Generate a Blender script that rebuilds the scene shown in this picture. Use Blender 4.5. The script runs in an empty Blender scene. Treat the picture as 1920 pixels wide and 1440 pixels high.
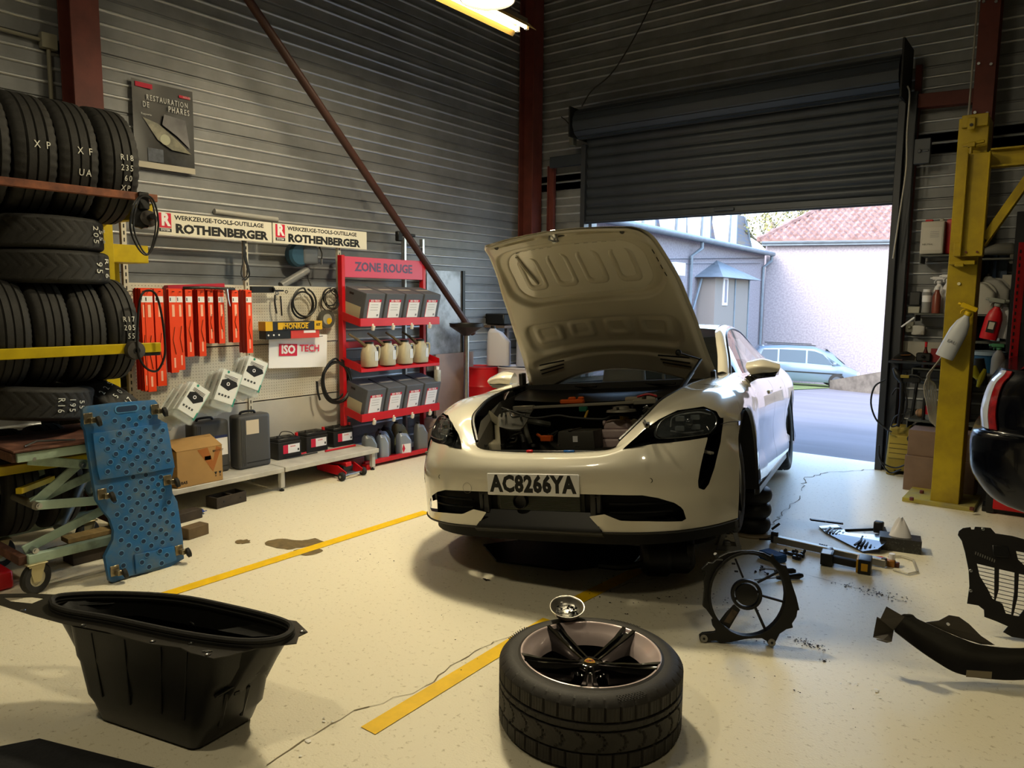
import bpy, bmesh, math, random
from mathutils import Vector, Matrix
from mathutils.geometry import tessellate_polygon
R = math.radians; PI = math.pi
random.seed(7)
SC = bpy.context.scene; COL = SC.collection
# ------------------------------------------------------------------ camera
FPX, CAMH = 1386.0, 1.6
_y, _p, _r = R(37.46), R(6.59), R(.557)
_fw = Vector((-math.sin(_y)*math.cos(_p), math.cos(_y)*math.cos(_p), -math.sin(_p)))
_rt = Vector((math.cos(_y), math.sin(_y), 0)); _up = _rt.cross(_fw)
RT = _rt*math.cos(_r)+_up*math.sin(_r); UP = _up*math.cos(_r)-_rt*math.sin(_r); FW = _fw
CC = Vector((0, 0, CAMH))
cd = bpy.data.cameras.new('camera'); cam = bpy.data.objects.new('camera', cd); COL.objects.link(cam)
cd.sensor_width = 36; cd.lens = 36*FPX/1920; cd.clip_start = .05; cd.clip_end = 400
cam.matrix_world = Matrix((( RT.x, UP.x, -FW.x, 0), (RT.y, UP.y, -FW.y, 0), (RT.z, UP.z, -FW.z, CAMH), (0, 0, 0, 1)))
SC.camera = cam
# ------------------------------------------------------------------ world, lights, exposure
SC.view_settings.view_transform = 'Standard'; SC.view_settings.look = 'None'
SC.view_settings.gamma = 1; SC.view_settings.use_curve_mapping = False
SC.view_settings.exposure = 0.5
w = bpy.data.worlds.new('sky'); SC.world = w; w.use_nodes = True
nt = w.node_tree; bg = nt.nodes['Background']
sky = nt.nodes.new('ShaderNodeTexSky'); sky.sky_type = 'NISHITA'; sky.sun_disc = False
sky.sun_elevation = R(38); sky.sun_rotation = R(200); sky.air_density = 1.2; sky.dust_density = 2.5; sky.ozone_density = 2
nt.links.new(sky.outputs[0], bg.inputs[0]); bg.inputs[1].default_value = 1.12
def sun_lamp(rot, energy, col, angle=3):
    d = bpy.data.lights.new('sun', 'SUN'); d.energy = energy; d.color = col; d.angle = R(angle)
    o = bpy.data.objects.new('sun', d); o.rotation_euler = rot; COL.objects.link(o); return o
sun_lamp((R(52), 0, R(42)), .3, (1, .95, .95), 25)
def lamp(kind, loc, energy, col, size=.3, sy=None, rot=(0, 0, 0), name='lamp'):
    d = bpy.data.lights.new(name, kind); d.energy = energy; d.color = col
    if kind == 'AREA':
        d.shape = 'RECTANGLE' if sy else 'DISK'; d.size = size
        if sy: d.size_y = sy
    else: d.shadow_soft_size = size
    o = bpy.data.objects.new(name, d); o.location = loc; o.rotation_euler = rot; COL.objects.link(o); return o
WARM = (1, .86, .57)
HIGHBAYS_AND_FILL = [(-3.07, 3.72, 3.455), (-2.15, 3.75, 4.5), (.6, 1.2, 4.5), (-2.9, .1, 4.6)]  # only the first is in view, the rest are added overhead
lamp('AREA', (-3.07, 3.72, 3.42), 62, WARM, .28, name='highbay_and_fill_light')
lamp('AREA', (-2.15, 3.75, 4.44), 9, WARM, .36, name='highbay_and_fill_light')  # unseen lamp added above the open bonnet
lamp('AREA', (.6, 1.2, 4.44), 13, WARM, .36, name='highbay_and_fill_light')  # unseen fill lamp added overhead, without a fixture
lamp('AREA', (-2.9, .1, 4.54), 26, WARM, .36, name='highbay_and_fill_light')  # unseen fill lamp added in front of the car, without a fixture
# ------------------------------------------------------------------ pixel helpers: points on real planes of the room
def ray(x, y): return FW+RT*((x-960)/FPX)+UP*((720-y)/FPX)
def F(x, y, z=0.):
    d = ray(x, y); return CC+d*((z-CAMH)/d.z)
def WX(x, y, X):
    d = ray(x, y); return CC+d*(X/d.x)
def WY(x, y, Y):
    d = ray(x, y); return CC+d*(Y/d.y)
def AD(x, y, D): return CC+ray(x, y)*D
# ------------------------------------------------------------------ materials
def rgb(h):
    h = h.lstrip('#'); c = [int(h[i:i+2], 16)/255 for i in (0, 2, 4)]
    return tuple((v/12.92 if v <= .04045 else ((v+.055)/1.055)**2.4) for v in c)
MATS = {}
def mat(name, col, rough=.5, metal=0., var=0., vs=8., bump=0., bs=40., coat=0., emit=None, es=1., trans=0., ior=1.45, alpha=1., stretch=None, col2=None, thr=None, spec=None):
    if name in MATS: return MATS[name]
    m = bpy.data.materials.new(name); m.use_nodes = True; n = m.node_tree.nodes; L = m.node_tree.links
    b = n['Principled BSDF']; c = rgb(col) if isinstance(col, str) else col
    b.inputs['Base Color'].default_value = (*c, 1); b.inputs['Roughness'].default_value = rough; b.inputs['Metallic'].default_value = metal
    b.inputs['Coat Weight'].default_value = coat; b.inputs['Coat Roughness'].default_value = .04
    b.inputs['Transmission Weight'].default_value = trans; b.inputs['IOR'].default_value = ior; b.inputs['Alpha'].default_value = alpha
    if spec is not None: b.inputs['Specular IOR Level'].default_value = spec
    if emit:
        b.inputs['Emission Color'].default_value = (*(rgb(emit) if isinstance(emit, str) else emit), 1); b.inputs['Emission Strength'].default_value = es
    tc = n.new('ShaderNodeTexCoord'); mp = n.new('ShaderNodeMapping'); L.new(tc.outputs['Object'], mp.inputs[0])
    if stretch: mp.inputs['Scale'].default_value = stretch
    if var > 0 or col2:
        t = n.new('ShaderNodeTexNoise'); t.inputs['Scale'].default_value = vs; t.inputs['Detail'].default_value = 5; t.inputs['Roughness'].default_value = .6
        L.new(mp.outputs[0], t.inputs['Vector'])
        mx = n.new('ShaderNodeMix'); mx.data_type = 'RGBA'
        c2 = (rgb(col2) if isinstance(col2, str) else col2) if col2 else tuple(v*(1-var) for v in c)
        mx.inputs[6].default_value = (*c, 1); mx.inputs[7].default_value = (*c2, 1)
        r = n.new('ShaderNodeMapRange'); a, d = thr if thr else (.35, .65); r.inputs[1].default_value = a; r.inputs[2].default_value = d
        L.new(t.outputs[0], r.inputs[0]); L.new(r.outputs[0], mx.inputs[0]); L.new(mx.outputs[2], b.inputs['Base Color'])
    if bump > 0:
        t2 = n.new('ShaderNodeTexNoise'); t2.inputs['Scale'].default_value = bs; t2.inputs['Detail'].default_value = 3
        L.new(mp.outputs[0], t2.inputs['Vector'])
        bp = n.new('ShaderNodeBump'); bp.inputs['Strength'].default_value = bump; bp.inputs['Distance'].default_value = .01
        L.new(t2.outputs[0], bp.inputs['Height']); L.new(bp.outputs[0], b.inputs['Normal'])
    MATS[name] = m; return m
# ------------------------------------------------------------------ mesh builder
def lookM(p, zdir, xdir=None):
    z = Vector(zdir).normalized(); x = Vector(xdir) if xdir is not None else (Vector((0, 0, 1)) if abs(z.z) < .9 else Vector((1, 0, 0)))
    y = z.cross(x).normalized(); x = y.cross(z)
    return Matrix.Translation(Vector(p)) @ Matrix((x, y, z)).transposed().to_4x4()
def frameM(o, x, y, z):
    return Matrix.Translation(Vector(o)) @ Matrix((Vector(x), Vector(y), Vector(z))).transposed().to_4x4()
def TR(x, y, z, rz=0, rx=0, ry=0): return Matrix.Translation((x, y, z)) @ Matrix.Rotation(rz, 4, 'Z') @ Matrix.Rotation(ry, 4, 'Y') @ Matrix.Rotation(rx, 4, 'X')
def cr(pts, n, closed=False):
    P = [Vector(p) for p in pts]; N = len(P); out = []
    segs = N if closed else N-1
    for i in range(segs):
        p1, p2 = P[i], P[(i+1) % N]
        p0 = P[(i-1) % N] if closed or i > 0 else p1*2-p2
        p3 = P[(i+2) % N] if closed or i < N-2 else p2*2-p1
        for k in range(n):
            t = k/n; out.append(.5*((2*p1)+(p2-p0)*t+(2*p0-5*p1+4*p2-p3)*t*t+(3*p1-p0-3*p2+p3)*t**3))
    if not closed: out.append(P[-1])
    return out
class MB:
    def __init__(s, M=None): s.v = []; s.f = []; s.mi = []; s.k = 0; s.M = M or Matrix.Identity(4)
    def add(s, vs, fs, M=None):
        T = s.M @ M if M is not None else s.M; b = len(s.v)
        s.v += [T @ Vector(v) for v in vs]; s.f += [tuple(b+i for i in f) for f in fs]; s.mi += [s.k]*len(fs); return s
    def box(s, c, d, M=None, taper=1.):
        x, y, z = c; a, b, e = d[0]/2, d[1]/2, d[2]/2; t = taper
        return s.add([(x-a, y-b, z-e), (x+a, y-b, z-e), (x+a, y+b, z-e), (x-a, y+b, z-e), (x-a*t, y-b*t, z+e), (x+a*t, y-b*t, z+e), (x+a*t, y+b*t, z+e), (x-a*t, y+b*t, z+e)],
                     [(0, 3, 2, 1), (4, 5, 6, 7), (0, 1, 5, 4), (1, 2, 6, 5), (2, 3, 7, 6), (3, 0, 4, 7)], M)
    def bb(s, lo, hi, M=None): return s.box([(a+b)/2 for a, b in zip(lo, hi)], [abs(b-a) for a, b in zip(lo, hi)], M)
    def beam(s, p, q, w, h, up=(0, 0, 1)):
        p = Vector(p); q = Vector(q); d = (q-p); L = d.length; d.normalize(); u = Vector(up)
        if abs(d.dot(u)) > .98: u = Vector((0, 1, 0))
        sd = d.cross(u).normalized(); u = sd.cross(d)
        return s.add(*MB._bx(L, w, h), M=frameM(p, d, sd, u))
    @staticmethod
    def _bx(L, w, h):
        a, b = w/2, h/2
        return [(0, -a, -b), (L, -a, -b), (L, a, -b), (0, a, -b), (0, -a, b), (L, -a, b), (L, a, b), (0, a, b)], [(0, 3, 2, 1), (4, 5, 6, 7), (0, 1, 5, 4), (1, 2, 6, 5), (2, 3, 7, 6), (3, 0, 4, 7)]
    def cyl(s, p, q, r, n=16, r2=None, cap=True):
        p = Vector(p); q = Vector(q); M = lookM(p, q-p); L = (q-p).length; r2 = r if r2 is None else r2
        vs = [(r*math.cos(2*PI*i/n), r*math.sin(2*PI*i/n), 0) for i in range(n)]+[(r2*math.cos(2*PI*i/n), r2*math.sin(2*PI*i/n), L) for i in range(n)]
        fs = [(i, (i+1) % n, n+(i+1) % n, n+i) for i in range(n)]
        if cap: fs += [tuple(range(n-1, -1, -1)), tuple(range(n, 2*n))]
        return s.add(vs, fs, M)
    def lathe(s, prof, n=24, M=None, closed=False, a0=0, a1=2*PI, rf=None):
        full = abs(a1-a0-2*PI) < 1e-6; m = n if full else n+1; vs = []; K = len(prof)
        for j in range(m):
            a = a0+(a1-a0)*j/n
            for i, (r, z) in enumerate(prof):
                rr = r if rf is None else rf(i, j, r, z); vs.append((rr*math.cos(a), rr*math.sin(a), z))
        fs = []
        for j in range(n):
            j2 = (j+1) % m
            for i in range(K if closed else K-1):
                i2 = (i+1) % K; fs.append((j*K+i, j2*K+i, j2*K+i2, j*K+i2))
        return s.add(vs, fs, M)
    def tube(s, pts, r, n=8, closed=False, cap=True):
        P = [Vector(p) for p in pts]; N = len(P); vs = []; fs = []; pu = None
        for i in range(N):
            t = (P[(i+1) % N]-P[i-1]) if closed or 0 < i < N-1 else (P[1]-P[0] if i == 0 else P[-1]-P[-2])
            t.normalize()
            if pu is None: pu = t.orthogonal().normalized()
            u = (pu-t*pu.dot(t)); u = u.normalized() if u.length > 1e-6 else t.orthogonal().normalized(); pu = u; w_ = t.cross(u)
            rr = r[i] if isinstance(r, (list, tuple)) else r
            vs += [P[i]+(u*math.cos(2*PI*k/n)+w_*math.sin(2*PI*k/n))*rr for k in range(n)]
        for i in range(N if closed else N-1):
            j = (i+1) % N
            fs += [(i*n+k, i*n+(k+1) % n, j*n+(k+1) % n, j*n+k) for k in range(n)]
        if cap and not closed: fs += [tuple(range(n-1, -1, -1)), tuple(range((N-1)*n, N*n))]
        return s.add(vs, fs)
    def prism(s, poly, h, M=None, z0=0.):
        n = len(poly); vs = [(x, y, z0) for x, y in poly]+[(x, y, z0+h) for x, y in poly]
        tri = tessellate_polygon([[Vector((x, y, 0)) for x, y in poly]])
        fs = [(c, b, a) if True else 0 for a, b, c in tri]+[(a+n, b+n, c+n) for a, b, c in tri]+[(i, (i+1) % n, n+(i+1) % n, n+i) for i in range(n)]
        return s.add(vs, fs, M)
    def quad(s, a, b, c, d): return s.add([a, b, c, d], [(0, 1, 2, 3)])
    def grid(s, fn, nu, nv, M=None, keep=None):
        vs = [fn(i/nu, j/nv) for i in range(nu+1) for j in range(nv+1)]; W = nv+1
        fs = [(i*W+j, (i+1)*W+j, (i+1)*W+j+1, i*W+j+1) for i in range(nu) for j in range(nv) if keep is None or keep(i/nu+.5/nu, j/nv+.5/nv)]
        return s.add(vs, fs, M)
    def sphere(s, c, r, n=12, M=None, sc=(1, 1, 1)):
        k = n//2; prof = [(r*math.sin(PI*i/k), -r*math.cos(PI*i/k)) for i in range(k+1)]
        T = Matrix.Translation(Vector(c)) @ Matrix.Diagonal((*sc, 1))
        return s.lathe(prof, n, (M @ T) if M is not None else T)
    def build(s, name, m, parent=None, smooth=True, bevel=0., solid=0., seg=1, angle=38, sub=0):
        me = bpy.data.meshes.new(name); me.from_pydata(s.v, [], s.f); 
        for q in (m if isinstance(m, (list, tuple)) else [m]): me.materials.append(q)
        if max(s.mi, default=0) > 0: me.polygons.foreach_set('material_index', s.mi)
        bm = bmesh.new(); bm.from_mesh(me)
        bmesh.ops.remove_doubles(bm, verts=bm.verts, dist=1e-5)
        bmesh.ops.recalc_face_normals(bm, faces=bm.faces)
        if solid: bmesh.ops.solidify(bm, geom=bm.faces[:], thickness=solid)
        if bevel:
            es = [e for e in bm.edges if len(e.link_faces) == 2 and e.calc_face_angle(0) > R(30)]
            if es: bmesh.ops.bevel(bm, geom=es, offset=bevel, segments=seg, profile=.6, affect='EDGES', clamp_overlap=True)
        bm.to_mesh(me); bm.free()
        if smooth:
            me.polygons.foreach_set('use_smooth', [True]*len(me.polygons)); me.set_sharp_from_angle(angle=R(angle))
        o = bpy.data.objects.new(name, me); COL.objects.link(o)
        if parent is not None: o.parent = parent
        return o
def thing(name, label, cat, loc=(0, 0, 0), rz=0., group=None, M=None):
    o = bpy.data.objects.new(name, None); COL.objects.link(o); o.empty_display_size = .1
    if M is not None: o.matrix_world = M
    else: o.location = loc; o.rotation_euler = (0, 0, rz)
    o['label'] = label; o['category'] = cat
    if group: o['group'] = group
    return o
def tag(o, label, cat, group=None):
    o['label'] = label; o['category'] = cat
    if group: o['group'] = group
    return o
def struct(o): o['kind'] = 'structure'; return o
def stuff(o): o['kind'] = 'stuff'; return o
def dup(root, label=None, group=None, M=None, loc=None):
    r = root.copy(); COL.objects.link(r)
    if label: r['label'] = label
    if group: r['group'] = group
    if M is not None: r.matrix_world = M
    if loc is not None: r.location = loc
    for ch in list(root.children):
        c = ch.copy(); COL.objects.link(c); c.parent = r
        for g in list(ch.children):
            d = g.copy(); COL.objects.link(d); d.parent = c
    return r
def text(s, size, m, M, parent, name='lettering', bold=0., sx=1., align='CENTER', depth=.0006, space=1.):
    cu = bpy.data.curves.new('t', 'FONT'); cu.body = s; cu.size = size; cu.extrude = depth; cu.offset = bold; cu.align_x = align; cu.align_y = 'CENTER'; cu.space_character = space; cu.resolution_u = 2
    t = bpy.data.objects.new('t', cu); COL.objects.link(t)
    dg = bpy.context.evaluated_depsgraph_get(); me = bpy.data.meshes.new_from_object(t.evaluated_get(dg))
    bpy.data.objects.remove(t); bpy.data.curves.remove(cu)
    me.transform(M @ Matrix.Diagonal((sx, 1, 1, 1))); me.materials.clear(); me.materials.append(m)
    o = bpy.data.objects.new(name, me); me.name = name; COL.objects.link(o); o.parent = parent; return o
def rrect(w_, h_, r, n=4, cx=0, cy=0):
    out = []
    for k, (sx, sy) in enumerate(((1, 1), (-1, 1), (-1, -1), (1, -1))):
        for i in range(n+1):
            a = PI/2*k+PI/2*i/n; out.append((cx+sx*(w_/2-r)+r*math.cos(a), cy+sy*(h_/2-r)+r*math.sin(a)))
    return out
# frames lying on walls: x to the right as seen from the room, y up, z towards the room
def wallL(Y, z, X): return frameM((X, Y, z), (0, 1, 0), (0, 0, 1), (1, 0, 0))
def wallB(X, z, Y): return frameM((X, Y, z), (1, 0, 0), (0, 0, 1), (0, -1, 0))
# common materials
M_black = mat('black_plastic', '#141414', .45, var=.3, vs=20)
M_blackg = mat('black_gloss', '#08080a', .12, coat=.5)
M_rub = mat('rubber', '#232220', .72, var=.35, vs=25, bump=.1, bs=120)
M_white = mat('white_paper', '#e6e6ea', .7)
M_ink = mat('black_print', '#101010', .6)
M_red = mat('red_paint', '#c3111c', .38, var=.15, vs=6)
M_redp = mat('red_print', '#c8143a', .6)
M_steel = mat('bright_steel', '#b9bbbd', .28, 1., var=.2, vs=30)
M_dsteel = mat('dark_steel', '#4a4a4a', .45, .8, var=.4, vs=15)
M_rust = mat('red_oxide_steel', '#6a322a', .6, var=.35, vs=5, bump=.1, bs=20)
M_yel = mat('yellow_paint', '#a99206', .45, var=.3, vs=4, col2='#8a7408')
M_chalk = mat('chalk', '#d8d8d0', .9)
# ================================================================== ROOM
XL, YB, CEIL = -5.8, 7.9, 5.6
def floor_mat():
    m = mat('floor_resin', '#b5a67a', .42, var=.22, vs=2.2, bump=.2, bs=110)
    n = m.node_tree.nodes; L = m.node_tree.links; b = n['Principled BSDF']; old = b.inputs['Base Color'].links[0].from_socket
    tc = n.new('ShaderNodeTexCoord')
    def layer(scale, lo, hi, col, prev, detail=6, st=None):
        t = n.new('ShaderNodeTexNoise'); t.inputs['Scale'].default_value = scale; t.inputs['Detail'].default_value = detail; t.inputs['Roughness'].default_value = .65
        mp = n.new('ShaderNodeMapping'); mp.inputs['Location'].default_value = (scale, 3.1*scale, 0)
        if st: mp.inputs['Scale'].default_value = st
        L.new(tc.outputs['Object'], mp.inputs[0]); L.new(mp.outputs[0], t.inputs['Vector'])
        r = n.new('ShaderNodeMapRange'); r.inputs[1].default_value = lo; r.inputs[2].default_value = hi; L.new(t.outputs[0], r.inputs[0])
        x = n.new('ShaderNodeMix'); x.data_type = 'RGBA'; L.new(r.outputs[0], x.inputs[0]); L.new(prev, x.inputs[6]); x.inputs[7].default_value = (*rgb(col), 1)
        return x.outputs[2]
    c = layer(9, .40, .62, '#a3946c', old, 3); c = layer(60, .45, .62, '#9c8e6a', c, 3); c = layer(30, .64, .69, '#5c5340', c); c = layer(2.6, .50, .72, '#8b8064', c, 9); c = layer(14, .50, .64, '#a69a79', c, 9); c = layer(40, .26, .42, '#e6dfc8', c)
    c = layer(7, .71, .76, '#6f6450', c, 9)
    L.new(c, b.inputs['Base Color']); return m
fl = MB().bb((-6, -6, -.1), (7, 8.02, 0)).build('floor', floor_mat(), smooth=False); struct(fl)
M_line = mat('floor_paint_yellow', '#f6c800', .5, var=.15, vs=9, bump=.05, bs=90)
def strip(p, q, w, name='floor_line', z=.003):
    p = Vector(p); q = Vector(q); d = (q-p).normalized(); s = Vector((-d.y, d.x, 0))*w/2; mb = MB(); N = 14
    for i in range(N):
        a = p.lerp(q, i/N); b = p.lerp(q, (i+1)/N)
        mb.add([a-s, b-s, b+s, a+s], [(0, 1, 2, 3)], Matrix.Translation((0, 0, z)))
    return mb.build(name, M_line, fl, smooth=False)
strip(F(305, 1117), F(800, 960), .085); strip(F(690, 1371), F(1030, 1163), .078); strip(F(1078, 1128), F(1200, 1068), .085)
# cracks, oil and dirt spots
M_crack = mat('crack', '#7d735a', .9); M_oil = mat('oil_stain', '#2a2018', .3)
def crack(pts, w=.004, jit=.012, name='crack'):
    P = []; rnd = random.Random(len(pts)+int(pts[0][0]))
    for (a, b) in zip(pts[:-1], pts[1:]):
        A = F(*a); B = F(*b); n = max(2, int((B-A).length/.05))
        for i in range(n): q = A.lerp(B, i/n); P.append(q+Vector((rnd.uniform(-jit, jit), rnd.uniform(-jit, jit), 0)))
    P.append(F(*pts[-1])); mb = MB()
    for i in range(len(P)-1):
        d = (P[i+1]-P[i]).normalized(); s = Vector((-d.y, d.x, 0))*w*rnd.uniform(.3, 1)/2; z = Vector((0, 0, .0025))
        mb.quad(P[i]-s+z, P[i+1]-s+z, P[i+1]+s+z, P[i]+s+z)
    return stuff(mb.build(name, M_crack, fl, smooth=False))
crack([(960, 1190), (860, 1240), (800, 1290), (740, 1310), (640, 1345), (570, 1390), (500, 1436)], .006, .015)
crack([(1095, 1120), (1180, 1095), (1230, 1085)], .004); crack([(1500, 920), (1512, 896), (1560, 885), (1650, 880)], .01, .02); crack([(1430, 1000), (1470, 960), (1500, 930)], .008, .02)
crack([(1490, 1072), (1610, 1105), (1700, 1130)], .004, .003)
rnd = random.Random(3)
def blobs(pts, m, name, smin=.004, smax=.02):
    mb = MB()
    for c, n, spr in pts:
        C0 = F(*c)
        for i in range(n):
            a = rnd.uniform(0, 2*PI); r = spr*rnd.random(); s = rnd.uniform(smin, smax)
            x = C0.x+r*math.cos(a); y = C0.y+r*math.sin(a)*.5; k = 7
            ring = [(x+s*rnd.uniform(.5, 1.2)*math.cos(2*PI*j/k), y+s*rnd.uniform(.4, 1)*math.sin(2*PI*j/k), .0035) for j in range(k)]
            mb.add(ring+[(x, y, .006)], [(j, (j+1) % k, k) for j in range(k)])
    return stuff(mb.build(name, m, fl))
blobs([((1515, 1208), 70, .10), ((1430, 1200), 14, .08), ((1545, 1240), 10, .03), ((1650, 1115), 60, .16), ((1590, 1100), 40, .14), ((1250, 1120), 40, .5), ((1100, 1110), 20, .4), ((1360, 1130), 20, .25), ((1300, 1060), 30, .3), ((700, 1050), 10, .5), ((900, 1200), 8, .6), ((1500, 1300), 8, .5)], mat('dirt', '#241a14', .9), 'dirt', .0015, .007)
blobs([((910, 1087), 4, .03)], M_oil, 'oil_spot', .008, .02)
blobs([((612, 1352), 3, .03), ((578, 1392), 2, .01), ((560, 1418), 1, .01), ((1600, 1290), 6, .15)], mat('paint_spot', '#e8e6de', .5), 'paint_spot', .005, .012)
def stain(poly, m, z=.0022):
    P = [F(*q) for q in poly]; P = cr(P, 4, True); c = sum(P, Vector())/len(P); mb = MB()
    V = [Vector((p.x+rnd.uniform(-.008, .008), p.y+rnd.uniform(-.008, .008), z)) for p in P]
    mb.add(V+[Vector((c.x, c.y, z))], [(i, (i+1) % len(V), len(V)) for i in range(len(V))]); return mb.build('stain', m, fl)
M_stain = mat('worn_patch', '#7c6a45', .6, var=.4, vs=20)
stain([(500, 1016), (530, 1010), (565, 1014), (590, 1010), (607, 1018), (570, 1026), (540, 1030), (505, 1025)], M_stain)
stain([(548, 1033), (590, 1028), (605, 1033), (575, 1042)], M_stain); stain([(440, 1015), (462, 1012), (470, 1017), (450, 1020)], M_stain)
# cladding: tray courses, each its own panel with three ribs
M_clad = mat('galvanised_cladding', '#85878a', .5, .3, var=.35, vs=2.2, stretch=(1, 1, .35), bump=.03, bs=8)
M_rib_hl = mat('cladding_rib_highlight', '#b9bcc0', .32, .45, var=.15, vs=3)  # lighter than the panels, so the rib highlights are put into the colour
PROF = [(0, 0)]
for rz in (.098, .196, .295): PROF += [(0, rz-.013), (.009, rz-.010), (.014, rz-.003), (.014, rz+.003), (.009, rz+.010), (0, rz+.013)]
PROF += [(.0, .372), (-.012, .378), (-.012, .389), (0, .395)]
def clad_mesh(L):
    mb = MB(); n = 2; vs = []; K = len(PROF)
    for i in range(n+1): vs += [(L*i/n, z, d) for d, z in PROF]
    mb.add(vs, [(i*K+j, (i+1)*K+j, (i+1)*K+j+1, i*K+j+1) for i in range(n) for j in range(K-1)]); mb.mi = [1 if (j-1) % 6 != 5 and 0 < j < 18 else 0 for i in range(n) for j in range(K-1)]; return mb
def clad(parent, frame, L, z0, z1):
    o = None; z = -.202
    while z < z1:
        if z+.395 > z0+.02:
            if o is None: o = clad_mesh(L).build('cladding_panel', [M_clad, M_rib_hl], parent, angle=50); c = o
            else: c = o.copy(); COL.objects.link(c)
            c.matrix_world = frame(z)
        z += .395
wl = MB().bb((XL-.15, -6, 0), (XL-.02, YB+.1, CEIL)).build('wall_left', M_clad, smooth=False); struct(wl)
clad(wl, lambda z: wallL(-3., z, XL), YB+3., 0, CEIL)
DX0, DX1, DH = -4.86, -1.42, 3.45
wb = MB().bb((-6, YB+.02, 0), (DX0, YB+.14, CEIL)).bb((DX1, YB+.02, 0), (4.2, YB+.14, CEIL)).bb((DX0, YB+.02, DH), (DX1, YB+.14, CEIL)).build('wall_back', M_clad, smooth=False); struct(wb)
clad(wb, lambda z: wallB(-5.8, z, YB), DX0+5.8, 0, DH-.3)
clad(wb, lambda z: wallB(DX1, z, YB), 5.6, 0, DH-.3)
clad(wb, lambda z: wallB(-5.8, z, YB), 10., DH-.29, CEIL)
M_in = mat('interior_sheet', '#77746c', .7, var=.3, vs=3)
struct(MB().bb((4.2, -6, 0), (4.35, YB+.1, CEIL)).build('wall_right', M_in, smooth=False))
struct(MB().bb((-6, -6.1, 0), (4.35, -6, CEIL)).build('wall_front', M_in, smooth=False))
struct(MB().bb((-6, -6.1, CEIL), (4.35, YB+.14, CEIL+.1)).build('ceiling', mat('ceiling_sheet', '#6a6862', .7), smooth=False))
# ------------------------------------------------------------------ steel frame
def hbeam(name, p, q, w, h, label, t=.014, up=(1, 0, 0), M=None, bolts=0):
    mb = MB(); mb.beam(p, q, w, t, up); u = Vector(up)*(h/2-t/2); P = Vector(p); Q = Vector(q)
    mb.v = []; mb.f = []; mb.mi = []
    mb.beam(P+u, Q+u, w, t, up); mb.beam(P-u, Q-u, w, t, up); mb.beam(P, Q, t*.7, h-t, up)
    o = mb.build(name, M_rust, smooth=False, bevel=.002)
    return tag(o, label, 'column' if 'column' in name else 'beam')
c1 = hbeam('steel_column', (-5.66, 2.42, 0), (-5.66, 2.42, CEIL), .19, .2, 'red-brown steel column on the left wall behind the tyre rack')
c2 = hbeam('steel_column', (-5.66, 7.72, 0), (-5.66, 7.72, CEIL), .2, .22, 'red-brown steel column in the room corner left of the roller door')
p = WY(1861, 0, 7.7)
c3 = hbeam('steel_column', (-.81, 7.72, 0), (-.81, 7.72, CEIL), .15, .22, 'red-brown steel column behind the yellow lift post, with bolts and a cable', up=(0, 1, 0))
c4 = hbeam('door_post', (-5.40, 7.82, 0), (-5.40, 7.82, 3.25), .05, .1, 'narrow red-brown steel upright beside the corner column')
c4['category'] = 'post'
for z in (3.2, 3.6, 4.1, 2.9): MB().cyl((-.77, 7.60, z), (-.77, 7.585, z), .012, 8).cyl((-.86, 7.60, z+.02), (-.86, 7.585, z+.02), .012, 8).build('bolt', M_steel, c3)
tag(MB().beam((-1.36, 7.8, 3.42), (-.88, 7.8, 3.40), .1, .12).build('cross_beam', M_rust, smooth=False, bevel=.003), 'short red-brown steel rail between roller door and steel column', 'beam')
tag(MB().beam((-1.35, 7.84, 0), (-1.35, 7.84, 3.75), .05, .06, (0, 1, 0)).build('door_post', M_rust, smooth=False), 'thin red-brown steel upright just right of the roller door rail', 'post')
br = MB(); A = WX(468, 3, -5.45); B = WX(868, 596, -5.45); d = (B-A).normalized()
br.cyl(A-d*1.6, B+d*.25, .036, 16); tag(br.build('diagonal_brace', mat('brace_brown', '#41241e', .5, var=.2, vs=6)), 'long red-brown round tube running diagonally down the left wall to the funnel', 'brace')
# conduit and box upper left, cable on right column
cb = MB(); a = WX(90, 78, -5.76)
cb.box((a.x, a.y, a.z), (.06, .1, .1)); o = tag(cb.build('junction_box', mat('conduit_grey', '#8a8778', .6), bevel=.006, seg=2), 'small grey junction box with conduit high on the left wall above the tyres', 'box')
MB().cyl((a.x, a.y, a.z), (a.x, a.y, 2.2), .014, 10).build('conduit', MATS['conduit_grey'], o); MB().cyl((a.x, a.y, a.z), (a.x, 1.0, a.z+.02), .012, 10).build('conduit', MATS['conduit_grey'], o)
tag(MB().tube([(-.905, 7.6, 5.4), (-.905, 7.6, 3.4), (-.91, 7.6, 2.9), (-.90, 7.6, 2.2)], .008).build('cable', mat('grey_cable', '#9a968c', .6)), 'grey cable running down the left edge of the right steel column', 'cable')
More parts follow.
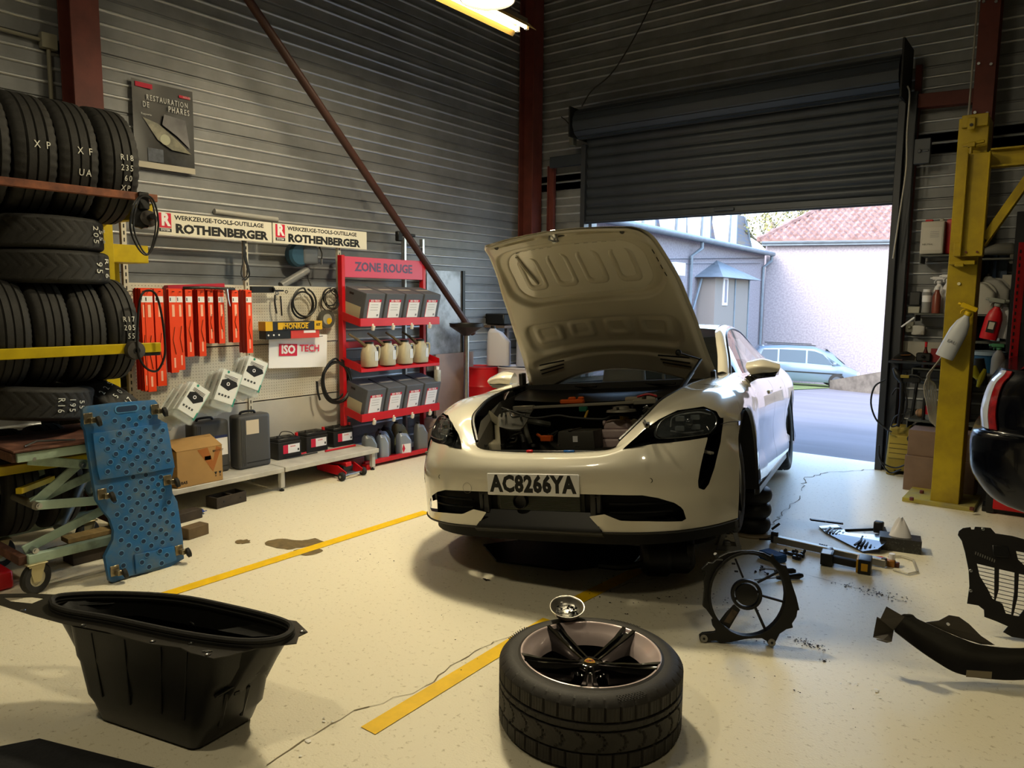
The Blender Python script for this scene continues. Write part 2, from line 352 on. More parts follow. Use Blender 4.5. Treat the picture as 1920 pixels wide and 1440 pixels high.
# ------------------------------------------------------------------ roller door
M_rd = mat('shutter_grey', '#3a4049', .42, .3, var=.2, vs=2, bump=.02, bs=6)
M_rdk = mat('shutter_dark', '#1d2024', .5, .3)
rd = thing('roller_door', 'half open dark grey roller shutter with its roll above the yard opening', 'shutter', (-3.14, 7.72, 0))
W2 = 1.68; SH = .118; z = 2.50
MB().box((0, 0, 2.545), (2*W2, .035, .09)).box((0, -.02, 2.52), (2*W2, .03, .02)).box((.05, -.03, 2.56), (.22, .02, .03)).build('bottom_bar', M_rd, rd, smooth=False, bevel=.004)
slat = None; z = 2.572
sp = [(-W2, 0)]
for k in range(9):
    if slat is None:
        prof = [(.0, 0), (-.008, .004), (-.008, .02), (.004, .03), (.014, .055), (.016, .075), (.008, .1), (-.004, .112), (0, .118)]
        mb = MB(); vs = []; K = len(prof)
        for x in (-W2, 0, W2): vs += [(x, -d, zz) for d, zz in prof]
        mb.add(vs, [(i*K+j, (i+1)*K+j, (i+1)*K+j+1, i*K+j+1) for i in range(2) for j in range(K-1)])
        slat = c = mb.build('slat', M_rd, rd, angle=60)
    else: c = slat.copy(); COL.objects.link(c)
    c.location = (0, 0, z); z += .118
roll = MB(); pr = [(0, -W2-.03), (.175, -W2-.03), (.175, W2+.03), (0, W2+.03)]
RM = Matrix.Translation((0, -.14, 3.63)) @ Matrix.Rotation(PI/2, 4, 'Y')
roll.lathe([(.0, -W2-.02), (.165, -W2-.02), (.165, W2+.02), (0, W2+.02)], 12, RM)
for k in range(12):
    a = 2*PI*(k+.5)/12; roll.beam((-W2-.02, -.14+.158*math.cos(a), 3.63+.158*math.sin(a)), (W2+.02, -.14+.158*math.cos(a), 3.63+.158*math.sin(a)), .05, .022, (0, math.cos(a), math.sin(a)))
roll.build('shutter_roll', M_rd, rd, angle=20)
for x, nm in ((W2+.05, 'end_plate'), (-W2-.05, 'end_plate')):
    MB().box((x, -.12, 3.64), (.02, .42, .5 if x > 0 else .34)).build(nm, mat('end_plate', '#17181a' if x > 0 else '#3a3c3c', .6), rd, smooth=False, bevel=.004)
MB().bb((W2-.01, -.06, 0), (W2+.05, .05, 3.42)).bb((W2+.05, .0, 0), (W2+.13, .16, 3.5)).build('guide_rail', mat('rail_grey', '#35383f', .45, .2), rd, smooth=False, bevel=.004)
MB().bb((-W2-.05, -.06, 0), (-W2+.01, .05, 3.42)).build('guide_rail', MATS['rail_grey'], rd, smooth=False, bevel=.004)
MB().box((W2+.21, -.05, 2.95), (.13, .06, .22)).cyl((W2+.19, -.08, 2.95), (W2+.19, -.1, 2.95), .018, 10).box((W2+.24, -.085, 2.95), (.05, .01, .02)).build('lock_box', mat('rail_grey2', '#4a4e55', .5), rd, bevel=.008)
MB().box((-W2-.14, -.1, 3.48), (.06, .08, .14)).cyl((-W2-.14, -.1, 3.55), (-W2-.14, -.1, 3.62), .012, 8).build('motor_box', mat('motor_grey', '#55564e', .6), rd, bevel=.006)
MB().bb((-2.2, -.04, 3.20), (-W2-.05, .02, 3.33)).build('lintel_channel', M_rd, rd, smooth=False, bevel=.006)
MB().tube(cr([(W2+.08, -.22, 3.5), (W2+.10, -.2, 3.42), (W2+.09, -.15, 3.1), (W2+.10, -.13, 2.8), (W2+.07, -.12, 2.4), (W2+.04, -.12, 2.0)], 4), .007).build('pull_cord', mat('cord', '#b5b2a8', .8), rd)
MB().tube(cr([(-W2+.1, -.3, 3.79), (-W2+.22, -.28, 3.95), (-W2+.5, -.25, 4.15), (-W2+.9, -.25, 4.7), (-W2+1.3, -.25, 5.5)], 6), .007).build('power_cable', M_black, rd)
MB().tube(cr([(-W2-.14, -.12, 3.6), (-W2-.22, -.12, 3.7), (-W2-.34, -.06, 3.78)], 5), .006).build('motor_cable', M_black, rd)
# ------------------------------------------------------------------ lamps on the ceiling
M_lampw = mat('lamp_glow', '#fff6dc', .5, emit='#fff1c8', es=28); M_hous = mat('lamp_housing', '#6d675c', .5, .2)
M_tube = mat('tube_glow', '#fff3d2', .5, emit='#ffe9b8', es=16); M_refl = mat('lamp_reflector', '#d9b25a', .35, .3)
for i, (x, y, z) in enumerate(HIGHBAYS_AND_FILL[:2]):  # the second one is added above the frame, out of view
    t = thing('highbay_lamp', ['round high-bay lamp glowing at the top edge of the picture', 'round high-bay lamp added out of view above the open bonnet'][i], 'lamp', (x, y, z))
    MB().lathe([(.0, .34), (.06, .34), (.07, .2), (.13, .12), (.172, -.02), (.166, -.02), (.12, .10), (0, .11)], 40).build('shade', M_hous, t)
    MB().lathe([(0, -.012), (.15, -.012), (.15, 0), (0, 0)], 40).build('diffuser', M_lampw, t)
    MB().cyl((0, 0, .34), (0, 0, CEIL-z), .008, 8).build('hanger', M_black, t)
    if i == 0: t['label'] = 'round high-bay lamp glowing at the top edge of the picture'
E0 = AD(983, 62, 6.5); t = thing('strip_lamp', 'open strip lamp with two glowing tubes behind the round high-bay lamp', 'lamp', E0)
MB().add([(-.13, 0, 0), (-.05, 0, .07), (.05, 0, .07), (.13, 0, 0), (-.13, -1.6, 0), (-.05, -1.6, .07), (.05, -1.6, .07), (.13, -1.6, 0)], [(0, 4, 5, 1), (1, 5, 6, 2), (2, 6, 7, 3)]).build('reflector', M_refl, t, solid=.003, smooth=False)
MB().box((0, -.8, .09), (.07, 1.6, .05)).build('housing', M_hous, t, smooth=False)
for sx in (-.05, .05):
    MB().cyl((sx, -.06, .03), (sx, -1.55, .03), .016, 12).build('tube', M_tube, t)
    MB().box((sx, -.035, .035), (.03, .03, .05)).build('tube_holder', M_white, t)
for yy in (-.2, -1.4): MB().cyl((0, yy, .11), (0, yy, CEIL-E0.z), .004, 6).build('hanger', M_black, t)
lamp('AREA', (E0.x, E0.y-.8, E0.z-.02), 22, WARM, .12, 1.5, name='strip_light')
# ================================================================== OUTSIDE
SL = .082
def gz(Y): return -SL*(Y-8.0)
M_asph = mat('asphalt', '#6f6c72', .9, var=.25, vs=.5, bump=.3, bs=60, stretch=(.5, 1.6, 1))
g = MB(); g.grid(lambda u, v: (-45+75*u, 8.02+60*v, gz(8.02+60*v)), 10, 20)
struct(g.build('ground_outside', M_asph, smooth=False))
def GO(x, y):
    d = ray(x, y); t = (8.0*SL-CAMH)/(d.z+SL*d.y); return CC+d*t
def poly_on(pts, m, name, z=.02):
    P = [GO(*q) for q in pts]; tri = tessellate_polygon([[Vector((q.x, q.y, 0)) for q in P]]); return MB().add([(q.x, q.y, q.z+z) for q in P], tri).build(name, m)
o = poly_on([(1440, 733), (1500, 731), (1560, 728), (1600, 714), (1500, 700), (1380, 700)], mat('grass', '#6f7d45', .95, var=.4, vs=3, bump=.5, bs=40), 'grass_verge'); o['kind'] = 'structure'
M_rend = mat('roughcast_render', '#8f898e', .95, var=.12, vs=12, bump=.5, bs=9, col2='#817b81', thr=(.42, .58))
M_zinc = mat('zinc', '#76818a', .5, .3, var=.2, vs=3)
A0 = AD(1180, 427, 23); A1 = AD(1434, 478, 36); A1.z = A0.z = 3.83
dA = Vector((A1.x-A0.x, A1.y-A0.y, 0)).normalized(); nA = Vector((dA.y, -dA.x, 0))
if nA.dot(-A0) < 0: nA = -nA
def PA(x, y, off=0):
    d = ray(x, y); Q = A0+nA*off; return CC+d*((Q-CC).dot(nA)/d.dot(nA))
FA = frameM(A0, dA, (0, 0, 1), nA); FAi = FA.inverted()
def la(x, y, off=0): q = FAi @ PA(x, y, off); return q.x, q.y
hb = thing('annex_building', 'long pale roughcast annex with zinc gutter and downpipes across the yard', 'building', M=FA); LA = (A1-A0).length
MB().bb((-16, -7.5, -6), (LA, 0, 0)).build('wall', M_rend, hb, smooth=False)
MB().bb((-16, -.02, -.1), (LA, .10, .35)).cyl((-16, .02, .42), (LA, .02, .42), .1, 10).build('gutter', M_zinc, hb)
x1, _ = la(1291, 500); x2, _ = la(1428, 500)
for xx in (x1, x2): MB().tube([(xx+.4, .0, .35), (xx+.4, -.3, .35), (xx, -.6, .1), (xx, -6.8, .1)], .07, 8).build('downpipe', M_zinc, hb)
xa, ya = la(1255, 505); xb, yb = la(1274, 512); xw, yw = la(1272, 545)
MB().bb((xa, yb-.1, 0), (xb, yb+.35, .22)).build('shutter_box', M_white, hb, smooth=False); MB().bb((xa+.1, yb-2.4, 0), (xb-.1, yb-.1, .06)).build('window', mat('window_far', '#b9bcc4', .4), hb, smooth=False)
MB().cyl(FAi @ PA(1230, 486, .1), FAi @ PA(1430, 484, .1), .015, 5).cyl(FAi @ PA(1240, 495, .1), FAi @ PA(1425, 494, .1), .012, 5).build('wire', M_dsteel, hb)
# porch bay
px0, py0 = la(1308, 520); px1, py1 = la(1389, 520); _, pyb = la(1345, 600)
MB().bb((px0, -7.5, 0), (px1-1.2, py0-.0, .7)).build('bay', mat('bay_render', '#857d76', .95, bump=.3, bs=12), hb, smooth=False)
ry = py0+.0; rx = (px0+px1-1.2)/2
MB().add([(px0-.35, ry, -.05), (px1-.6, ry, -.05), (px1-.6, ry, 1.1), (px0-.35, ry, 1.1), (rx, ry+.75, .0)], [(0, 1, 2, 3), (3, 2, 4), (0, 3, 4), (1, 4, 2), (0, 4, 1)]).build('bay_roof', M_zinc, hb, smooth=False)
wx, wy = la(1359, 546, .7)
MB().bb((wx-.28, wy-.55, .7), (wx+.28, wy+.55, .74)).build('window_frame', M_white, hb, smooth=False); MB().bb((wx-.14, wy-.45, .72), (wx+.14, wy+.45, .75)).build('window_pane', mat('pane_dark', '#6d7480', .3), hb, smooth=False)
MB().tube([(px0-.1, ry-.05, .2), (px0-.5, ry-1.0, .1), (x1+.05, ry-1.6, .1)], .05, 6).build('bay_pipe', M_zinc, hb)
for xx in (px1-1.2, rx+.25): MB().cyl((xx, ry, .72), (xx, -7, .72), .04, 6).build('bay_trim', M_zinc, hb)
# mansard behind
mh = thing('mansard_house', 'house with slate mansard roof and tall white dormers behind the annex', 'building', M=FA @ Matrix.Translation((0, 0, -7)))
M_slate = mat('slate', '#75634f', .6, var=.5, vs=1.5, col2='#4a5873', bump=.3, bs=6, stretch=(.4, 3, 1))
FM = FA @ Matrix.Translation((0, 0, -7)); FMi = FM.inverted()
def lm(x, y): d = ray(x, y); Q = FM.translation; q = FMi @ (CC+d*((Q-CC).dot(nA)/d.dot(nA))); return q.x, q.y
xr, yr = lm(1428, 458)
MB().add([(-20, -1, 0), (xr, -1, 0), (xr-.7, 4.6, -1.3), (-20, 4.6, -1.3), (-20, -1, -8), (xr, -1, -8), (xr-.7, 4.6, -6)], [(0, 1, 2, 3), (1, 5, 6, 2), (0, 4, 5, 1), (3, 2, 6)]).build('mansard_roof', M_slate, mh, smooth=False)
MB().cyl((xr, -1, .02), (xr-.7, 4.6, -1.28), .09, 6).build('ridge_flashing', M_zinc, mh)
for k, xp in enumerate((1207, 1268, 1315, 1367)):
    cx, _ = lm(xp, 430); w_ = .75
    MB().bb((cx-w_, .2, -1), (cx+w_, 4.0, .35)).build('dormer_window', mat('dormer_white', '#d4d6da', .5), mh, smooth=False)
    for sg in (-1, 1):
        MB().tube(cr([(cx+sg*w_, 4.0, .3), (cx+sg*(w_+.05), 2.4, .3), (cx+sg*(w_+.3), 1.0, .35), (cx+sg*(w_+.75), .1, .4)], 5), .09, 6).build('dormer_trim', M_zinc, mh)
        MB().bb((cx+sg*.3-.03, .4, .36), (cx+sg*.3+.03, 3.9, .39)).build('glazing_bar', mat('bar_grey', '#c5cad6', .5), mh, smooth=False)
# building B with tiled roof
B0 = AD(1424, 462, 36.2); B1 = AD(1676, 452, 34.4); B0.z = B1.z = 4.45
dB = Vector((B1.x-B0.x, B1.y-B0.y, 0)).normalized(); nB = Vector((dB.y, -dB.x, 0))
if nB.dot(-B0) < 0: nB = -nB
FB = frameM(B0, dB, (0, 0, 1), nB); LB = (B1-B0).length+9
tb = thing('tiled_house', 'pale roughcast house with red clay tile roof behind the parked minivan', 'building', M=FB)
MB().bb((.35, -8.5, -8), (LB, -.05, 0)).build('wall', M_rend, tb, smooth=False)
MB().cyl((.1, .0, .35), (LB, 0, .35), .1, 8).bb((.1, -.18, 0), (LB, -.02, .3)).build('gutter', M_zinc, tb)
sl = .52
mbt = MB(); rw, rh = .30, .36
for j in range(19):
    for i in range(-1, int(LB/rw)):
        u = .15+i*rw+(.17 if j % 2 else 0); v = j*rh
        if v*.86 > (u+.2)*1.0: continue
        y = .05+v*sl; zz = .45-v*.86
        mbt.add([(u, y+.05, zz), (u+rw*.5, y+.15, zz), (u+rw, y+.05, zz), (u, y+rh*sl*1.1, zz-rh*.95), (u+rw*.5, y+rh*sl*1.1+.1, zz-rh*.95), (u+rw, y+rh*sl*1.1, zz-rh*.95), (u, y-.03, zz), (u+rw, y-.03, zz)], [(0, 1, 4, 3), (1, 2, 5, 4), (6, 7, 2, 1, 0)])
stuff(mbt.build('roof_tiles', mat('clay_tile', '#5f4844', .85, var=.35, vs=3, col2='#7a6462'), tb, smooth=False))
MB().add([(0, 0, .4), (LB, 0, .4), (LB, 16*rh*sl, .4-16*rh*.86), (16*rh*.86, 16*rh*sl, .4-16*rh*.86)], [(0, 1, 2, 3)]).build('roof_deck', mat('tile_dark', '#5a3a36', .9), tb, smooth=False)
MB().tube([(-.05, .1, .4), (6, 3.75, -5.4)], .13, 6).build('hip_tiles', MATS['clay_tile'], tb)
# tree beyond
def tree(base, H, seed, name, label, col):
    r2 = random.Random(seed); tb_ = MB()
    def br(p, d, L, r, k):
        q = p+d*L; tb_.tube([p, p.lerp(q, .5)+Vector((r2.uniform(-1, 1), r2.uniform(-1, 1), r2.uniform(-1, 1)))*L*.06, q], [r, r*.8, r*.6], 4, cap=False)
        if k == 0: return
        for i in range(3 if k > 2 else 4):
            nd = (d+Vector((r2.uniform(-1, 1), r2.uniform(-1, 1), r2.uniform(-.4, .9)))*.85).normalized(); br(p.lerp(q, r2.uniform(.5, 1)), nd, L*r2.uniform(.55, .8), r*.55, k-1)
    t = thing(name, label, 'tree', base); br(Vector((0, 0, 0)), Vector((0, 0, 1)), H*.38, H*.02, 5)
    tb_.build('branches', mat(name+'_bark', col, .9), t); lf = MB()
    pts = [v for v in tb_.v if v.z > H*.35]
    for i in range(1500):
        p = r2.choice(pts)+Vector((r2.gauss(0, .3), r2.gauss(0, .3), r2.gauss(0, .3))); a = Vector((r2.uniform(-1, 1), r2.uniform(-1, 1), r2.uniform(-1, 1)))*.12; b = a.orthogonal().normalized()*.1
        lf.add([p-a, p+b, p+a, p-b], [(0, 1, 2, 3)])
    stuff(lf.build('leaves', mat(name+'_leaf', '#8a8a52', .9, var=.4, vs=2), t, smooth=False))
b_ = AD(1490, 470, 50); tree((b_.x+2, b_.y+4, -4), 17, 5, 'bare_tree', 'bare spring tree showing above the tiled roof', '#5d5548')
b_ = AD(1450, 470, 56); tree((b_.x-1, b_.y+9, -4), 19, 9, 'budding_tree', 'hazy budding tree between the mansard roof and the tiled roof', '#6d6858')
# low stone wall
w0 = AD(1556, 713, 30); w1 = AD(1800, 672, 24); w0b = GO(1556, 728)
def gq(p): return Vector((p.x, p.y, gz(p.y)-.3))
P0, P1 = w0, w1; n_ = Vector((-(P1-P0).y, (P1-P0).x, 0)).normalized()*.35
V = [gq(P0), gq(P1), gq(P1)+n_, gq(P0)+n_, P0, P1, P1+n_, P0+n_]
tag(MB().add(V, [(0, 1, 5, 4), (4, 5, 6, 7), (1, 2, 6, 5), (3, 0, 4, 7), (2, 3, 7, 6)]).build('low_stone_wall', mat('rubble_stone', '#6c6863', .9, var=.5, vs=2.5, bump=.8, bs=6), smooth=False), 'low sloping rubble stone wall in front of the minivan bonnet', 'wall')
# minivan
def minivan():
    M_p = mat('paint_pale_blue', '#768898', .25, .4, coat=.6); M_g = mat('tinted_glass', '#2b3a40', .08, coat=.5); M_t = M_black
    c = GO(1566, 728); rh = Vector((RT.x, RT.y, 0)).normalized(); fh = Vector((FW.x, FW.y, 0)).normalized(); d = rh*math.cos(R(14))-fh*math.sin(R(14)); d.z = -SL*d.y; 
    fw = d.normalized(); up = Vector((0, 0, 1)); sd = up.cross(fw).normalized(); up = fw.cross(sd)   # sd points left of the car
    # centre of the front axle is half a track behind the visible right wheel
    c = c+sd*.77
    t = thing('minivan', 'pale blue minivan parked by the tiled house across the yard', 'car', M=frameM(c, fw, sd, up))
    # stations: x, z bottom, z belt, z roof, half belt, half roof
    st = [(-3.55, .35, .95, 1.0, .70, .55), (-3.5, .25, .98, 1.3, .84, .6), (-3.2, .22, 1.0, 1.62, .9, .64), (-2, .22, 1.0, 1.72, .92, .66), (-1.0, .22, .98, 1.72, .92, .66), (-.2, .22, .96, 1.5, .92, .62), (.2, .22, .95, 1.12, .91, .6), (.5, .22, .90, .93, .88, .6), (.8, .22, .76, .80, .80, .55), (1.0, .28, .6, .66, .6, .4)]
    def ring(s): x, zb, zl, zr, hb_, hr = s; return [(x, -hb_*.93, zb), (x, -hb_, zb+.15), (x, -hb_, zl-.2), (x, -hb_*.97, zl), (x, -hr-.04, (zr-.1) if zr-zl > .2 else zr-.03), (x, -hr*.8, zr), (x, hr*.8, zr), (x, hr+.04, (zr-.1) if zr-zl > .2 else zr-.03), (x, hb_*.97, zl), (x, hb_, zl-.2), (x, hb_, zb+.15), (x, hb_*.93, zb)]
    ss = cr([Vector((*s[:3],)) for s in st], 1); mb = MB(); vs = []
    for s in st: vs += ring(s)
    K = 12; mb.add(vs, [(i*K+j, (i+1)*K+j, (i+1)*K+(j+1) % K, i*K+(j+1) % K) for i in range(len(st)-1) for j in range(K)]+[tuple(range(K)), tuple(range((len(st)-1)*K, len(st)*K))[::-1]])
    mb.build('body', M_p, t, bevel=.02, seg=2, angle=45)
    for sg in (-1, 1):
        y0, y1 = sg*.905, sg*.735
        for nm, P in (('rear_side_window', [(-3.25, 1.03), (-2.45, 1.03), (-2.45, 1.53), (-3.05, 1.5)]), ('middle_side_window', [(-2.38, 1.03), (-1.3, 1.02), (-1.3, 1.55), (-2.38, 1.54)]), ('front_side_window', [(-1.22, 1.02), (-.2, .99), (-.62, 1.42), (-.95, 1.53), (-1.22, 1.55)]), ('quarter_window', [(-.12, .99), (.12, .98), (-.50, 1.36)])):
            f = lambda z: y0+(y1-y0)*(z-1.0)/.62+sg*.012
            MB().add([(x, f(z), z) for x, z in P], [tuple(range(len(P)))]).build(nm, M_g, t, solid=.01, smooth=False)
        MB().box((-1.1, sg*.925, .62), (2.6, .02, .05)).build('door_moulding', M_t, t)
        MB().box((-.15, sg*1.0, 1.05), (.12, .2, .14)).build('door_mirror', M_p, t, bevel=.03, seg=2)
        MB().cyl((-2.9, sg*.62, 1.74), (-.9, sg*.62, 1.76), .02, 6).build('roof_rail', M_dsteel, t)
        for xx in (-2.82, 0):
            M2 = Matrix.Translation((xx, sg*.86, .32)) @ Matrix.Rotation(-sg*PI/2, 4, 'X')
            w_ = MB().lathe([(.2, .0), (.31, 0), (.32, .04), (.32, .12), (.2, .14)], 24, M2).build('wheel', M_rub, t); MB().lathe([(0, -.0), (.06, .02), (.2, .03), (.2, .08), (0, .08)], 20, M2).build('rim', M_steel, w_)
            MB().lathe([(0, -.045), (.37, -.045), (.37, -.03), (0, -.03)], 24, Matrix.Translation((xx, sg*.86, .33)) @ Matrix.Rotation(-sg*PI/2, 4, 'X')).build('wheel_arch', M_t, t)
        MB().box((.82, sg*.66, .66), (.2, .25, .12)).build('headlight', mat('lamp_clear', '#d8dde2', .15), t, bevel=.02)
    MB().add([(.28, -.58, 1.0), (.28, .58, 1.0), (-.5, .5, 1.6), (-.5, -.5, 1.6)], [(0, 1, 2, 3)], Matrix.Translation((.06, 0, .04))).build('windscreen', M_g, t, solid=.01)
minivan()
# ================================================================== THE CAR ON THE JACK
_O = Vector((-2.348, 3.947, .142)); th, pi_, ro = .215, .072, .095
_h = Vector((math.sin(th), -math.cos(th), 0)); _l = Vector((math.cos(th), math.sin(th), 0)); _u = Vector((0, 0, 1))
_h2 = _h*math.cos(pi_)+_u*math.sin(pi_); _u2 = _u*math.cos(pi_)-_h*math.sin(pi_)
_l2 = _l*math.cos(ro)+_u2*math.sin(ro); _u3 = _u2*math.cos(ro)-_l*math.sin(ro)
CARM = frameM(_O, _h2, _l2, _u3); CARI = CARM.inverted()
def CL(x, y, k, v):
    c = CARI @ CC; d = CARI.to_3x3() @ ray(x, y); return c+d*((v-c[k])/d[k])
def inpoly(p, poly):
    x, y = p; c = False; j = len(poly)-1
    for i in range(len(poly)):
        if (poly[i][1] > y) != (poly[j][1] > y) and x < (poly[j][0]-poly[i][0])*(y-poly[i][1])/(poly[j][1]-poly[i][1])+poly[i][0]: c = not c
        j = i
    return c
def net(rows, nu, nv):
    A = [cr(r, nv) for r in rows]; Bc = [cr(c, nu) for c in zip(*A)]
    return [list(r) for r in zip(*Bc)]
def cutgrid(V, inside):
    nu, nv = len(V), len(V[0]); I = [[inside(V[i][j]) for j in range(nv)] for i in range(nu)]; W = [[Vector(v) for v in r] for r in V]
    for i in range(nu):
        for j in range(nv):
            if I[i][j]:
                pts = []
                for a, b in ((i+1, j), (i-1, j), (i, j+1), (i, j-1)):
                    if 0 <= a < nu and 0 <= b < nv and not I[a][b]:
                        lo, hi = V[i][j], V[a][b]
                        for _ in range(10):
                            m = (lo+hi)/2
                            if inside(m): lo = m
                            else: hi = m
                        pts.append(lo)
                if not pts:
                    for a, b in ((i+1, j+1), (i-1, j+1), (i+1, j-1), (i-1, j-1)):
                        if 0 <= a < nu and 0 <= b < nv and not I[a][b]:
                            lo, hi = V[i][j], V[a][b]
                            for _ in range(10):
                                m = (lo+hi)/2
                                if inside(m): lo = m
                                else: hi = m
                            pts.append(lo)
                if pts: W[i][j] = min(pts, key=lambda q: (q-V[i][j]).length)
    fs = []
    for i in range(nu-1):
        for j in range(nv-1):
            q = [(i, j), (i+1, j), (i+1, j+1), (i, j+1)]
            if not all(I[a][b] for a, b in q): fs.append(tuple(a*nv+b for a, b in q))
    return [v for r in W for v in r], fs
def gridmb(V, mb=None, inside=None, mirror=False):
    mb = mb or MB(); nv = len(V[0])
    if inside: vs, fs = cutgrid(V, inside)
    else: vs = [v for r in V for v in r]; fs = [(i*nv+j, (i+1)*nv+j, (i+1)*nv+j+1, i*nv+j+1) for i in range(len(V)-1) for j in range(nv-1)]
    mb.add(vs, fs)
    if mirror: mb.add([(v.x, -v.y, v.z) for v in vs], [f[::-1] for f in fs])
    return mb
M_cp = mat('chalk_car_paint', '#cdc8b8', .22, coat=1.0); M_cpi = mat('chalk_inner_paint', '#b9b3a0', .38, coat=.4)
M_glass = mat('car_glass', '#141a1c', .03, trans=.0, alpha=.38, coat=.6); M_glassl = mat('side_glass', '#1a2222', .03, alpha=.6, coat=.8)
M_lens = mat('lamp_lens', '#6a7276', .02, alpha=.14, coat=1); M_trim = mat('satin_black_trim', '#0d0d0e', .35)
car = thing('car', 'chalk-coloured sports saloon jacked up at one corner with bonnet open', 'car', M=CARM)
# ---- front body (bumper and front of the wings)
PL = [(.93, 0), (.927, .2), (.915, .40), (.88, .56), (.80, .70), (.70, .80), (.60, .865), (.50, .915), (.41, .95)]
ins0 = [(.91, 0), (.91, .2), (.90, .40), (.865, .56), (.79, .70), (.69, .80), (.595, .865), (.50, .91), (.415, .945)]
r0 = [(x, y, .195) for x, y in ins0]; r1 = [(x, y, .33) for x, y in PL]; r2 = [(x+.004, y, .49) for x, y in PL]
r1[-1] = (.40, .955, .33); r2[-1] = (.378, .96, .49)
r3 = [(.90, 0, .555), (.897, .2, .556), (.885, .39, .57), (.84, .53, .612), (.76, .645, .64), (.67, .745, .65), (.57, .825, .655), (.47, .893, .65), (.31, .95, .613)]
r4 = [(.86, 0, .577), (.857, .2, .58), (.85, .385, .592), (.79, .50, .65), (.70, .615, .73), (.60, .71, .772), (.48, .80, .785), (.36, .875, .775), (.14, .942, .735)]
r5 = [(.83, 0, .583), (.83, .2, .586), (.815, .38, .60), (.775, .47, .65), (.66, .57, .755), (.52, .65, .812), (.36, .73, .847), (.20, .80, .868), (-.02, .865, .868)]
r6 = [(.80, 0, .585), (.798, .2, .588), (.778, .38, .602), (.755, .43, .648), (.60, .53, .765), (.42, .565, .83), (.24, .60, .868), (.07, .62, .892), (-.10, .64, .91)]
FN = net([r0, r1, r2, r3, r4, r5, r6], 12, 12)
lampP = [(.462, .608), (.54, .69), (.612, .745), (.69, .785), (.80, .795), (.86, .765), (.886, .715), (.878, .66), (.84, .64), (.72, .632), (.60, .628)]
slitP = [(.893, .73), (.889, .61), (.868, .485), (.845, .41), (.825, .382), (.803, .398), (.803, .43), (.822, .56), (.838, .655), (.85, .73)]
intP = [(-.05, .05), (.352, .05), (.357, .198), (.292, .275), (.372, .288), (.45, .256), (.576, .252), (.748, .238), (.735, .304), (.703, .335), (.632, .367), (.563, .384), (.398, .388), (-.05, .392)]
fin = lambda p: (p.x > .3 and (inpoly((p.y, p.z), lampP) or inpoly((p.y, p.z), slitP) or inpoly((p.y, p.z), intP)))
gridmb(FN, None, fin, True).build('front_bumper', M_cp, car, angle=60)
# thin dark shut line between wing and bumper
MB().tube([(v.x+.001, v.y+.001, v.z) for v in cr([(.49, .888, .70), (.40, .915, .705), (.30, .945, .70), (.19, .951, .70)], 5)], .0022, 4).tube([(v.x+.001, -v.y-.001, v.z) for v in cr([(.49, .888, .70), (.40, .915, .705), (.30, .945, .70), (.19, .951, .70)], 5)], .0022, 4).build('shut_line', M_trim, car)
# backing of intakes: dark shell behind the opening
def mirparts(V, name, m, inside=None, angle=60):
    for sg in (1, -1):
        mb = gridmb(V, None, inside)
        if sg < 0: mb.v = [Vector((v.x, -v.y, v.z)) for v in mb.v]
        mb.build(name, m, car, angle=angle)
def off(V, d): return [[Vector((v.x-d, v.y*(1-d*.35), v.z)) for v in r] for r in V]
sh = [[Vector((x-.075, y*.965, z)) for x, y in PL] for z in (.12, .25, .42)]
sh2 = [[Vector((x-.22, y*1.0-(.0 if y < .9 else .03), z)) for x, y in PL] for z in (.10, .3, .50)]
gridmb(net(sh2, 2, 4), gridmb(net(sh, 2, 4), None, None, True), None, True).build('intake_duct', mat('duct_black', '#050506', .8), car)
for z in (.29, .335):
    for sg in (-1, 1): MB().tube([(x-.035, sg*y*.975, z) for x, y in [(v.x, v.y) for v in cr([Vector((a, b, 0)) for a, b in PL[2:6]], 5)] if .33 < y < .715], .007, 6).build('intake_slat', M_trim, car)
for sg in (-1, 1):
    MB().box((.865, sg*.305, .33), (.05, .03, .12)).box((.875, sg*.335, .335), (.03, .02, .10)).box((.875, sg*.32, .375), (.03, .05, .02)).build('intake_bracket', mat('bracket_grey', '#2c2c2c', .5), car, bevel=.003)
mb = MB()
for k in range(16): mb.box((.868, 0, .29+.0065*k), (.01, .46, .0028))
stuff(mb.build('radiator_fins', mat('fin_grey', '#5b5e58', .5, .5), car, smooth=False)); MB().box((.855, 0, .34), (.01, .50, .13)).build('radiator', mat('rad_dark', '#23241f', .6), car)
MB().lathe([(0, .0), (.03, .004), (.036, .02), (.04, .02), (.04, -.02)], 20, lookM((.885, -.10, .335), (1, 0, 0))).build('sensor', M_trim, car)
# black centre of the lower bumper and the lip
cen = [[Vector((.872, y, .285)) for y in (-.31, -.15, 0, .15, .31)], [Vector((.90, y, .24)) for y in (-.33, -.17, 0, .17, .33)], [Vector((.925, y, .19)) for y in (-.36, -.18, 0, .18, .36)], [Vector((.90, y, .168)) for y in (-.36, -.18, 0, .18, .36)]]
gridmb(net(cen, 4, 4)).build('lower_centre_panel', M_black, car)
lip = [[Vector((x, y, .197)) for x, y in ins0], [Vector((x+.006, y*1.003, .190)) for x, y in ins0], [Vector((x-.03, y*.985, .176)) for x, y in ins0], [Vector((x-.2, y*.9, .14)) for x, y in ins0]]
gridmb(net(lip, 3, 4), None, None, True).build('splitter', M_black, car)
# number plate
pl = MB().box((.938, -.006, .432), (.008, .52, .115)).build('number_plate', mat('plate_white', '#dcdcdc', .35), car, bevel=.003)
pm = frameM((.9425, -.006, .432), (0, 1, 0), (0, 0, 1), (1, 0, 0))
text('AC8266YA', .118, M_ink, pm, pl, 'plate_lettering', bold=.0058, sx=.82, space=1.08)
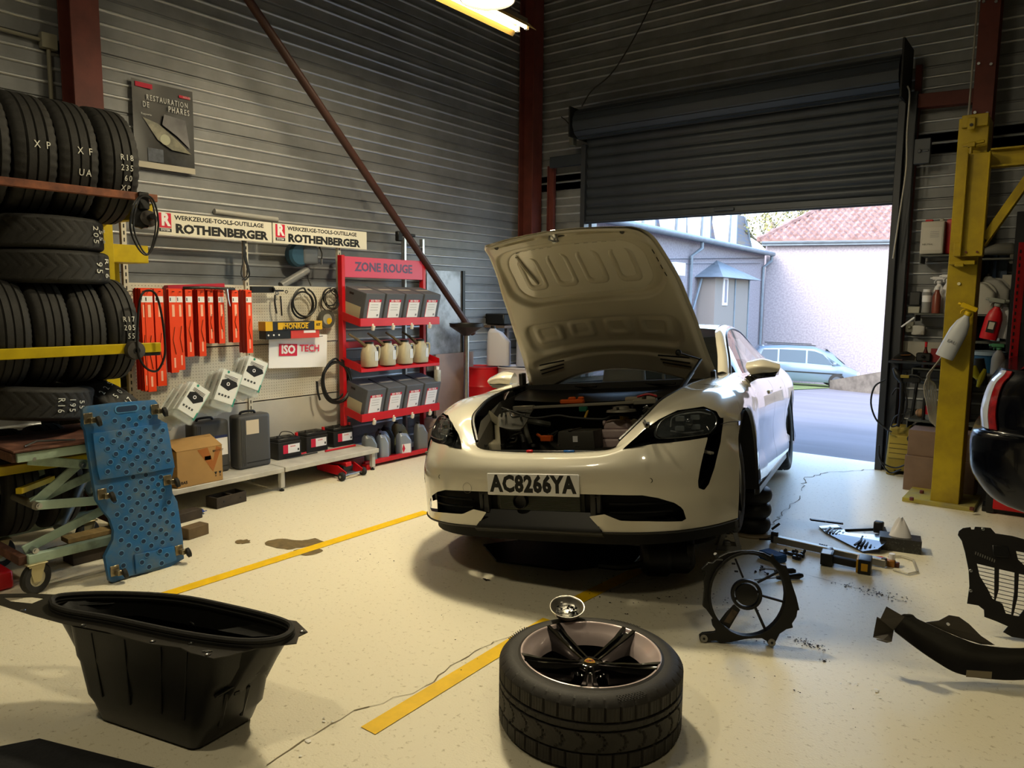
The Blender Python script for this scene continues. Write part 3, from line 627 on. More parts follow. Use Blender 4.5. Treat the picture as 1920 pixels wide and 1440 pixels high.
# parking sensors, tow cover outline
for y, z, sx in ((.60, .455, 1), (-.60, .455, 1)): MB().lathe([(.0095, 0), (.0115, .002), (.0135, 0)], 20, lookM((.868 if abs(y) < .65 else .82, y, z), (1, .25*sx*(1 if y > 0 else -1), 0))).build('parking_sensor', M_trim, car)
MB().lathe([(.028, 0), (.0285, .001), (.0295, 0)], 28, lookM((.925, -.40, .405), (1, -.15, 0))).build('tow_cover', mat('line_dark', '#6b675c', .5), car)
# headlights
for sg in (1, -1):
    nm = 'headlight'
    bk = MB(); poly = [(y, z) for y, z in lampP]
    def onface(y, z):
        best = None
        for r in FN:
            for v in r:
                d = (v.y-y)**2+(v.z-z)**2
                if best is None or d < best[0]: best = (d, v.x)
        return best[1]
    dense = []
    for i in range(len(lampP)):
        a, b = lampP[i], lampP[(i+1) % len(lampP)]
        for k in range(3): t = k/3; dense.append((a[0]+(b[0]-a[0])*t, a[1]+(b[1]-a[1])*t))
    if sg == 1: LX = [onface(y, z) for y, z in dense]
    ring = [Vector((x, y*sg, z)) for x, (y, z) in zip(LX, dense)]
    c = sum(ring, Vector())/len(ring); n = len(ring)
    inner = [v.lerp(c, .12)+Vector((-.045, -.02*sg, 0)) for v in ring]
    bk.add(ring+inner+[c+Vector((-.06, -.04*sg, 0))], [(i, (i+1) % n, n+(i+1) % n, n+i) for i in range(n)]+[(n+i, n+(i+1) % n, 2*n) for i in range(n)])
    hl = bk.build(nm, M_blackg, car)
    # clear lens over the outer part
    lensP = [(.605, .668), (.617, .735), (.69, .775), (.80, .785), (.855, .757), (.872, .712), (.86, .672), (.825, .653), (.66, .648)]
    lr = [Vector((onface(y, z)+.004, y*sg, z)) for y, z in lensP]; lr = cr(lr, 3, True); lc = sum(lr, Vector())/len(lr)+Vector((.012, .004*sg, 0)); m_ = len(lr)
    mid = [v.lerp(lc, .5)+Vector((.006, .002*sg, 0)) for v in lr]
    MB().add(lr+mid+[lc], [(i, (i+1) % m_, m_+(i+1) % m_, m_+i) for i in range(m_)]+[(m_+i, m_+(i+1) % m_, 2*m_) for i in range(m_)]).build('lens', M_lens, hl, angle=80)
    MB().tube([v.lerp(lc, .06) for v in lr], .003, 5, closed=True).build('lamp_rim', mat('chrome_dark', '#8b8f92', .15, 1), hl)
    cx = [Vector((.585, .70*sg, .74)), Vector((.52, .765*sg, .742)), Vector((.60, .70*sg, .69)), Vector((.535, .77*sg, .692))]
    for q in cx: MB().box(tuple(q), (.03, .05, .028)).build('led_module', mat('led_lens', '#5d6468', .1), hl, bevel=.008, seg=2)
    MB().tube(cr([(.62, .655*sg, .70), (.60, .67*sg, .752), (.52, .775*sg, .768), (.44, .83*sg, .75)], 5), .004, 5).tube(cr([(.62, .655*sg, .68), (.58, .72*sg, .665), (.5, .80*sg, .668)], 5), .004, 5).build('light_guide', mat('guide_white', '#8f9498', .3), hl)
    MB().sphere((.56, .735*sg, .715), .028, 14).build('projector', mat('projector', '#2c3236', .05, .6, coat=1), hl)
    # slit duct
    sp_ = [Vector((onface(min(y, .885), z)+.0, y*sg, z)) for y, z in slitP]; sc_ = [v+Vector((-.09, -.05*sg, 0)) for v in sp_]; n = len(sp_)
    MB().add(sp_+sc_, [(i, (i+1) % n, n+(i+1) % n, n+i) for i in range(n)]+[tuple(range(n, 2*n))]).build('air_curtain_slit', M_blackg, car)
    MB().beam((.60, .86*sg, .56), (.56, .80*sg, .57), .03, .012).build('slit_vane', mat('vane_grey', '#77756c', .4), car, bevel=.003)
    MB().box((.285, .953*sg, .69), (.075, .006, .026)).build('side_marker', mat('marker_dark', '#2a2422', .15, coat=.6), car, bevel=.003)
# ---- rear part of the front wings
s8 = [r[-1] for r in (FN)]   # last column of the dense net (arch edge and over the top)
nseg = 12; e0 = s8[4*nseg:]; idx = [0, 6, 12, 18, 24]
c0 = [e0[i] for i in idx]
wing = [c0,
 [(0, .945, .76), (-.06, .935, .81), (-.11, .90, .865), (-.15, .79, .90), (-.20, .65, .918)],
 [(-.2, .947, .706), (-.24, .95, .775), (-.27, .925, .865), (-.30, .80, .918), (-.34, .665, .928)],
 [(-.335, .947, .575), (-.39, .955, .69), (-.42, .933, .855), (-.43, .81, .93), (-.45, .68, .935)],
 [(-.398, .943, .37), (-.49, .955, .56), (-.53, .94, .84), (-.55, .82, .938), (-.57, .695, .942)],
 [(-.385, .93, .18), (-.60, .942, .40), (-.63, .938, .80), (-.65, .83, .94), (-.67, .708, .948)],
 [(-.66, .90, .17), (-.68, .935, .40), (-.69, .935, .80), (-.72, .83, .945), (-.78, .725, .955)]]
mirparts(net([[Vector(p) for p in r] for r in wing], 7, 5), 'front_wing', M_cp)
# ---- sides
ZP = [(.17, .90), (.22, .945), (.30, .948), (.42, .930), (.55, .932), (.68, .950), (.80, .940), (.88, .90), (.95, .83)]
YV = cr([Vector((z, y, 0)) for z, y in ZP], 8)
def yprof(z):
    for a, b in zip(YV[:-1], YV[1:]):
        if a.x <= z <= b.x: return a.y+(b.y-a.y)*(z-a.x)/max(1e-9, b.x-a.x)
    return YV[-1].y if z > .9 else YV[0].y
def zbelt(x): return .95+.028*min(1, max(0, (-.7-x)/2.4))
def side(x, v):
    z = .17+v*(zbelt(x)-.17); y = yprof(.17+v*.78)+.035*math.exp(-((x+2.9)/.6)**2)*(1 if v > .15 else v/.15)
    if x > -1.0: y -= .012*(x+1)/.35
    if x < -3.2: y -= .20*((-3.2-x)/.8)**2
    return Vector((x, y, z))
def sidepanel(name, xa, xb, nu, cut=None):
    V = [[side(xa+(xb-xa)*i/nu, j/26) for j in range(27)] for i in range(nu+1)]
    mirparts(V, name, M_cp, cut)
arc_r = lambda p: (p.x+2.9)**2+(p.z-.36)**2 < .395**2
sidepanel('front_door', -.685, -1.66, 30); sidepanel('rear_door', -1.667, -2.44, 24, arc_r); sidepanel('rear_quarter', -2.447, -3.85, 46, arc_r)
for sg in (-1, 1):
    for xh in (-1.42, -2.26):
        MB().box((xh, sg*.945, .80), (.2, .014, .03)).build('door_handle', M_cp, car, bevel=.006, seg=2)
    MB().beam((-.5, sg*.93, .20), (-2.45, sg*.93, .20), .04, .06).build('sill', M_trim, car, bevel=.01)
    MB().lathe([(.40, -.015), (.385, -.0), (.385, .3)], 30, frameM((0, sg*.945, .36), (1, 0, 0), (0, 0, 1), (0, -sg, 0)), a0=-.35, a1=PI+.35).build('wheel_arch_liner', M_black, car)
    MB().lathe([(.395, 0), (.385, .01), (.385, .34)], 30, frameM((-2.9, sg*.955, .36), (1, 0, 0), (0, 0, 1), (0, -sg, 0)), a0=-.3, a1=PI+.3).build('wheel_arch_liner', M_black, car)
# ---- tail
tail = [[(-3.85, .79, .30), (-3.95, .62, .28), (-4.0, .3, .26), (-4.01, 0, .26)], [(-3.85, .80, .55), (-3.98, .65, .55), (-4.03, .3, .55), (-4.04, 0, .55)], [(-3.85, .79, .82), (-3.97, .64, .85), (-4.02, .3, .87), (-4.03, 0, .87)], [(-3.85, .70, .975), (-3.93, .6, .99), (-3.97, .3, 1.0), (-3.98, 0, 1.0)], [(-3.5, .66, 1.04), (-3.55, .5, 1.07), (-3.6, .3, 1.08), (-3.6, 0, 1.08)]]
gridmb(net([[Vector(p) for p in r] for r in tail], 5, 6), None, None, True).build('tail', M_cp, car, angle=60)
MB().box((-3.97, 0, .86), (.06, 1.5, .03)).build('tail_light_bar', mat('tail_red', '#8a0c10', .2), car, bevel=.008)
# ---- glasshouse
RL_ = [(-.78, .735, .955), (-.98, .705, 1.07), (-1.2, .66, 1.19), (-1.45, .62, 1.285), (-1.85, .60, 1.335), (-2.35, .595, 1.325), (-2.85, .60, 1.25), (-3.3, .635, 1.13), (-3.65, .68, 1.02)]
rows = [[Vector((x-.01, y-.065, z+.008)) for x, y, z in RL_], [Vector((x, y-.03, z+.014)) for x, y, z in RL_], [Vector((x, y, z)) for x, y, z in RL_], [Vector((x, y+.018, z-.022)) for x, y, z in RL_]]
mirparts(net(rows, 4, 6), 'roof_pillar', M_cp, None, 70)
wsn = [[Vector(p) for p in r] for r in ([(-.79, .665, .96), (-.62, .4, .92), (-.56, 0, .905)], [(-1.0, .64, 1.085), (-.87, .38, 1.08), (-.82, 0, 1.08)], [(-1.22, .595, 1.205), (-1.10, .36, 1.225), (-1.05, 0, 1.235)], [(-1.47, .555, 1.295), (-1.40, .3, 1.325), (-1.37, 0, 1.335)])]
gridmb(net(wsn, 6, 8), None, None, True).build('windscreen', M_glass, car, angle=70)
rfn = [[Vector(p) for p in r] for r in ([(-1.46, .557, 1.298), (-1.41, .3, 1.33), (-1.38, 0, 1.34)], [(-1.86, .535, 1.35), (-1.85, .3, 1.375), (-1.85, 0, 1.38)], [(-2.35, .53, 1.338), (-2.35, .3, 1.365), (-2.35, 0, 1.372)], [(-2.86, .537, 1.262), (-2.86, .3, 1.29), (-2.86, 0, 1.298)])]
gridmb(net(rfn, 6, 6), None, None, True).build('roof', M_cp, car, angle=70)
rgn = [[Vector(p) for p in r] for r in ([(-2.86, .537, 1.262), (-2.86, .3, 1.29), (-2.86, 0, 1.298)], [(-3.3, .57, 1.142), (-3.3, .3, 1.17), (-3.3, 0, 1.175)], [(-3.66, .6, 1.03), (-3.66, .3, 1.065), (-3.66, 0, 1.07)])]
gridmb(net(rgn, 6, 6), None, None, True).build('rear_window', M_glass, car, angle=70)
rc = cr([Vector((x, y+.017, z-.022)) for x, y, z in RL_], 6)
for sg in (-1, 1):
    def gl(xa, xb, name, m):
        P = [p for p in rc if xb-.001 <= p.x <= xa+.001]; V = []
        for p in P:
            b = side(p.x, 1.0); V.append([Vector((b.x+(p.x-b.x)*t, (b.y-.012+(p.y-b.y+.012)*t)*sg, b.z-.01+(p.z-b.z+.01)*t+0.0)) for t in (0, .25, .5, .75, 1)])
        if len(V) > 1: gridmb(V).build(name, m, car, angle=70)
    gl(-.78, -1.55, 'front_side_window', M_glassl); gl(-1.63, -2.45, 'rear_side_window', M_glassl); gl(-1.5, -1.7, 'door_pillar', M_blackg); gl(-2.4, -3.6, 'quarter_window', M_glassl)
    MB().tube([(p.x, (p.y+.003)*sg, p.z) for p in rc], .008, 6).build('window_trim', M_trim, car)
    # mirror
    mm = net([[Vector(p) for p in r] for r in ([(-.66, .90, 1.02), (-.66, .98, 1.03), (-.66, 1.06, 1.02)], [(-.64, .87, 1.075), (-.60, .97, 1.08), (-.66, 1.085, 1.06)], [(-.72, .875, 1.115), (-.72, .97, 1.13), (-.74, 1.075, 1.095)], [(-.80, .89, 1.075), (-.80, .98, 1.085), (-.80, 1.07, 1.06)], [(-.80, .90, 1.02), (-.80, .98, 1.02), (-.79, 1.06, 1.015)], [(-.66, .90, 1.02), (-.66, .98, 1.03), (-.66, 1.06, 1.02)])], 5, 5)
    mq = [[Vector((v.x-.06, v.y*sg, v.z-.085)) for v in r] for r in mm]; mb = gridmb(mq)
    for k in (0, -1): mb.add([r[k] for r in mq[:-1]], [tuple(range(len(mq)-1))])
    mo = mb.build('door_mirror', M_cp, car, angle=50)
    MB(Matrix.Translation((0, 0, -.03))).add([(-.72, .90*sg, .975), (-.715, 1.065*sg, .985), (-.74, 1.05*sg, .958), (-.76, .90*sg, .945), (-.82, .90*sg, .95), (-.82, 1.05*sg, .96)], [(0, 1, 2, 3), (3, 2, 5, 4)]).build('mirror_base', M_blackg, mo, solid=.008, smooth=False)
    MB().beam((-.80, .82*sg, .88), (-.75, .93*sg, .935), .05, .05, (1, 0, 0)).build('mirror_stalk', M_blackg, mo, bevel=.01)
# ---- floor pan and cabin
MB().bb((.60, -.80, .165), (-3.9, .80, .19)).build('underbody', M_trim, car, smooth=False)
MB().bb((-.50, -.70, .2), (-.55, .70, .93)).bb((-.5, -.75, .3), (-3.6, -.70, .93)).bb((-.5, .70, .3), (-3.6, .75, .93)).build('cabin_lining', mat('cabin_grey', '#2a2a28', .8), car, smooth=False)
MB().bb((-.55, -.72, .86), (-1.05, .72, .93)).build('dashboard', M_black, car, bevel=.03, seg=2)
for y in (-.38, .38):
    s = MB().box((-1.75, y, .55), (.5, .5, .16)).build('front_seat', mat('seat_beige', '#7d776b', .8), car, bevel=.05, seg=3)
    MB().box((0, 0, .33), (.14, .46, .66), TR(-1.98, y, .55, 0, 0, -.25), taper=.75).build('seat_back', MATS['seat_beige'], s, bevel=.05, seg=3)
    MB().box((-2.12, y, 1.19), (.10, .26, .15)).cyl((-2.1, y-.06, 1.05), (-2.11, y-.06, 1.15), .008).cyl((-2.1, y+.06, 1.05), (-2.11, y+.06, 1.15), .008).build('headrest', MATS['seat_beige'], s, bevel=.035, seg=3)
MB().box((-2.75, 0, .75), (.2, 1.2, .6)).build('rear_seat', mat('seat_dark', '#3a3834', .8), car, bevel=.05, seg=2)
swM = lookM((-1.15, .38, .96), (.9, 0, .4)); MB().lathe([(.175+.014*math.cos(a), .014*math.sin(a)) for a in [2*PI*i/8 for i in range(8)]], 32, swM, closed=True).box((0, 0, 0), (.33, .04, .02), swM).cyl(swM @ Vector((0, 0, -.02)), swM @ Vector((0, 0, .02)), .05, 16).build('steering_wheel', M_black, car)
MB().box((-1.33, 0, 1.245), (.03, .24, .07)).cyl((-1.33, 0, 1.27), (-1.36, 0, 1.33), .012).build('inner_mirror', M_black, car, bevel=.02, seg=2)
# ---- wheels of the car
def tyre_mb(mb, r0=.255, r1=.35, w=.25, n=144, M=None, blocks=3, vee=False):
    h_ = w/2; prof = [(r0, -h_*.80), (r0+.006, -h_*.88), (r0+.03, -h_*.97), ((r0+r1)/2, -h_), (r1-.02, -h_*.95), (r1-.006, -h_*.86), (r1, -h_*.74)]
    for c in (-.42, -.02, .38): prof += [(r1, (c-.03)*w), (r1-.009, (c-.022)*w), (r1-.009, (c+.022)*w), (r1, (c+.03)*w)]
    prof = prof[:7]+[(r1+.001, -.26*w), (r1-.009, -.25*w), (r1-.009, -.21*w), (r1+.002, -.20*w), (r1+.002, -.02*w), (r1-.009, -.012*w), (r1-.009, .02*w), (r1+.002, .03*w), (r1+.002, .20*w), (r1-.009, .21*w), (r1-.009, .25*w), (r1+.001, .26*w)]+[(a, -b) for a, b in prof[:7][::-1]]
    K = len(prof)
    if vee:
        n = 264; prof = prof[:7]+[(r1, w*(-.34+.68*k/16)) for k in range(17)]+prof[-7:]; K = len(prof)
    def rf(i, j, r, z):
        if vee: return r-.006 if 6 < i < K-7 and (j+abs(i-K//2)) % 8 == 0 else r
        if (i in (4, 5, 6) or i in (K-5, K-6, K-7)) and j % blocks == 0: return r-.008
        return r
    return mb.lathe(prof, n, M, rf=rf)
def wheel_part(x, y, z, sg, name='wheel'):
    M2 = frameM((x, y, z), (1, 0, 0), (0, 0, 1) if sg < 0 else (0, 0, -1), (0, sg, 0)); mb = MB(); tyre_mb(mb, .255, .35, .26, 96, M2)
    wo = mb.build(name, M_rub, car); MB().lathe([(.258, .10), (.25, .08), (.235, .0), (.235, -.1), (.255, -.12)], 40, M2).build('rim', M_trim, wo)
    sp2 = MB()
    for k in range(5):
        a = 2*PI*k/5+.3; c_, s_ = math.cos(a), math.sin(a)
        sp2.beam(M2 @ Vector((0, 0, .05)), M2 @ Vector((.25*c_, .25*s_, .095)), .07, .025, M2.to_3x3() @ Vector((0, 0, 1)))
    sp2.cyl(M2 @ Vector((0, 0, 0)), M2 @ Vector((0, 0, .08)), .07, 20); sp2.build('spokes', M_blackg, wo, bevel=.006)
    MB().cyl(M2 @ Vector((0, 0, -.02)), M2 @ Vector((0, 0, -.0)), .19, 32).build('brake_disc', M_steel, wo); return wo
wheel_part(-2.9, .82, .36, 1); wheel_part(-2.9, -.82, .36+.12, -1); wheel_part(0, -.80, .30, -1)
# front left corner without its wheel: hub, disc, strut, arm, plus the small emergency wheel seen behind the bumper
M2 = frameM((0, .70, .24), (1, 0, 0), (0, 0, -1), (0, 1, 0))
MB().lathe([(.07, .02), (.205, .02), (.205, -.014), (.07, -.014)], 48, M2, closed=True).build('brake_disc', M_steel, car)
MB().lathe([(0, .06), (.05, .06), (.08, .045), (.08, -.02), (0, -.02)], 24, M2).build('hub', M_dsteel, car)
for k in range(5): MB().cyl(M2 @ Vector((.056*math.cos(k*1.2566), .056*math.sin(k*1.2566), .04)), M2 @ Vector((.056*math.cos(k*1.2566), .056*math.sin(k*1.2566), .075)), .007, 8).build('wheel_stud', M_steel, car)
MB().box((-.17, .70, .32), (.10, .09, .2)).build('brake_caliper', mat('caliper', '#2e2e2e', .4, .4), car, bevel=.02, seg=2)
MB().cyl((.02, .62, .3), (-.02, .56, .78), .03, 14).cyl((0, .6, .5), (-.02, .57, .75), .055, 14).build('suspension_strut', M_dsteel, car)
MB().beam((0, .64, .16), (.02, .3, .2), .07, .035).build('lower_arm', mat('cast_alloy', '#77787a', .5, .7), car, bevel=.008)
tb_ = MB(); M3 = frameM((.11, .865, .33), (1, .0, 0), (0, 0, -1), (0, 1, 0)); tyre_mb(tb_, .19, .272, .10, 96, M3); tw = tb_.build('temporary_wheel', M_rub, car)
MB().lathe([(.195, .04), (.18, .03), (.17, -.02), (.09, .0), (.06, .03), (0, .03)], 40, M3).build('rim', mat('rim_silver', '#a8aaac', .35, .8), tw)
for k in range(6): MB().cyl(M3 @ Vector((.13*math.cos(k*1.047), .13*math.sin(k*1.047), .0)), M3 @ Vector((.13*math.cos(k*1.047), .13*math.sin(k*1.047), .012)), .02, 10).build('rim_hole', M_black, tw)
# ---- bonnet, opened about its rear hinge
HB = Matrix.Translation((-.62, 0, .90)) @ Matrix.Rotation(-R(50.5), 4, 'Y') @ Matrix.Translation((.62, 0, -.90))
he = [(.762, .455, .632, .815, .595), (.70, .50, .69, .76, .655), (.60, .53, .765, .66, .71), (.42, .565, .83, .47, .785), (.24, .60, .868, .28, .84), (.07, .62, .892, .10, .877), (-.10, .64, .91, -.05, .903), (-.34, .66, .928, -.24, .925), (-.57, .69, .94, -.38, .938), (-.76, .715, .953, -.50, .947)]
def hrow(r, inset=0, dz=0):
    xe, ye, ze, xc, zc = r; ye -= inset
    return [Vector((xc+(xe-xc)*t**2, ye*t*1.0, zc+(ze-zc)*abs(t)**2.2+.012*(1-t*t)+dz)) for t in [k/4 for k in range(-4, 5)]]
HN = net([hrow(r) for r in he], 6, 6)
ho = gridmb(HN).build('bonnet', M_cp, car, angle=70); ho.matrix_local = HB
# inner panel with pressed recesses
U, Vn = 150, 110; base = net([hrow(r, .018, -.006) for r in he], 17, 14)
nb, mb_ = len(base)-1, len(base[0])-1
def bs(u, v):
    a = u*nb; b = v*mb_; i = min(int(a), nb-1); j = min(int(b), mb_-1); s, t = a-i, b-j
    return base[i][j]*(1-s)*(1-t)+base[i+1][j]*s*(1-t)+base[i][j+1]*(1-s)*t+base[i+1][j+1]*s*t
def sdr(u, v, cu, cv, hu, hv, r):
    du = abs(u-cu)-hu+r; dv = abs(v-cv)-hv+r; return math.hypot(max(du, 0), max(dv, 0))+min(max(du, dv), 0)-r
def ss(x, a, b): t = min(1, max(0, (x-a)/(b-a))); return t*t*(3-2*t)
def emboss(u, v):
    # u 0 front..1 rear (metres ~1.4), v -1..1 across; returns depth below the frame (positive = recessed towards the skin)
    U_ = u*1.42; W_ = v*(.46+.22*u); h = 0
    d = ss(-sdr(U_, W_, .50, 0, .235, .50, .17), -.012, .02)*.022                          # big rounded recess
    d2 = ss(-sdr(U_, W_, .51, 0, .185, .43, .13), -.008, .012)*.012
    h = d+d2
    for cv in (-.29, -.095, .095, .29):                                               # four pressed tongues
        h -= ss(-sdr(U_, W_, .51, cv*1.02, .125, .075, .05), -.008, .01)*.012
        h += ss(-sdr(U_, W_, .49, cv*1.02, .105, .042, .03), -.005, .006)*.009
    h += ss(-sdr(U_, W_, 1.00, 0, .105, .52, .08), -.01, .014)*.016
    for cv, wv in ((-.36, .10), (-.125, .085), (.125, .085), (.36, .10)):
        h -= ss(-sdr(U_, W_, .985, cv, .06, wv, .03), -.006, .008)*.010
        h += ss(-sdr(U_, W_, .98, cv, .038, wv-.035, .02), -.004, .004)*.007
    for sg in (-1, 1): h += ss(-sdr(U_, W_, .14, sg*.23, .018, .11, .018), -.006, .01)*.008; h += ss(-sdr(U_, W_, .10, sg*.27, .05, .16, .05), -.006, .01)*.006
    h += ss(-sdr(U_, W_, .12, 0, .06, .07, .05), -.01, .01)*.010
    h += ss(-sdr(U_, W_, 1.17, 0, .03, .56, .02), -.01, .02)*.012
    h -= ss(min(u*1.42, (1-u)*1.42, (1-abs(v))*(.46+.22*u)), .0, .035)*.014-.0
    return h*1.35
def inner(a, b):
    v = 2*b-1; p = bs(a, b); return Vector((p.x, p.y, p.z-.012+emboss(a, v)))
ib = MB().grid(inner, U, Vn).build('bonnet_inner_panel', M_cpi, ho, angle=60)
def hp(U_, W_, lift=.003):   # point on the inner panel from metres along / across
    u = U_/1.42; v = W_/(.46+.22*u); p = inner(u, (v+1)/2); return Vector((p.x, p.y, p.z-lift))
def slots(a, b, n, frac=.55, w=.004):
    mb = MB()
    for k in range(n):
        t0 = k/n; t1 = t0+frac/n; p = hp(a[0]+(b[0]-a[0])*t0, a[1]+(b[1]-a[1])*t0); q = hp(a[0]+(b[0]-a[0])*t1, a[1]+(b[1]-a[1])*t1); mb.beam(p, q, w, .003)
    return mb.build('drain_slots', M_trim, ho, smooth=False)
for L_ in (((.33, -.33), (.33, -.06), 5), ((.33, .06), (.33, .33), 5), ((.36, -.20), (.66, -.20), 6), ((.40, 0.0), (.66, 0.0), 4), ((.36, .20), (.66, .20), 6), ((.40, .485), (.60, .52), 4)): stuff(slots(*L_))
for sg in (-1, 1):
    mb = MB().cyl(hp(.13, sg*.395, .004), hp(.13, sg*.395, -.002), .014, 14); mb.build('rubber_buffer', M_trim, ho)
    for k in range(3): MB().beam(hp(1.20+.03*k, sg*(.33+.01*k), .002), hp(1.18+.03*k, sg*.53, .002), .008, .006).build('vent_slot', M_trim, ho)
MB().box(tuple(hp(.13, 0, .02)), (.07, .03, .03)).tube([hp(.10, -.02, .02), hp(.12, -.02, .055), hp(.16, 0, .06), hp(.19, .01, .04), hp(.23, .005, .01)], .006, 6).tube([hp(.10, .02, .02), hp(.13, .025, .05), hp(.17, .0, .045)], .006, 6).build('bonnet_latch', M_steel, ho, bevel=.004)
MB().tube([hp(.36, -.34, .012), hp(.45, -.325, .016), hp(.58, -.29, .012)], .009, 8).build('pressed_rib', M_cpi, ho)
MB().box(tuple(hp(.17, .04, .004)), (.004, .05, .006)).build('latch_slot', M_trim, ho)
# hinge arm, struts
hr = HB @ Vector((-.50, -.64, .90)); MB().beam((-.52, -.69, .66), (hr.x+.05, -.68, hr.z+.03), .03, .075, (1, 0, 0)).build('bonnet_hinge', M_trim, car, bevel=.006)
MB().beam((-.55, .69, .75), (-.50, .69, .98), .03, .05, (1, 0, 0)).build('bonnet_hinge', M_trim, car, bevel=.006)
a = CL(1276, 730, 1, .60); b = CL(1314, 674, 1, .64); c = CL(1272, 661, 1, .55)
MB().cyl(a, b, .010, 10).cyl(a, a.lerp(b, .55), .014, 10).build('gas_strut', M_trim, car); MB().cyl(b, c, .006, 8).sphere(c, .02, 10).build('stay_rod', M_trim, car)
# ---- engine bay
MB().bb((.74, -.42, .30), (.76, .42, .56)).bb((.76, -.42, .30), (-.5, .42, .32)).add([(.74, -.44, .3), (.74, -.44, .60), (.5, -.52, .74), (.1, -.58, .84), (-.5, -.62, .90), (-.5, -.62, .3)], [(0, 1, 2, 3, 4, 5)]).add([(.74, .44, .3), (.74, .44, .60), (.5, .52, .74), (.1, .58, .84), (-.5, .62, .90), (-.5, .62, .3)], [(0, 1, 2, 3, 4, 5)]).bb((-.48, -.62, .3), (-.5, .62, .8)).build('bay_tub', mat('bay_black', '#4a4740', .7), car, smooth=False)
B = lambda x, y, z: CL(x, y, 2, z) if (y > 785 or CL(x, y, 2, z).x > .15) else CL(x, y, 0, .22)
BX = lambda x, y, xx: CL(x, y, 0, xx)
cm = MB(); cm.box((.735, 0, .575), (.05, .84, .03))
cmo = cm.build('front_crossmember', M_trim, car, bevel=.004)
for xx in (905, 950, 1075, 1150): p = B(xx, 838, .592); MB().beam(p, p+Vector((-.05, .015, .0)), .004, .004).build('crossmember_rib', M_steel, cmo)
for xx, m in ((912, M_steel), (1000, M_steel), (1047, M_steel), (942, M_dsteel)): p = B(xx, 837, .593); MB().lathe([(0, .006), (.006, .006), (.007, .012), (.011, .012), (.011, 0)], 12, Matrix.Translation(p)).build('bolt', m, cmo)
p = B(993, 846, .593); MB().box(tuple(p), (.02, .035, .014)).build('red_cap', M_red, cmo, bevel=.004); p = B(1067, 846, .593); MB().box(tuple(p), (.015, .06, .01)).build('blue_cap', mat('blue_plastic', '#1f5fae', .4), cmo, bevel=.003)
mb = MB(); q = [CL(917, 768, 0, .34), CL(935, 782, 0, .40), CL(939, 833, 2, .60), CL(897, 832, 2, .60), CL(903, 800, 2, .665)]
mb.add([tuple(v) for v in q]+[(v.x, v.y, v.z-.06) for v in q], [(0, 1, 2, 3, 4), (5, 6, 1, 0), (6, 7, 2, 1), (7, 8, 3, 2), (8, 9, 4, 3), (9, 5, 0, 4)]).build('cream_side_cover', mat('cream_plastic', '#cfc7ad', .5, var=.2, vs=12), car, bevel=.006)
for t in (.2, .5, .8): p = B(925-10*t, 775+55*t, .705-.09*t); MB().cyl(p, p+Vector((0, 0, .008)), .006, 8).build('clip', mat('clip_brown', '#6a5430', .5), car)
mb = MB()
mb.grid(lambda u, v: Vector((.06+.22*u, -.56+.20*v, .76+.03*math.sin(3*u+2*v)-.06*u)), 8, 6).build('moulded_cover', mat('cover_grey', '#54544e', .6, bump=.1, bs=20), car, solid=.01)
p = B(942, 806, .62); MB().box(tuple(p), (.05, .07, .06)).build('valve_block', mat('alloy_box', '#a7a69c', .4, .5), car, bevel=.005)
M_hose = mat('hose', '#2b2b28', .55); M_hoseg = mat('hose_grey', '#5a5a52', .5)
def hose(pts, r, m=M_hose, name='hose', n=8): return MB().tube(cr([B(*q) for q in pts], 5), r, n).build(name, m, car)
hose([(940, 782, .70), (943, 770, .72), (955, 770, .72), (962, 782, .70), (985, 778, .70)], .007, M_steel, 'pipe'); hose([(948, 775, .72), (952, 790, .68), (965, 792, .68), (978, 780, .70)], .006, M_steel, 'pipe')
hose([(950, 800, .62), (965, 806, .62), (978, 818, .6), (983, 832, .56)], .016); hose([(975, 790, .66), (990, 790, .68), (1008, 792, .68), (1030, 796, .66)], .02, M_hoseg); hose([(984, 792, .68), (986, 805, .64), (990, 820, .60), (995, 832, .56)], .017, M_hoseg)
hose([(940, 765, .74), (962, 772, .72), (1000, 784, .70), (1045, 779, .72), (1075, 783, .72), (1130, 786, .72), (1150, 778, .73), (1180, 780, .72), (1205, 788, .70)], .007)
hose([(952, 825, .60), (958, 818, .62), (968, 818, .62), (966, 828, .6), (956, 830, .6)], .005, M_steel, 'pipe'); hose([(1008, 815, .62), (1020, 822, .62), (1034, 822, .62)], .01, mat('orange_hv', '#d35a10', .5), 'high_voltage_cable')
p = B(1025, 822, .625); MB().box(tuple(p), (.04, .07, .035)).build('orange_plug', MATS['orange_hv'], car, bevel=.005)
p = BX(1073, 753, .03); MB().box(tuple(p), (.04, .16, .03)).box((p.x, p.y, p.z+.02), (.03, .05, .02)).box((p.x, p.y+.06, p.z+.02), (.03, .04, .02)).build('orange_connector', MATS['orange_hv'], car, bevel=.008)
for i in range(12):
    a_ = B(950+rnd.uniform(0, 90), 798+rnd.uniform(0, 28), .58); MB().tube(cr([a_, a_+Vector((rnd.uniform(-.03, .03), rnd.uniform(-.05, .05), .04)), a_+Vector((rnd.uniform(-.05, .05), rnd.uniform(-.08, .08), .0))], 4), rnd.uniform(.004, .009), 6).build('small_hose', rnd.choice([M_hose, M_hoseg, M_black]), car)
for i in range(8):
    a_ = B(955+rnd.uniform(0, 75), 805+rnd.uniform(0, 22), .58); MB().box(tuple(a_), (rnd.uniform(.02, .05), rnd.uniform(.02, .05), rnd.uniform(.02, .05)), None).build('fitting', rnd.choice([M_dsteel, M_black, M_steel]), car, bevel=.004)
p0, p1 = B(1040, 830, .60), B(1118, 828, .60); bx = MB()
cx = (p0.x+p1.x)/2-.10; cy = (p0.y+p1.y)/2
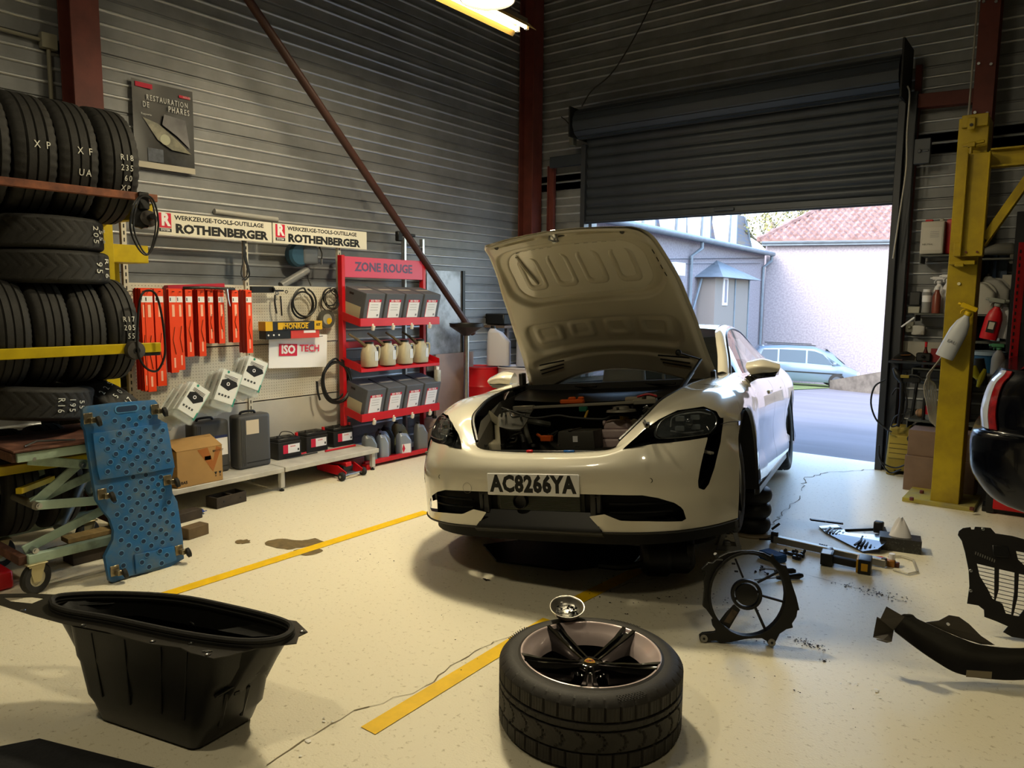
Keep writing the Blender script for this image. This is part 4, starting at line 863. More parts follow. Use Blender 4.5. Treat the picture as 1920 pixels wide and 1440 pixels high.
bo = MB().box((cx, cy, .61), (.2, abs(p1.y-p0.y), .11), None, .93).build('black_module_box', mat('module_black', '#3f3d37', .55, bump=.05, bs=50), car, bevel=.012, seg=2)
MB().box((cx+.0, cy-.035, .668), (.2, .02, .006)).build('box_rib', MATS['module_black'], bo, bevel=.002); MB().box((cx+.099, cy+.0, .618), (.003, .03, .035)).build('white_label', M_white, bo)
p0, p1 = B(1122, 826, .60), B(1182, 822, .60); cx = (p0.x+p1.x)/2-.09; cy = (p0.y+p1.y)/2; M_pk = mat('pink_tank', '#d6bfbf', .35, var=.2, vs=10, trans=.1)
to = MB().box((cx, cy, .575), (.17, .17, .055)).box((cx, cy, .632), (.165, .175, .055), None, .97).box((cx-.01, cy+.0, .685), (.14, .16, .05), None, .8).build('coolant_tank', M_pk, car, bevel=.014, seg=3)
MB().cyl((cx-.03, cy+.03, .70), (cx-.03, cy+.03, .735), .028, 20).build('tank_cap', mat('cap_yellow', '#c8b21a', .4), to); MB().cyl((cx-.02, cy-.10, .69), (cx-.02, cy-.085, .69), .016, 12).build('tank_lug', M_pk, to)
a, b = BX(964, 766, .13), BX(1232, 752, .13)
MB().beam(a, b, .03, .018).build('strut_brace', mat('brace_grey', '#a09c90', .4, .5), car, bevel=.003); MB().beam(a, a.lerp(b, .15), .045, .03).build('brace_end', MATS['brace_grey'], car, bevel=.004); MB().beam(b, b.lerp(a, .15), .045, .03).build('brace_end', MATS['brace_grey'], car, bevel=.004)
p = BX(1165, 772, .22); to2 = MB().lathe([(.09, 0), (.085, .012), (.05, .016), (.045, .03), (.03, .034), (0, .034)], 28, Matrix.Translation(p)).build('strut_tower_cap', mat('tower_grey', '#77746a', .5, .3), car)
for k in range(3): MB().cyl(p+Vector((.068*math.cos(k*2.1), .068*math.sin(k*2.1), .01)), p+Vector((.068*math.cos(k*2.1), .068*math.sin(k*2.1), .03)), .008, 8).build('stud', M_dsteel, to2)
p = BX(1094, 767, .16); MB().box(tuple(p), (.03, .05, .03)).build('green_clip', mat('green_plastic', '#12624a', .5), car, bevel=.003); q = BX(1102, 770, .16); q2 = BX(1096, 786, .22); MB().beam(q, q2, .012, .01).build('yellow_strap', mat('ochre', '#a8862e', .5), car)
p = BX(1190, 748, .02); MB().box(tuple(p), (.06, .11, .03)).build('small_cover', mat('cover_beige', '#9b9484', .5), car, bevel=.01, seg=2); p = BX(1222, 745, .02); MB().box(tuple(p), (.05, .06, .04)).build('brake_reservoir', mat('reservoir', '#b8b0a4', .4), car, bevel=.01, seg=2)
MB().tube(cr([BX(1195, 744, .05), BX(1215, 739, .05), BX(1232, 743, .05)], 5), .006).build('red_hose', M_red, car)
for i in range(10):
    x0 = 1192+rnd.uniform(0, 35); y0 = 768+rnd.uniform(-8, 22); hose([(x0, y0, .72), (x0+8, y0+rnd.uniform(-8, 8), .74), (x0+rnd.uniform(5, 22), y0+rnd.uniform(-4, 12), .72)], rnd.uniform(.004, .007), rnd.choice([M_steel, M_hose, M_hoseg]), 'brake_line')
p = B(1192, 800, .66); MB().lathe([(0, -.05), (.045, -.05), (.05, 0), (.045, .05), (0, .05)], 20, lookM(p, (1, .3, 0))).build('horn', mat('horn_beige', '#8d8570', .5), car)
# scuttle: black cowl up to the windscreen
cw = [[(-.10, .57, .84), (-.08, .3, .82), (-.06, 0, .815)], [(-.25, .62, .87), (-.22, .3, .85), (-.20, 0, .845)], [(-.48, .64, .90), (-.42, .35, .872), (-.38, 0, .865)], [(-.79, .665, .955), (-.62, .4, .915), (-.56, 0, .90)]]
gridmb(net([[Vector(p) for p in r] for r in cw], 5, 5), None, None, True).build('scuttle_panel', M_trim, car)
for y0, y1 in ((.45, -.1), (-.1, -.55)): MB().tube(cr([(-.45, y0, .905), (-.52, (y0+y1)/2, .915), (-.57, y1, .925)], 6), .008, 6).build('wiper_blade', M_trim, car)
for sg in (1, -1):   # black rubber channel along the wing edge
    MB().tube(cr([(x-.004, (y-.012)*sg, z-.004) for x, y, z in r6[3:]]+[(-.34, .65*sg, .92), (-.57, .68*sg, .933)], 5), .010, 6).build('wing_seal', M_trim, car)
# ================================================================== TYRE RACK
MC = lambda c, ax='y': frameM(c, (1, 0, 0), (0, 0, 1), (0, -1, 0)) if ax == 'y' else Matrix.Translation(Vector(c))
def tyre_mesh_obj(r, w, seed, zig=False, n=120):
    mb = MB(); rr = r*.62; tyre_mb(mb, rr, r, w, n, None, 3 if not zig else 2, vee=(seed == 3)) 
    o = mb.build('tyre', M_rub, angle=50); return o
def chalk(parent, lines, r, dz, a0=0., size=.05, da=.13, rot=0):
    # writing chalked on the tread: around the tyre axis (local z), a0 = angle of the first line
    for k, s in enumerate(lines):
        a = a0-k*da
        P = Vector((r*math.cos(a), r*math.sin(a), dz)); N = Vector((math.cos(a), math.sin(a), 0)); T = Vector((-math.sin(a), math.cos(a), 0)); Z = Vector((0, 0, 1))
        Mx = frameM(P+N*.004, -Z, T, N) if rot == 0 else frameM(P+N*.004, T, Z, N) if rot == 1 else frameM(P+N*.004, -T, -Z, N)
        t_ = text(s, size, M_chalk, Mx, parent, 'chalk_marking', sx=.8, space=1.35)
        t_.data.transform(Matrix.Identity(4))
M_fr = mat('rack_yellow', '#c4ab0a', .4, var=.25, vs=6)
rk = thing('tyre_rack', 'yellow steel tyre rack with rust-brown upper rail against the left wall', 'rack', (-4.85, 1.0, 0))
def rb(name, lo, hi, m): return MB().bb([a-b for a, b in zip(lo, (-4.85, 1., 0))], [a-b for a, b in zip(hi, (-4.85, 1., 0))]).build(name, m, rk, smooth=False, bevel=.003)
zu = WX(290, 372, -4.51).z; zl_ = WX(290, 651, -4.51).z; M_rr = mat('rust_orange', '#8a5236', .7, var=.5, vs=12, col2='#5a3324')
rb('upper_rail', (-4.535, -1, zu-.022), (-4.495, 2.32, zu+.022), M_rr); rb('upper_rail', (-5.18, -1, zu-.02), (-5.14, 2.32, zu+.02), M_fr)
rb('lower_rail', (-4.535, -1, zl_-.03), (-4.495, 2.30, zl_+.028), M_fr); rb('lower_rail', (-5.14, -1, zl_-.03), (-5.10, 2.32, zl_+.02), M_fr)
rb('rail_insert', (-4.53, 2.15, zl_-.05), (-4.50, 2.298, zl_-.031), M_black)
rb('end_bracket', (-5.3, 2.26, zu-.12), (-4.54, 2.31, zu-.03), M_fr); rb('end_bracket', (-5.3, 2.26, zl_-.12), (-5.0, 2.31, zl_-.03), M_fr)
for y in (2.25,): rb('upright', (-5.24, y, 0), (-5.14, y+.09, 2.2), M_fr)
rb('upright', (-5.5, 2.38, 0), (-5.44, 2.44, 2.2), M_fr); rb('upright', (-5.24, .2, 0), (-5.14, .29, 2.9), M_fr); rb('brace_plate', (-5.5, 2.36, 1.82), (-5.2, 2.60, 1.94), M_fr); rb('brace_plate', (-5.45, 2.35, 1.60), (-5.42, 2.50, 1.82), M_fr)
rb('shelf_rail', (-5.2, -1, .62), (-5.1, 2.3, .68), M_fr); rb('shelf_rail', (-4.62, -1, .62), (-4.56, 2.2, .67), M_fr)
tagl = []
T1 = tyre_mesh_obj(.34, .215, 1); T2 = tyre_mesh_obj(.31, .185, 2, True); T3 = tyre_mesh_obj(.325, .19, 3)
used_ = {}
def put(T, M, label, group=None, k=1.0):
    o = T if T.name not in used_ else T.copy()
    if T.name in used_: COL.objects.link(o)
    used_[T.name] = 1; o.matrix_world = M; tag(o, label, 'tyre', 'used tyres on the yellow rack'); o.name = 'tyre'; return o
for Y, lab, ch in ((1.46, 'wide tyre on the top rail, cut off by the left picture edge, chalked P', [' P']), (1.685, 'wide tyre on the top rail chalked X P, second from the picture edge', ['X P']), (1.90, 'wide tyre on the top rail chalked X P with UA underneath', ['X F', '', 'UA']), (2.13, 'wide tyre at the right end of the top rail chalked R18 235 60', ['R18', '235', ' 60', 'XP'])):
    o = put(T1, MC((-4.845, Y, 2.375)), lab); chalk(o, ch, .342, -.02, -.06+.12, .055 if Y != 2.13 else .048, .17)
o = put(T3, MC((-4.86, 1.80, 1.945), 'z'), 'upper of two flat tyres with arrow tread chalked 205 55'); chalk(o, ['205', '55', '5 5'], .327, 0, .62, .07, -.18, 0)
o = put(T3, MC((-4.85, 1.82, 1.755), 'z'), 'lower of two flat tyres with arrow tread chalked 95 R16'); chalk(o, ['95', 'R16'], .327, 0, .55, .075, -.25, 0)
for Y, lab, ch in ((1.325, 'tyre on the yellow rail cut off by the left picture edge', None), (1.52, 'tyre on the yellow rail without chalk, leftmost fully seen', None), (1.715, 'tyre on the yellow rail without chalk, third from the right', None), (1.91, 'tyre on the yellow rail without chalk, beside the one chalked R17', None), (2.10, 'tyre at the right end of the yellow rail chalked R17 205 55', ['R17', '205', ' 55'])):
    o = put(T2, MC((-4.82, Y, 1.385)), lab)
    if ch: chalk(o, ch, .312, -.02, .22, .045, .16)
o = put(T3, Matrix.Translation((-4.83, 1.68, .985)) @ Matrix.Rotation(R(-6), 4, 'X'), 'flat lying tyre below the yellow rail chalked R16 195 55'); chalk(o, ['R16', '195', '55'], .327, 0, .12, .055, -.2, 0)
o = put(T3, MC((-4.90, 2.08, .78)) @ Matrix.Rotation(R(35), 4, 'X') @ Matrix.Rotation(R(25), 4, 'Y'), 'tilted tyre behind the creeper top chalked 225 50'); chalk(o, ['2 2 5', '5 0', '17'], .327, -.02, .75, .05, .22)
for Y, lab in ((1.33, 'dusty tyre low behind the scissor table, leftmost'), (1.56, 'dusty tyre low behind the scissor table top, second from left'), (1.79, 'dusty tyre low behind the scissor table, next to the creeper')):
    put(T2, MC((-4.95, Y, .50)), lab)
# arrow ribs on the two flat tyres
# belts and parts hanging on the rack ends
t = thing('pulley_hub', 'dark toothed hub with a grey disc hanging at the rust-brown rail end', 'car part', WX(275, 408, -4.46))
MB().lathe([(0, -.03), (.05, -.03), (.052, -.02), (.045, -.01), (.045, .01), (.02, .012), (0, .012)], 24, lookM((-.02, .02, 0), (1, -.35, .1))).build('grey_disc', mat('disc_grey', '#4c4846', .5, .4), t)
MB().lathe([(0, -.02), (.06, -.02), (.06, .01), (0, .01)], 36, lookM((-.045, -.01, 0), (1, -.35, .1)), rf=lambda i, j, r, z: r*(1.08 if j % 3 == 0 else 1)).build('toothed_ring', M_black, t)
MB().cyl((0, .02, 0), (.09, -.01, 0), .018, 14).cyl((.05, 0, 0), (.10, -.02, 0), .01).build('stub', M_black, t); MB().box((-.03, -.0, .10), (.03, .06, .1)).build('hanger_block', M_black, t, bevel=.005)
a = WX(262, 375, -4.47)
def loop(P, r, name, label, cat='belt', m=M_black, n=6, flat=None):
    mb = MB(); mb.tube(cr([tuple(p) for p in P], 6, True), r, n, closed=True); return tag(mb.build(name, m), label, cat)
loop([WX(x, y, -4.46) for x, y in ((258, 372), (244, 420), (256, 460), (275, 478), (290, 455), (297, 415), (285, 372))], .006, 'drive_belt', 'thin black drive belt looped on the rust-brown rail end')
loop([WX(x, y, -4.44) for x, y in ((262, 372), (250, 420), (262, 460), (277, 476), (288, 450), (292, 415), (282, 374))], .005, 'drive_belt', 'second thin black drive belt looped just inside the first one')
loop([WX(x, y, -4.45) for x, y in ((263, 560), (275, 545), (292, 552), (303, 590), (309, 640), (308, 670), (296, 694), (280, 694), (266, 680), (258, 655), (258, 610))], .007, 'drive_belt', 'long black ribbed belt hanging over the yellow rail end')
t = thing('idler_roller', 'dark round idler roller hanging on the yellow rail end', 'car part', WX(254, 657, -4.47))
MB().lathe([(.02, .02), (.052, .015), (.056, .0), (.056, -.03), (.02, -.03)], 28, lookM((0, 0, 0), (1, 0, 0)), closed=True).build('roller', mat('roller_grey', '#3b3836', .6), t); MB().lathe([(.012, .022), (.02, .022), (.02, -.02), (.012, -.02)], 20, lookM((0, 0, 0), (1, 0, 0)), closed=True).build('bore', M_black, t)
# ================================================================== SCISSOR TABLE
M_mint = mat('mint_paint', '#9db3a2', .55, var=.6, vs=5, col2='#6f7b6c', thr=(.5, .72), bump=.05, bs=40); M_plt = mat('rust_plate', '#4a2c20', .7, var=.5, vs=6, col2='#7a5140', thr=(.5, .7)); M_cast = mat('caster_bracket', '#b3a982', .4, .5)
st = thing('scissor_lift_table', 'mint green scissor lift table with rusty plate top and caster wheels', 'lift table', (-4.35, 1.45, 0))
L0 = Vector((-4.35, 1.45, 0))
def sv(x, y, X=-4.35): return WX(x, y, X)-L0
def bar(name, p, q, w_=.022, h_=.05, m=M_mint, up=(0, 0, 1)): return MB().beam(p, q, w_, h_, up).build(name, m, st, smooth=False, bevel=.003)
zt, zb_ = .75, .195
for X in (0, -.60):
    bar('top_frame_rail', (X, -.02, zt), (X, .62, zt), .04, .05); bar('base_rail', (X, -.0, zb_), (X, .62, zb_), .04, .05)
for Y in (-.02, .62): bar('top_frame_end', (0, Y, zt), (-.6, Y, zt), .04, .05, M_plt); bar('base_end', (0, Y, zb_), (-.6, Y, zb_), .04, .05, M_plt)
MB().box((-.3, .30, .785), (.66, .68, .012)).build('plate_top', M_plt, st, smooth=False, bevel=.003)
MB().tube([(-.02, .03, .80), (-.05, .10, .815), (-.02, .28, .80)], .006, 6).build('loose_rod', M_steel, st)
# scissor arms as flat bars: two near (X=0.01) and two far
for X in (-.015, -.585):
    d_ = .03 if X > -.1 else -.03
    bar('scissor_arm', (X, .04, .725), (X, .60, .587), .012, .05); bar('scissor_arm', (X-d_, .30, .655), (X-d_, .06, .475), .012, .05)
    bar('scissor_arm', (X, .06, .475), (X, .60, .405), .012, .05); bar('scissor_arm', (X-d_, .0, .235), (X-d_, .60, .424), .012, .05)
    bar('scissor_arm', (X-2*d_, .06, .48), (X-2*d_, .60, .638), .012, .05)
    for y, z in ((.30, .655), (.07, .475), (.06, .735), (.04, .235)): MB().cyl((X-.02, y, z), (X+.028, y, z), .016, 12).cyl((X+.028, y, z), (X+.036, y, z), .009, 6).build('pivot_bolt', M_steel, st)
MB().cyl((0, .06, .475), (-.6, .06, .475), .022, 14).build('pivot_tube', mat('tube_rusty', '#6e6a5e', .5, .4), st); MB().cyl((-.1, .2, .3), (-.45, .55, .60), .03, 14).build('hydraulic_ram', mat('ram_grey', '#555b58', .5, .4), st)
MB().lathe([(.06, -.02), (.075, -.02), (.075, .02), (.06, .02)], 24, lookM((-.25, .45, .48), (0, 1, 0)), closed=True).build('ring', mat('ring_mint', '#5e7068', .5), st)
MB().beam((-.05, .0, .56), (-.55, .5, .52), .03, .03).build('yellow_strap', M_fr, st)
def caster(x, y, r=.085, z=.17, name='caster'):
    c = MB().box((x, y, z), (.09, .10, .006)).add([(x-.03, y-.04, z), (x+.03, y-.04, z), (x+.03, y+.045, z), (x-.03, y+.045, z), (x-.03, y-.02, .07), (x+.03, y-.02, .07), (x+.03, y+.015, .07), (x-.03, y+.015, .07)], [(0, 1, 5, 4), (1, 2, 6, 5), (3, 0, 4, 7), (2, 3, 7, 6)]).build(name, M_cast, st, smooth=False, bevel=.002)
    MB().lathe([(.045, -.018), (r-.01, -.02), (r, -.010), (r, .010), (r-.01, .02), (.045, .018)], 30, lookM((x, y, r), (1, .35, 0)), closed=True).build('wheel', M_rub, c)
    MB().lathe([(0, -.02), (.02, -.02), (.03, -.012), (.046, -.015), (.046, .015), (.03, .012), (.02, .024), (0, .024)], 24, lookM((x, y, r), (1, .35, 0))).build('hub', mat('hub_cream', '#b8b093', .5), c)
caster(.0, .035); caster(-.58, .06); caster(0, .54); caster(-.58, .54)
# pieces of pallet wood under the table
M_wood = mat('raw_wood', '#8a754c', .75, var=.35, vs=5, stretch=(1, 6, 6)); M_woodd = mat('dark_wood', '#3f352a', .8, var=.4, vs=8)
tag(MB().box((-4.72, 2.05, .14), (.10, .55, .03), None).build('wooden_plank', M_wood, smooth=False, bevel=.003), 'pale plank lying under the scissor table, upper one', 'plank')
tag(MB().box((-4.66, 1.98, .10), (.12, .60, .03), None).build('wooden_plank', M_wood, smooth=False, bevel=.003), 'pale plank lying under the scissor table, lower one', 'plank')
tag(MB().box((-4.69, 2.0, .042), (.14, .45, .084)).build('timber_block', M_woodd, smooth=False, bevel=.004), 'dark timber block carrying planks under the scissor table', 'block')
# ================================================================== CREEPER
c0_, c1_ = Vector((-4.17, 1.80, .02)), Vector((-4.18, 2.21, .02)); t0_ = WX(153, 765, -4.275)
vx = (c1_-c0_).normalized(); vy = (t0_-c0_); Hc = vy.length; vy = (vy-vx*vy.dot(vx)).normalized(); vz = vx.cross(vy)
CM = frameM(c0_, vx, vy, vz); CMi = CM.inverted()
def cpx(x, y):
    d = CMi.to_3x3() @ ray(x, y); c = CMi @ CC; q = c+d*(-c.z/d.z); return q.x, q.y
def bx_(x, y): return cpx(140+x/4.0, 740+y/4.0)
cp_ = thing('mechanics_creeper', 'blue moulded mechanic creeper with holes leaning on the scissor table', 'creeper', M=CM)
M_blue = mat('creeper_blue', '#1f5f96', .42, var=.5, vs=7, col2='#5b6b72', thr=(.42, .75), bump=.05, bs=30)
out = [(60, 110), (85, 88), (300, 60), (600, 38), (620, 60), (625, 180), (688, 215), (745, 545), (735, 600), (722, 640), (735, 740), (770, 800), (810, 1060), (820, 1230), (700, 1300), (420, 1360), (330, 1395), (285, 1412), (262, 1395), (228, 1215), (250, 1170), (290, 1090), (295, 1020), (265, 930), (215, 870), (165, 790), (145, 680), (110, 460), (82, 270), (62, 230)]
poly = [bx_(*q) for q in out]
body = MB(); body.prism(poly, .03, z0=-.03); cb_ = body.build('moulded_board', M_blue, cp_, bevel=.008, seg=2)
def raised(pts, h, name): return MB().prism([bx_(*q) for q in pts], h, z0=-.001).build(name, M_blue, cp_, bevel=min(.007, h*.6), seg=2)
r1_ = raised([(125, 290), (350, 262), (470, 240), (682, 212), (742, 545), (560, 580), (180, 640), (160, 560)], .018, 'raised_back_panel')
r2_ = raised([(440, 1200), (620, 1165), (740, 1135), (760, 1245), (560, 1310), (455, 1345)], .014, 'raised_head_panel')
holes = [(232, 138), (300, 197), (405, 184), (518, 102), (493, 172), (560, 165), (190, 213), (366, 238), (460, 225), (270, 698), (340, 740), (390, 680), (300, 798), (358, 832), (408, 775), (455, 716), (438, 618), (533, 602), (582, 636), (645, 617), (626, 674), (496, 656), (548, 696), (598, 732), (660, 716), (512, 752), (566, 790), (642, 768), (470, 814), (616, 826), (707, 808), (528, 848), (424, 872), (584, 887), (676, 862), (318, 900), (488, 910), (385, 932), (640, 920), (735, 896), (545, 945), (446, 970), (692, 955), (597, 980), (343, 995), (500, 1005), (737, 988), (646, 1015), (399, 1030), (558, 1040), (686, 1048), (456, 1067), (610, 1075), (725, 1083), (348, 1092), (516, 1100), (658, 1108), (405, 1130), (574, 1133), (468, 1160), (350, 1190), (740, 1172), (365, 1282)]
raisedh = [(324, 292), (424, 281), (520, 266), (648, 268), (193, 336), (280, 350), (384, 332), (480, 318), (578, 303), (342, 390), (442, 373), (538, 357), (634, 342), (236, 406), (297, 445), (402, 427), (500, 413), (595, 397), (358, 484), (458, 468), (555, 452), (650, 435), (256, 505), (315, 543), (418, 524), (516, 508), (612, 491), (690, 492), (236, 576), (376, 580), (478, 562), (573, 545)]
h3 = [(535, 1200), (630, 1173), (681, 1202), (495, 1256), (643, 1262), (549, 1290)]
M_hole = mat('creeper_hole', '#0b2a4a', .6); M_rim = mat('creeper_rim', '#4f86b4', .35)
hb2 = MB()
for L_, z_ in ((holes, .0), (raisedh, .018), (h3, .014)):
    for q in L_:
        x, y = bx_(*q); hb2.lathe([(0, z_+.0012), (.0125, z_+.0012), (.0135, z_)], 14, Matrix.Translation((x, y, 0)))
ho2 = hb2.build('holes', M_hole, cp_); stuff(ho2)
hb3 = MB()
for L_, z_ in ((holes, .0), (raisedh, .018), (h3, .014)):
    for q in L_: x, y = bx_(*q); hb3.lathe([(.0125, z_), (.0135, z_+.002), (.0155, z_+.002), (.0168, z_)], 14, Matrix.Translation((x, y, 0)))
stuff(hb3.build('hole_rims', M_rim, cp_))
hx, hy = bx_(390, 105); MB().prism(rrect(.135, .045, .02, 4, hx, hy), .003, z0=.0).build('hand_slot_rim', M_rim, cp_); MB().prism(rrect(.118, .032, .015, 4, hx, hy), .002, z0=.0025).build('hand_slot', M_hole, cp_)
M_nick = mat('nickel', '#a59a80', .3, .9, var=.3, vs=40)
for q in ((100, 178), (602, 110), (205, 745), (695, 640), (300, 1320), (780, 1165)):
    x, y = bx_(*q); c_ = MB().box((x, y, .004), (.05, .06, .006)).box((x+.012, y-.012, .025), (.03, .03, .035)).build('caster', M_nick, cp_, bevel=.004)
    MB().lathe([(0, -.012), (.02, -.012), (.029, -.008), (.029, .008), (.02, .012), (0, .012)], 20, lookM((x+.035, y-.02, .045), (1, .2, .25))).build('wheel', M_rub, c_)
# blue rag and timber blocks on the floor
def rag(P, name, label, col):
    mb = MB(); mb.grid(lambda u, v: (P.x+.10*u, P.y+.16*v, .012+.03*abs(math.sin(5*u+3*v))*(1-.5*v)), 8, 8); return tag(mb.build(name, mat(name, col, .8), solid=.004), label, 'cloth')
rag(F(336, 968), 'blue_strap', 'small blue strap hanging beside the creeper', '#20409a')
def rotbox(name, P, dim, rz, m, label, cat, bev=.004):
    o = MB().box((0, 0, dim[2]/2), dim).build(name, m, smooth=False, bevel=bev); o.location = (P.x, P.y, P.z); o.rotation_euler = (0, 0, rz); return tag(o, label, cat)
rotbox('timber_block', F(365, 1005), (.09, .16, .075), .15, mat('block_brown', '#6f5c40', .8, var=.3, vs=9), 'brown timber block on the floor right of the creeper', 'block')
rotbox('timber_block', F(350, 975), (.09, .20, .07), .1, M_woodd, 'dark timber block behind the brown one beside the creeper', 'block')
P = F(425, 945); t = thing('slotted_block', 'dark weathered block with a recessed top on the floor before the bench', 'block', (P.x, P.y, 0), .1)
MB().box((0, 0, .015), (.13, .27, .03)).box((-.06, 0, .05), (.012, .27, .07)).box((.06, 0, .05), (.012, .27, .07)).box((0, -.129, .05), (.13, .012, .07)).box((0, .129, .05), (.13, .012, .07)).box((0, .02, .05), (.13, .02, .06)).build('tray_block', M_woodd, t, smooth=False, bevel=.002)
MB().cyl((.066, -.07, .045), (.068, -.07, .045), .008, 10).cyl((.066, .08, .045), (.068, .08, .045), .008, 10).build('screw_hole', M_black, t)
# ================================================================== PEGBOARD SHOP UNIT
M_peg = mat('pegboard_cream', '#d2ccbc', .55, .1, var=.12, vs=3); M_hole2 = mat('peg_hole', '#4f4a42', .8); M_unit = mat('unit_grey', '#bdbab2', .5, var=.1, vs=4)
un = thing('pegboard_unit', 'cream pegboard wall unit with slotted uprights above the low grey bench', 'shelf unit', (-5.6, 2.6, 0))
def bx2(name, lo, hi, m, bev=.002): return MB().bb([lo[0]+5.6, lo[1]-2.6, lo[2]], [hi[0]+5.6, hi[1]-2.6, hi[2]]).build(name, m, un, smooth=False, bevel=bev)
ys = [2.62, 3.615, 4.60]
for k in range(2):
    for z0, z1 in ((1.19, 1.69), (.70, 1.18)): bx2('peg_panel', (-5.625, ys[k]+.02, z0), (-5.60, ys[k+1]-.02, z1), M_peg)
    bx2('plain_panel', (-5.62, ys[k]+.02, .21), (-5.60, ys[k+1]-.02, .69), M_unit)
for y, zt_ in zip(ys, (2.16, 2.12, 2.12)):
    u_ = bx2('slotted_upright', (-5.62, y-.018, .0), (-5.585, y+.018, zt_), M_peg, .001); sm = MB()
    z = .3
    while z < zt_-.03: sm.box((.0165, y-2.6, z), (.002, .008, .028)); z += .05
    stuff(sm.build('upright_slots', M_black, un, smooth=False))
ph = MB()
for k in range(2):
    y = ys[k]+.045
    while y < ys[k+1]-.03:
        z = .72
        while z < 1.68:
            if abs(z-1.185) > .012: ph.add([(.0006, y-2.6-.0028, z-.0028), (.0006, y-2.6+.0028, z-.0028), (.0006, y-2.6+.0028, z+.0028), (.0006, y-2.6-.0028, z+.0028)], [(0, 1, 2, 3)])
            z += .025
        y += .025
stuff(ph.build('peg_holes', M_hole2, un, smooth=False))
bn = thing('display_bench', 'low grey steel display bench standing under the pegboard', 'bench', (-5.33, 3.6, 0))
for a_, b_ in ((2.45, 3.585), (3.595, 4.62)): MB().bb((-.28, a_-3.6, .165), (.24, b_-3.6, .205)).build('bench_top', mat('bench_grey', '#c4c1b8', .5, var=.25, vs=7), bn, smooth=False, bevel=.004)
for y in (2.52, 3.59, 4.58):
    MB().bb((.17, y-3.6-.02, .03), (.21, y-3.6+.02, .165)).build('bench_leg', M_unit, bn, smooth=False, bevel=.003); MB().cyl((.19, y-3.6, 0), (.19, y-3.6, .012), .02, 12).cyl((.19, y-3.6, .01), (.19, y-3.6, .04), .007, 8).build('foot', M_black, bn)
    MB().add([(.17, y-3.6, .165), (-.25, y-3.6, .165), (-.25, y-3.6, .02), (-.1, y-3.6, .06)], [(0, 1, 2, 3)]).build('bracket', M_unit, bn, solid=.004)
# signs
def rsign(Y0, Y1, label, nm='name_board'):
    z0 = 2.055; z1 = 2.225; t = thing(nm, label, 'sign', (-5.55, (Y0+Y1)/2, (z0+z1)/2)); W_ = Y1-Y0; H_ = z1-z0
    MB().box((0, 0, 0), (.012, W_-.004, H_)).build('board', mat('sign_white', '#dcd8ca', .5), t, smooth=False, bevel=.002)
    MB().bb((-.07, -W_/2+.1, .0), (-.006, -W_/2+.14, .03)).bb((-.07, W_/2-.14, .0), (-.006, W_/2-.1, .03)).build('sign_bracket', M_steel, t, smooth=False)
    fr = lambda y, z: frameM((.0065, y, z), (0, 1, 0), (0, 0, 1), (1, 0, 0))
    lx = -W_/2+.075
    MB().box((.0065, lx, .022), (.001, .095, .11)).build('logo_field', M_redp, t, smooth=False); MB().box((.0065, lx, -.05), (.001, .095, .026)).build('logo_strip', M_ink, t, smooth=False)
    text('R', .125, M_white, fr(lx+.002, .024), t, bold=.006, sx=.85); text('SYSTEM', .022, M_white, fr(lx, -.05), t, bold=.0006, sx=.95)
    text('WERKZEUGE-TOOLS-OUTILLAGE', .047, M_ink, fr(lx+.075, .048), t, bold=.0012, sx=1.10, align='LEFT')
    text('ROTHENBERGER', .092, M_ink, fr(lx+.078, -.035), t, bold=.0046, sx=1.16, align='LEFT')
rsign(2.835, 3.843, 'left ROTHENBERGER name board, its logo partly hidden by the hanging hub'); rsign(3.85, 4.905, 'right ROTHENBERGER name board above the ISO TECH sheet')
# lamp tube lying behind signs, hose reel, second tube, sockets
tag(MB().cyl(WX(402, 396, -5.77), WX(520, 412, -5.77), .022, 12).build('lamp_tube', mat('tube_off', '#a9a8a4', .3)), 'unlit grey lamp tube lying behind the name boards', 'lamp')
tag(MB().cyl(WX(527, 536, -5.66), WX(574, 508, -5.66), .035, 16).sphere(WX(574, 508, -5.66), .035, 12).build('hand_lamp', mat('tube_off2', '#77787a', .3)), 'grey tubular hand lamp leaning behind the pegboard top', 'lamp')
P = WX(566, 478, -5.66); t = thing('hose_reel', 'blue and grey hose reel mounted under the right name board', 'hose reel', P)
MB().lathe([(0, -.05), (.09, -.05), (.11, -.03), (.11, .03), (.09, .05), (0, .05)], 28, lookM((0, -.05, 0), (1, 0, 0))).build('drum', mat('reel_blue', '#23485f', .5), t)
MB().box((.01, .06, 0), (.10, .17, .17)).build('housing', mat('reel_grey', '#5b6068', .5), t, bevel=.03, seg=3); MB().tube(cr([(.06, .15, .08), (.07, .17, .02), (.07, .165, -.03)], 4), .006).build('hose_end', M_black, t); MB().cyl((.07, .165, -.03), (.07, .165, -.08), .010, 10).build('nozzle', M_steel, t)
tag(MB().tube(cr([WX(574, 500, -5.68), WX(577, 520, -5.68), WX(583, 536, -5.66)], 4), .006).build('power_cord', M_black), 'black cord running down from the hose reel', 'cord')
t = thing('cable_bundle', 'bundle of black cables hanging on the middle slotted upright', 'cable', WX(458, 505, -5.56)); mb = MB()
for i in range(5): mb.tube(cr([(0, rnd.uniform(-.01, .01), .25), (.01, rnd.uniform(-.03, .03), .08), (.01, rnd.uniform(-.045, .045), -.04), (0, rnd.uniform(-.03, .03), -.09)], 5), .005)
mb.build('strands', M_black, t)
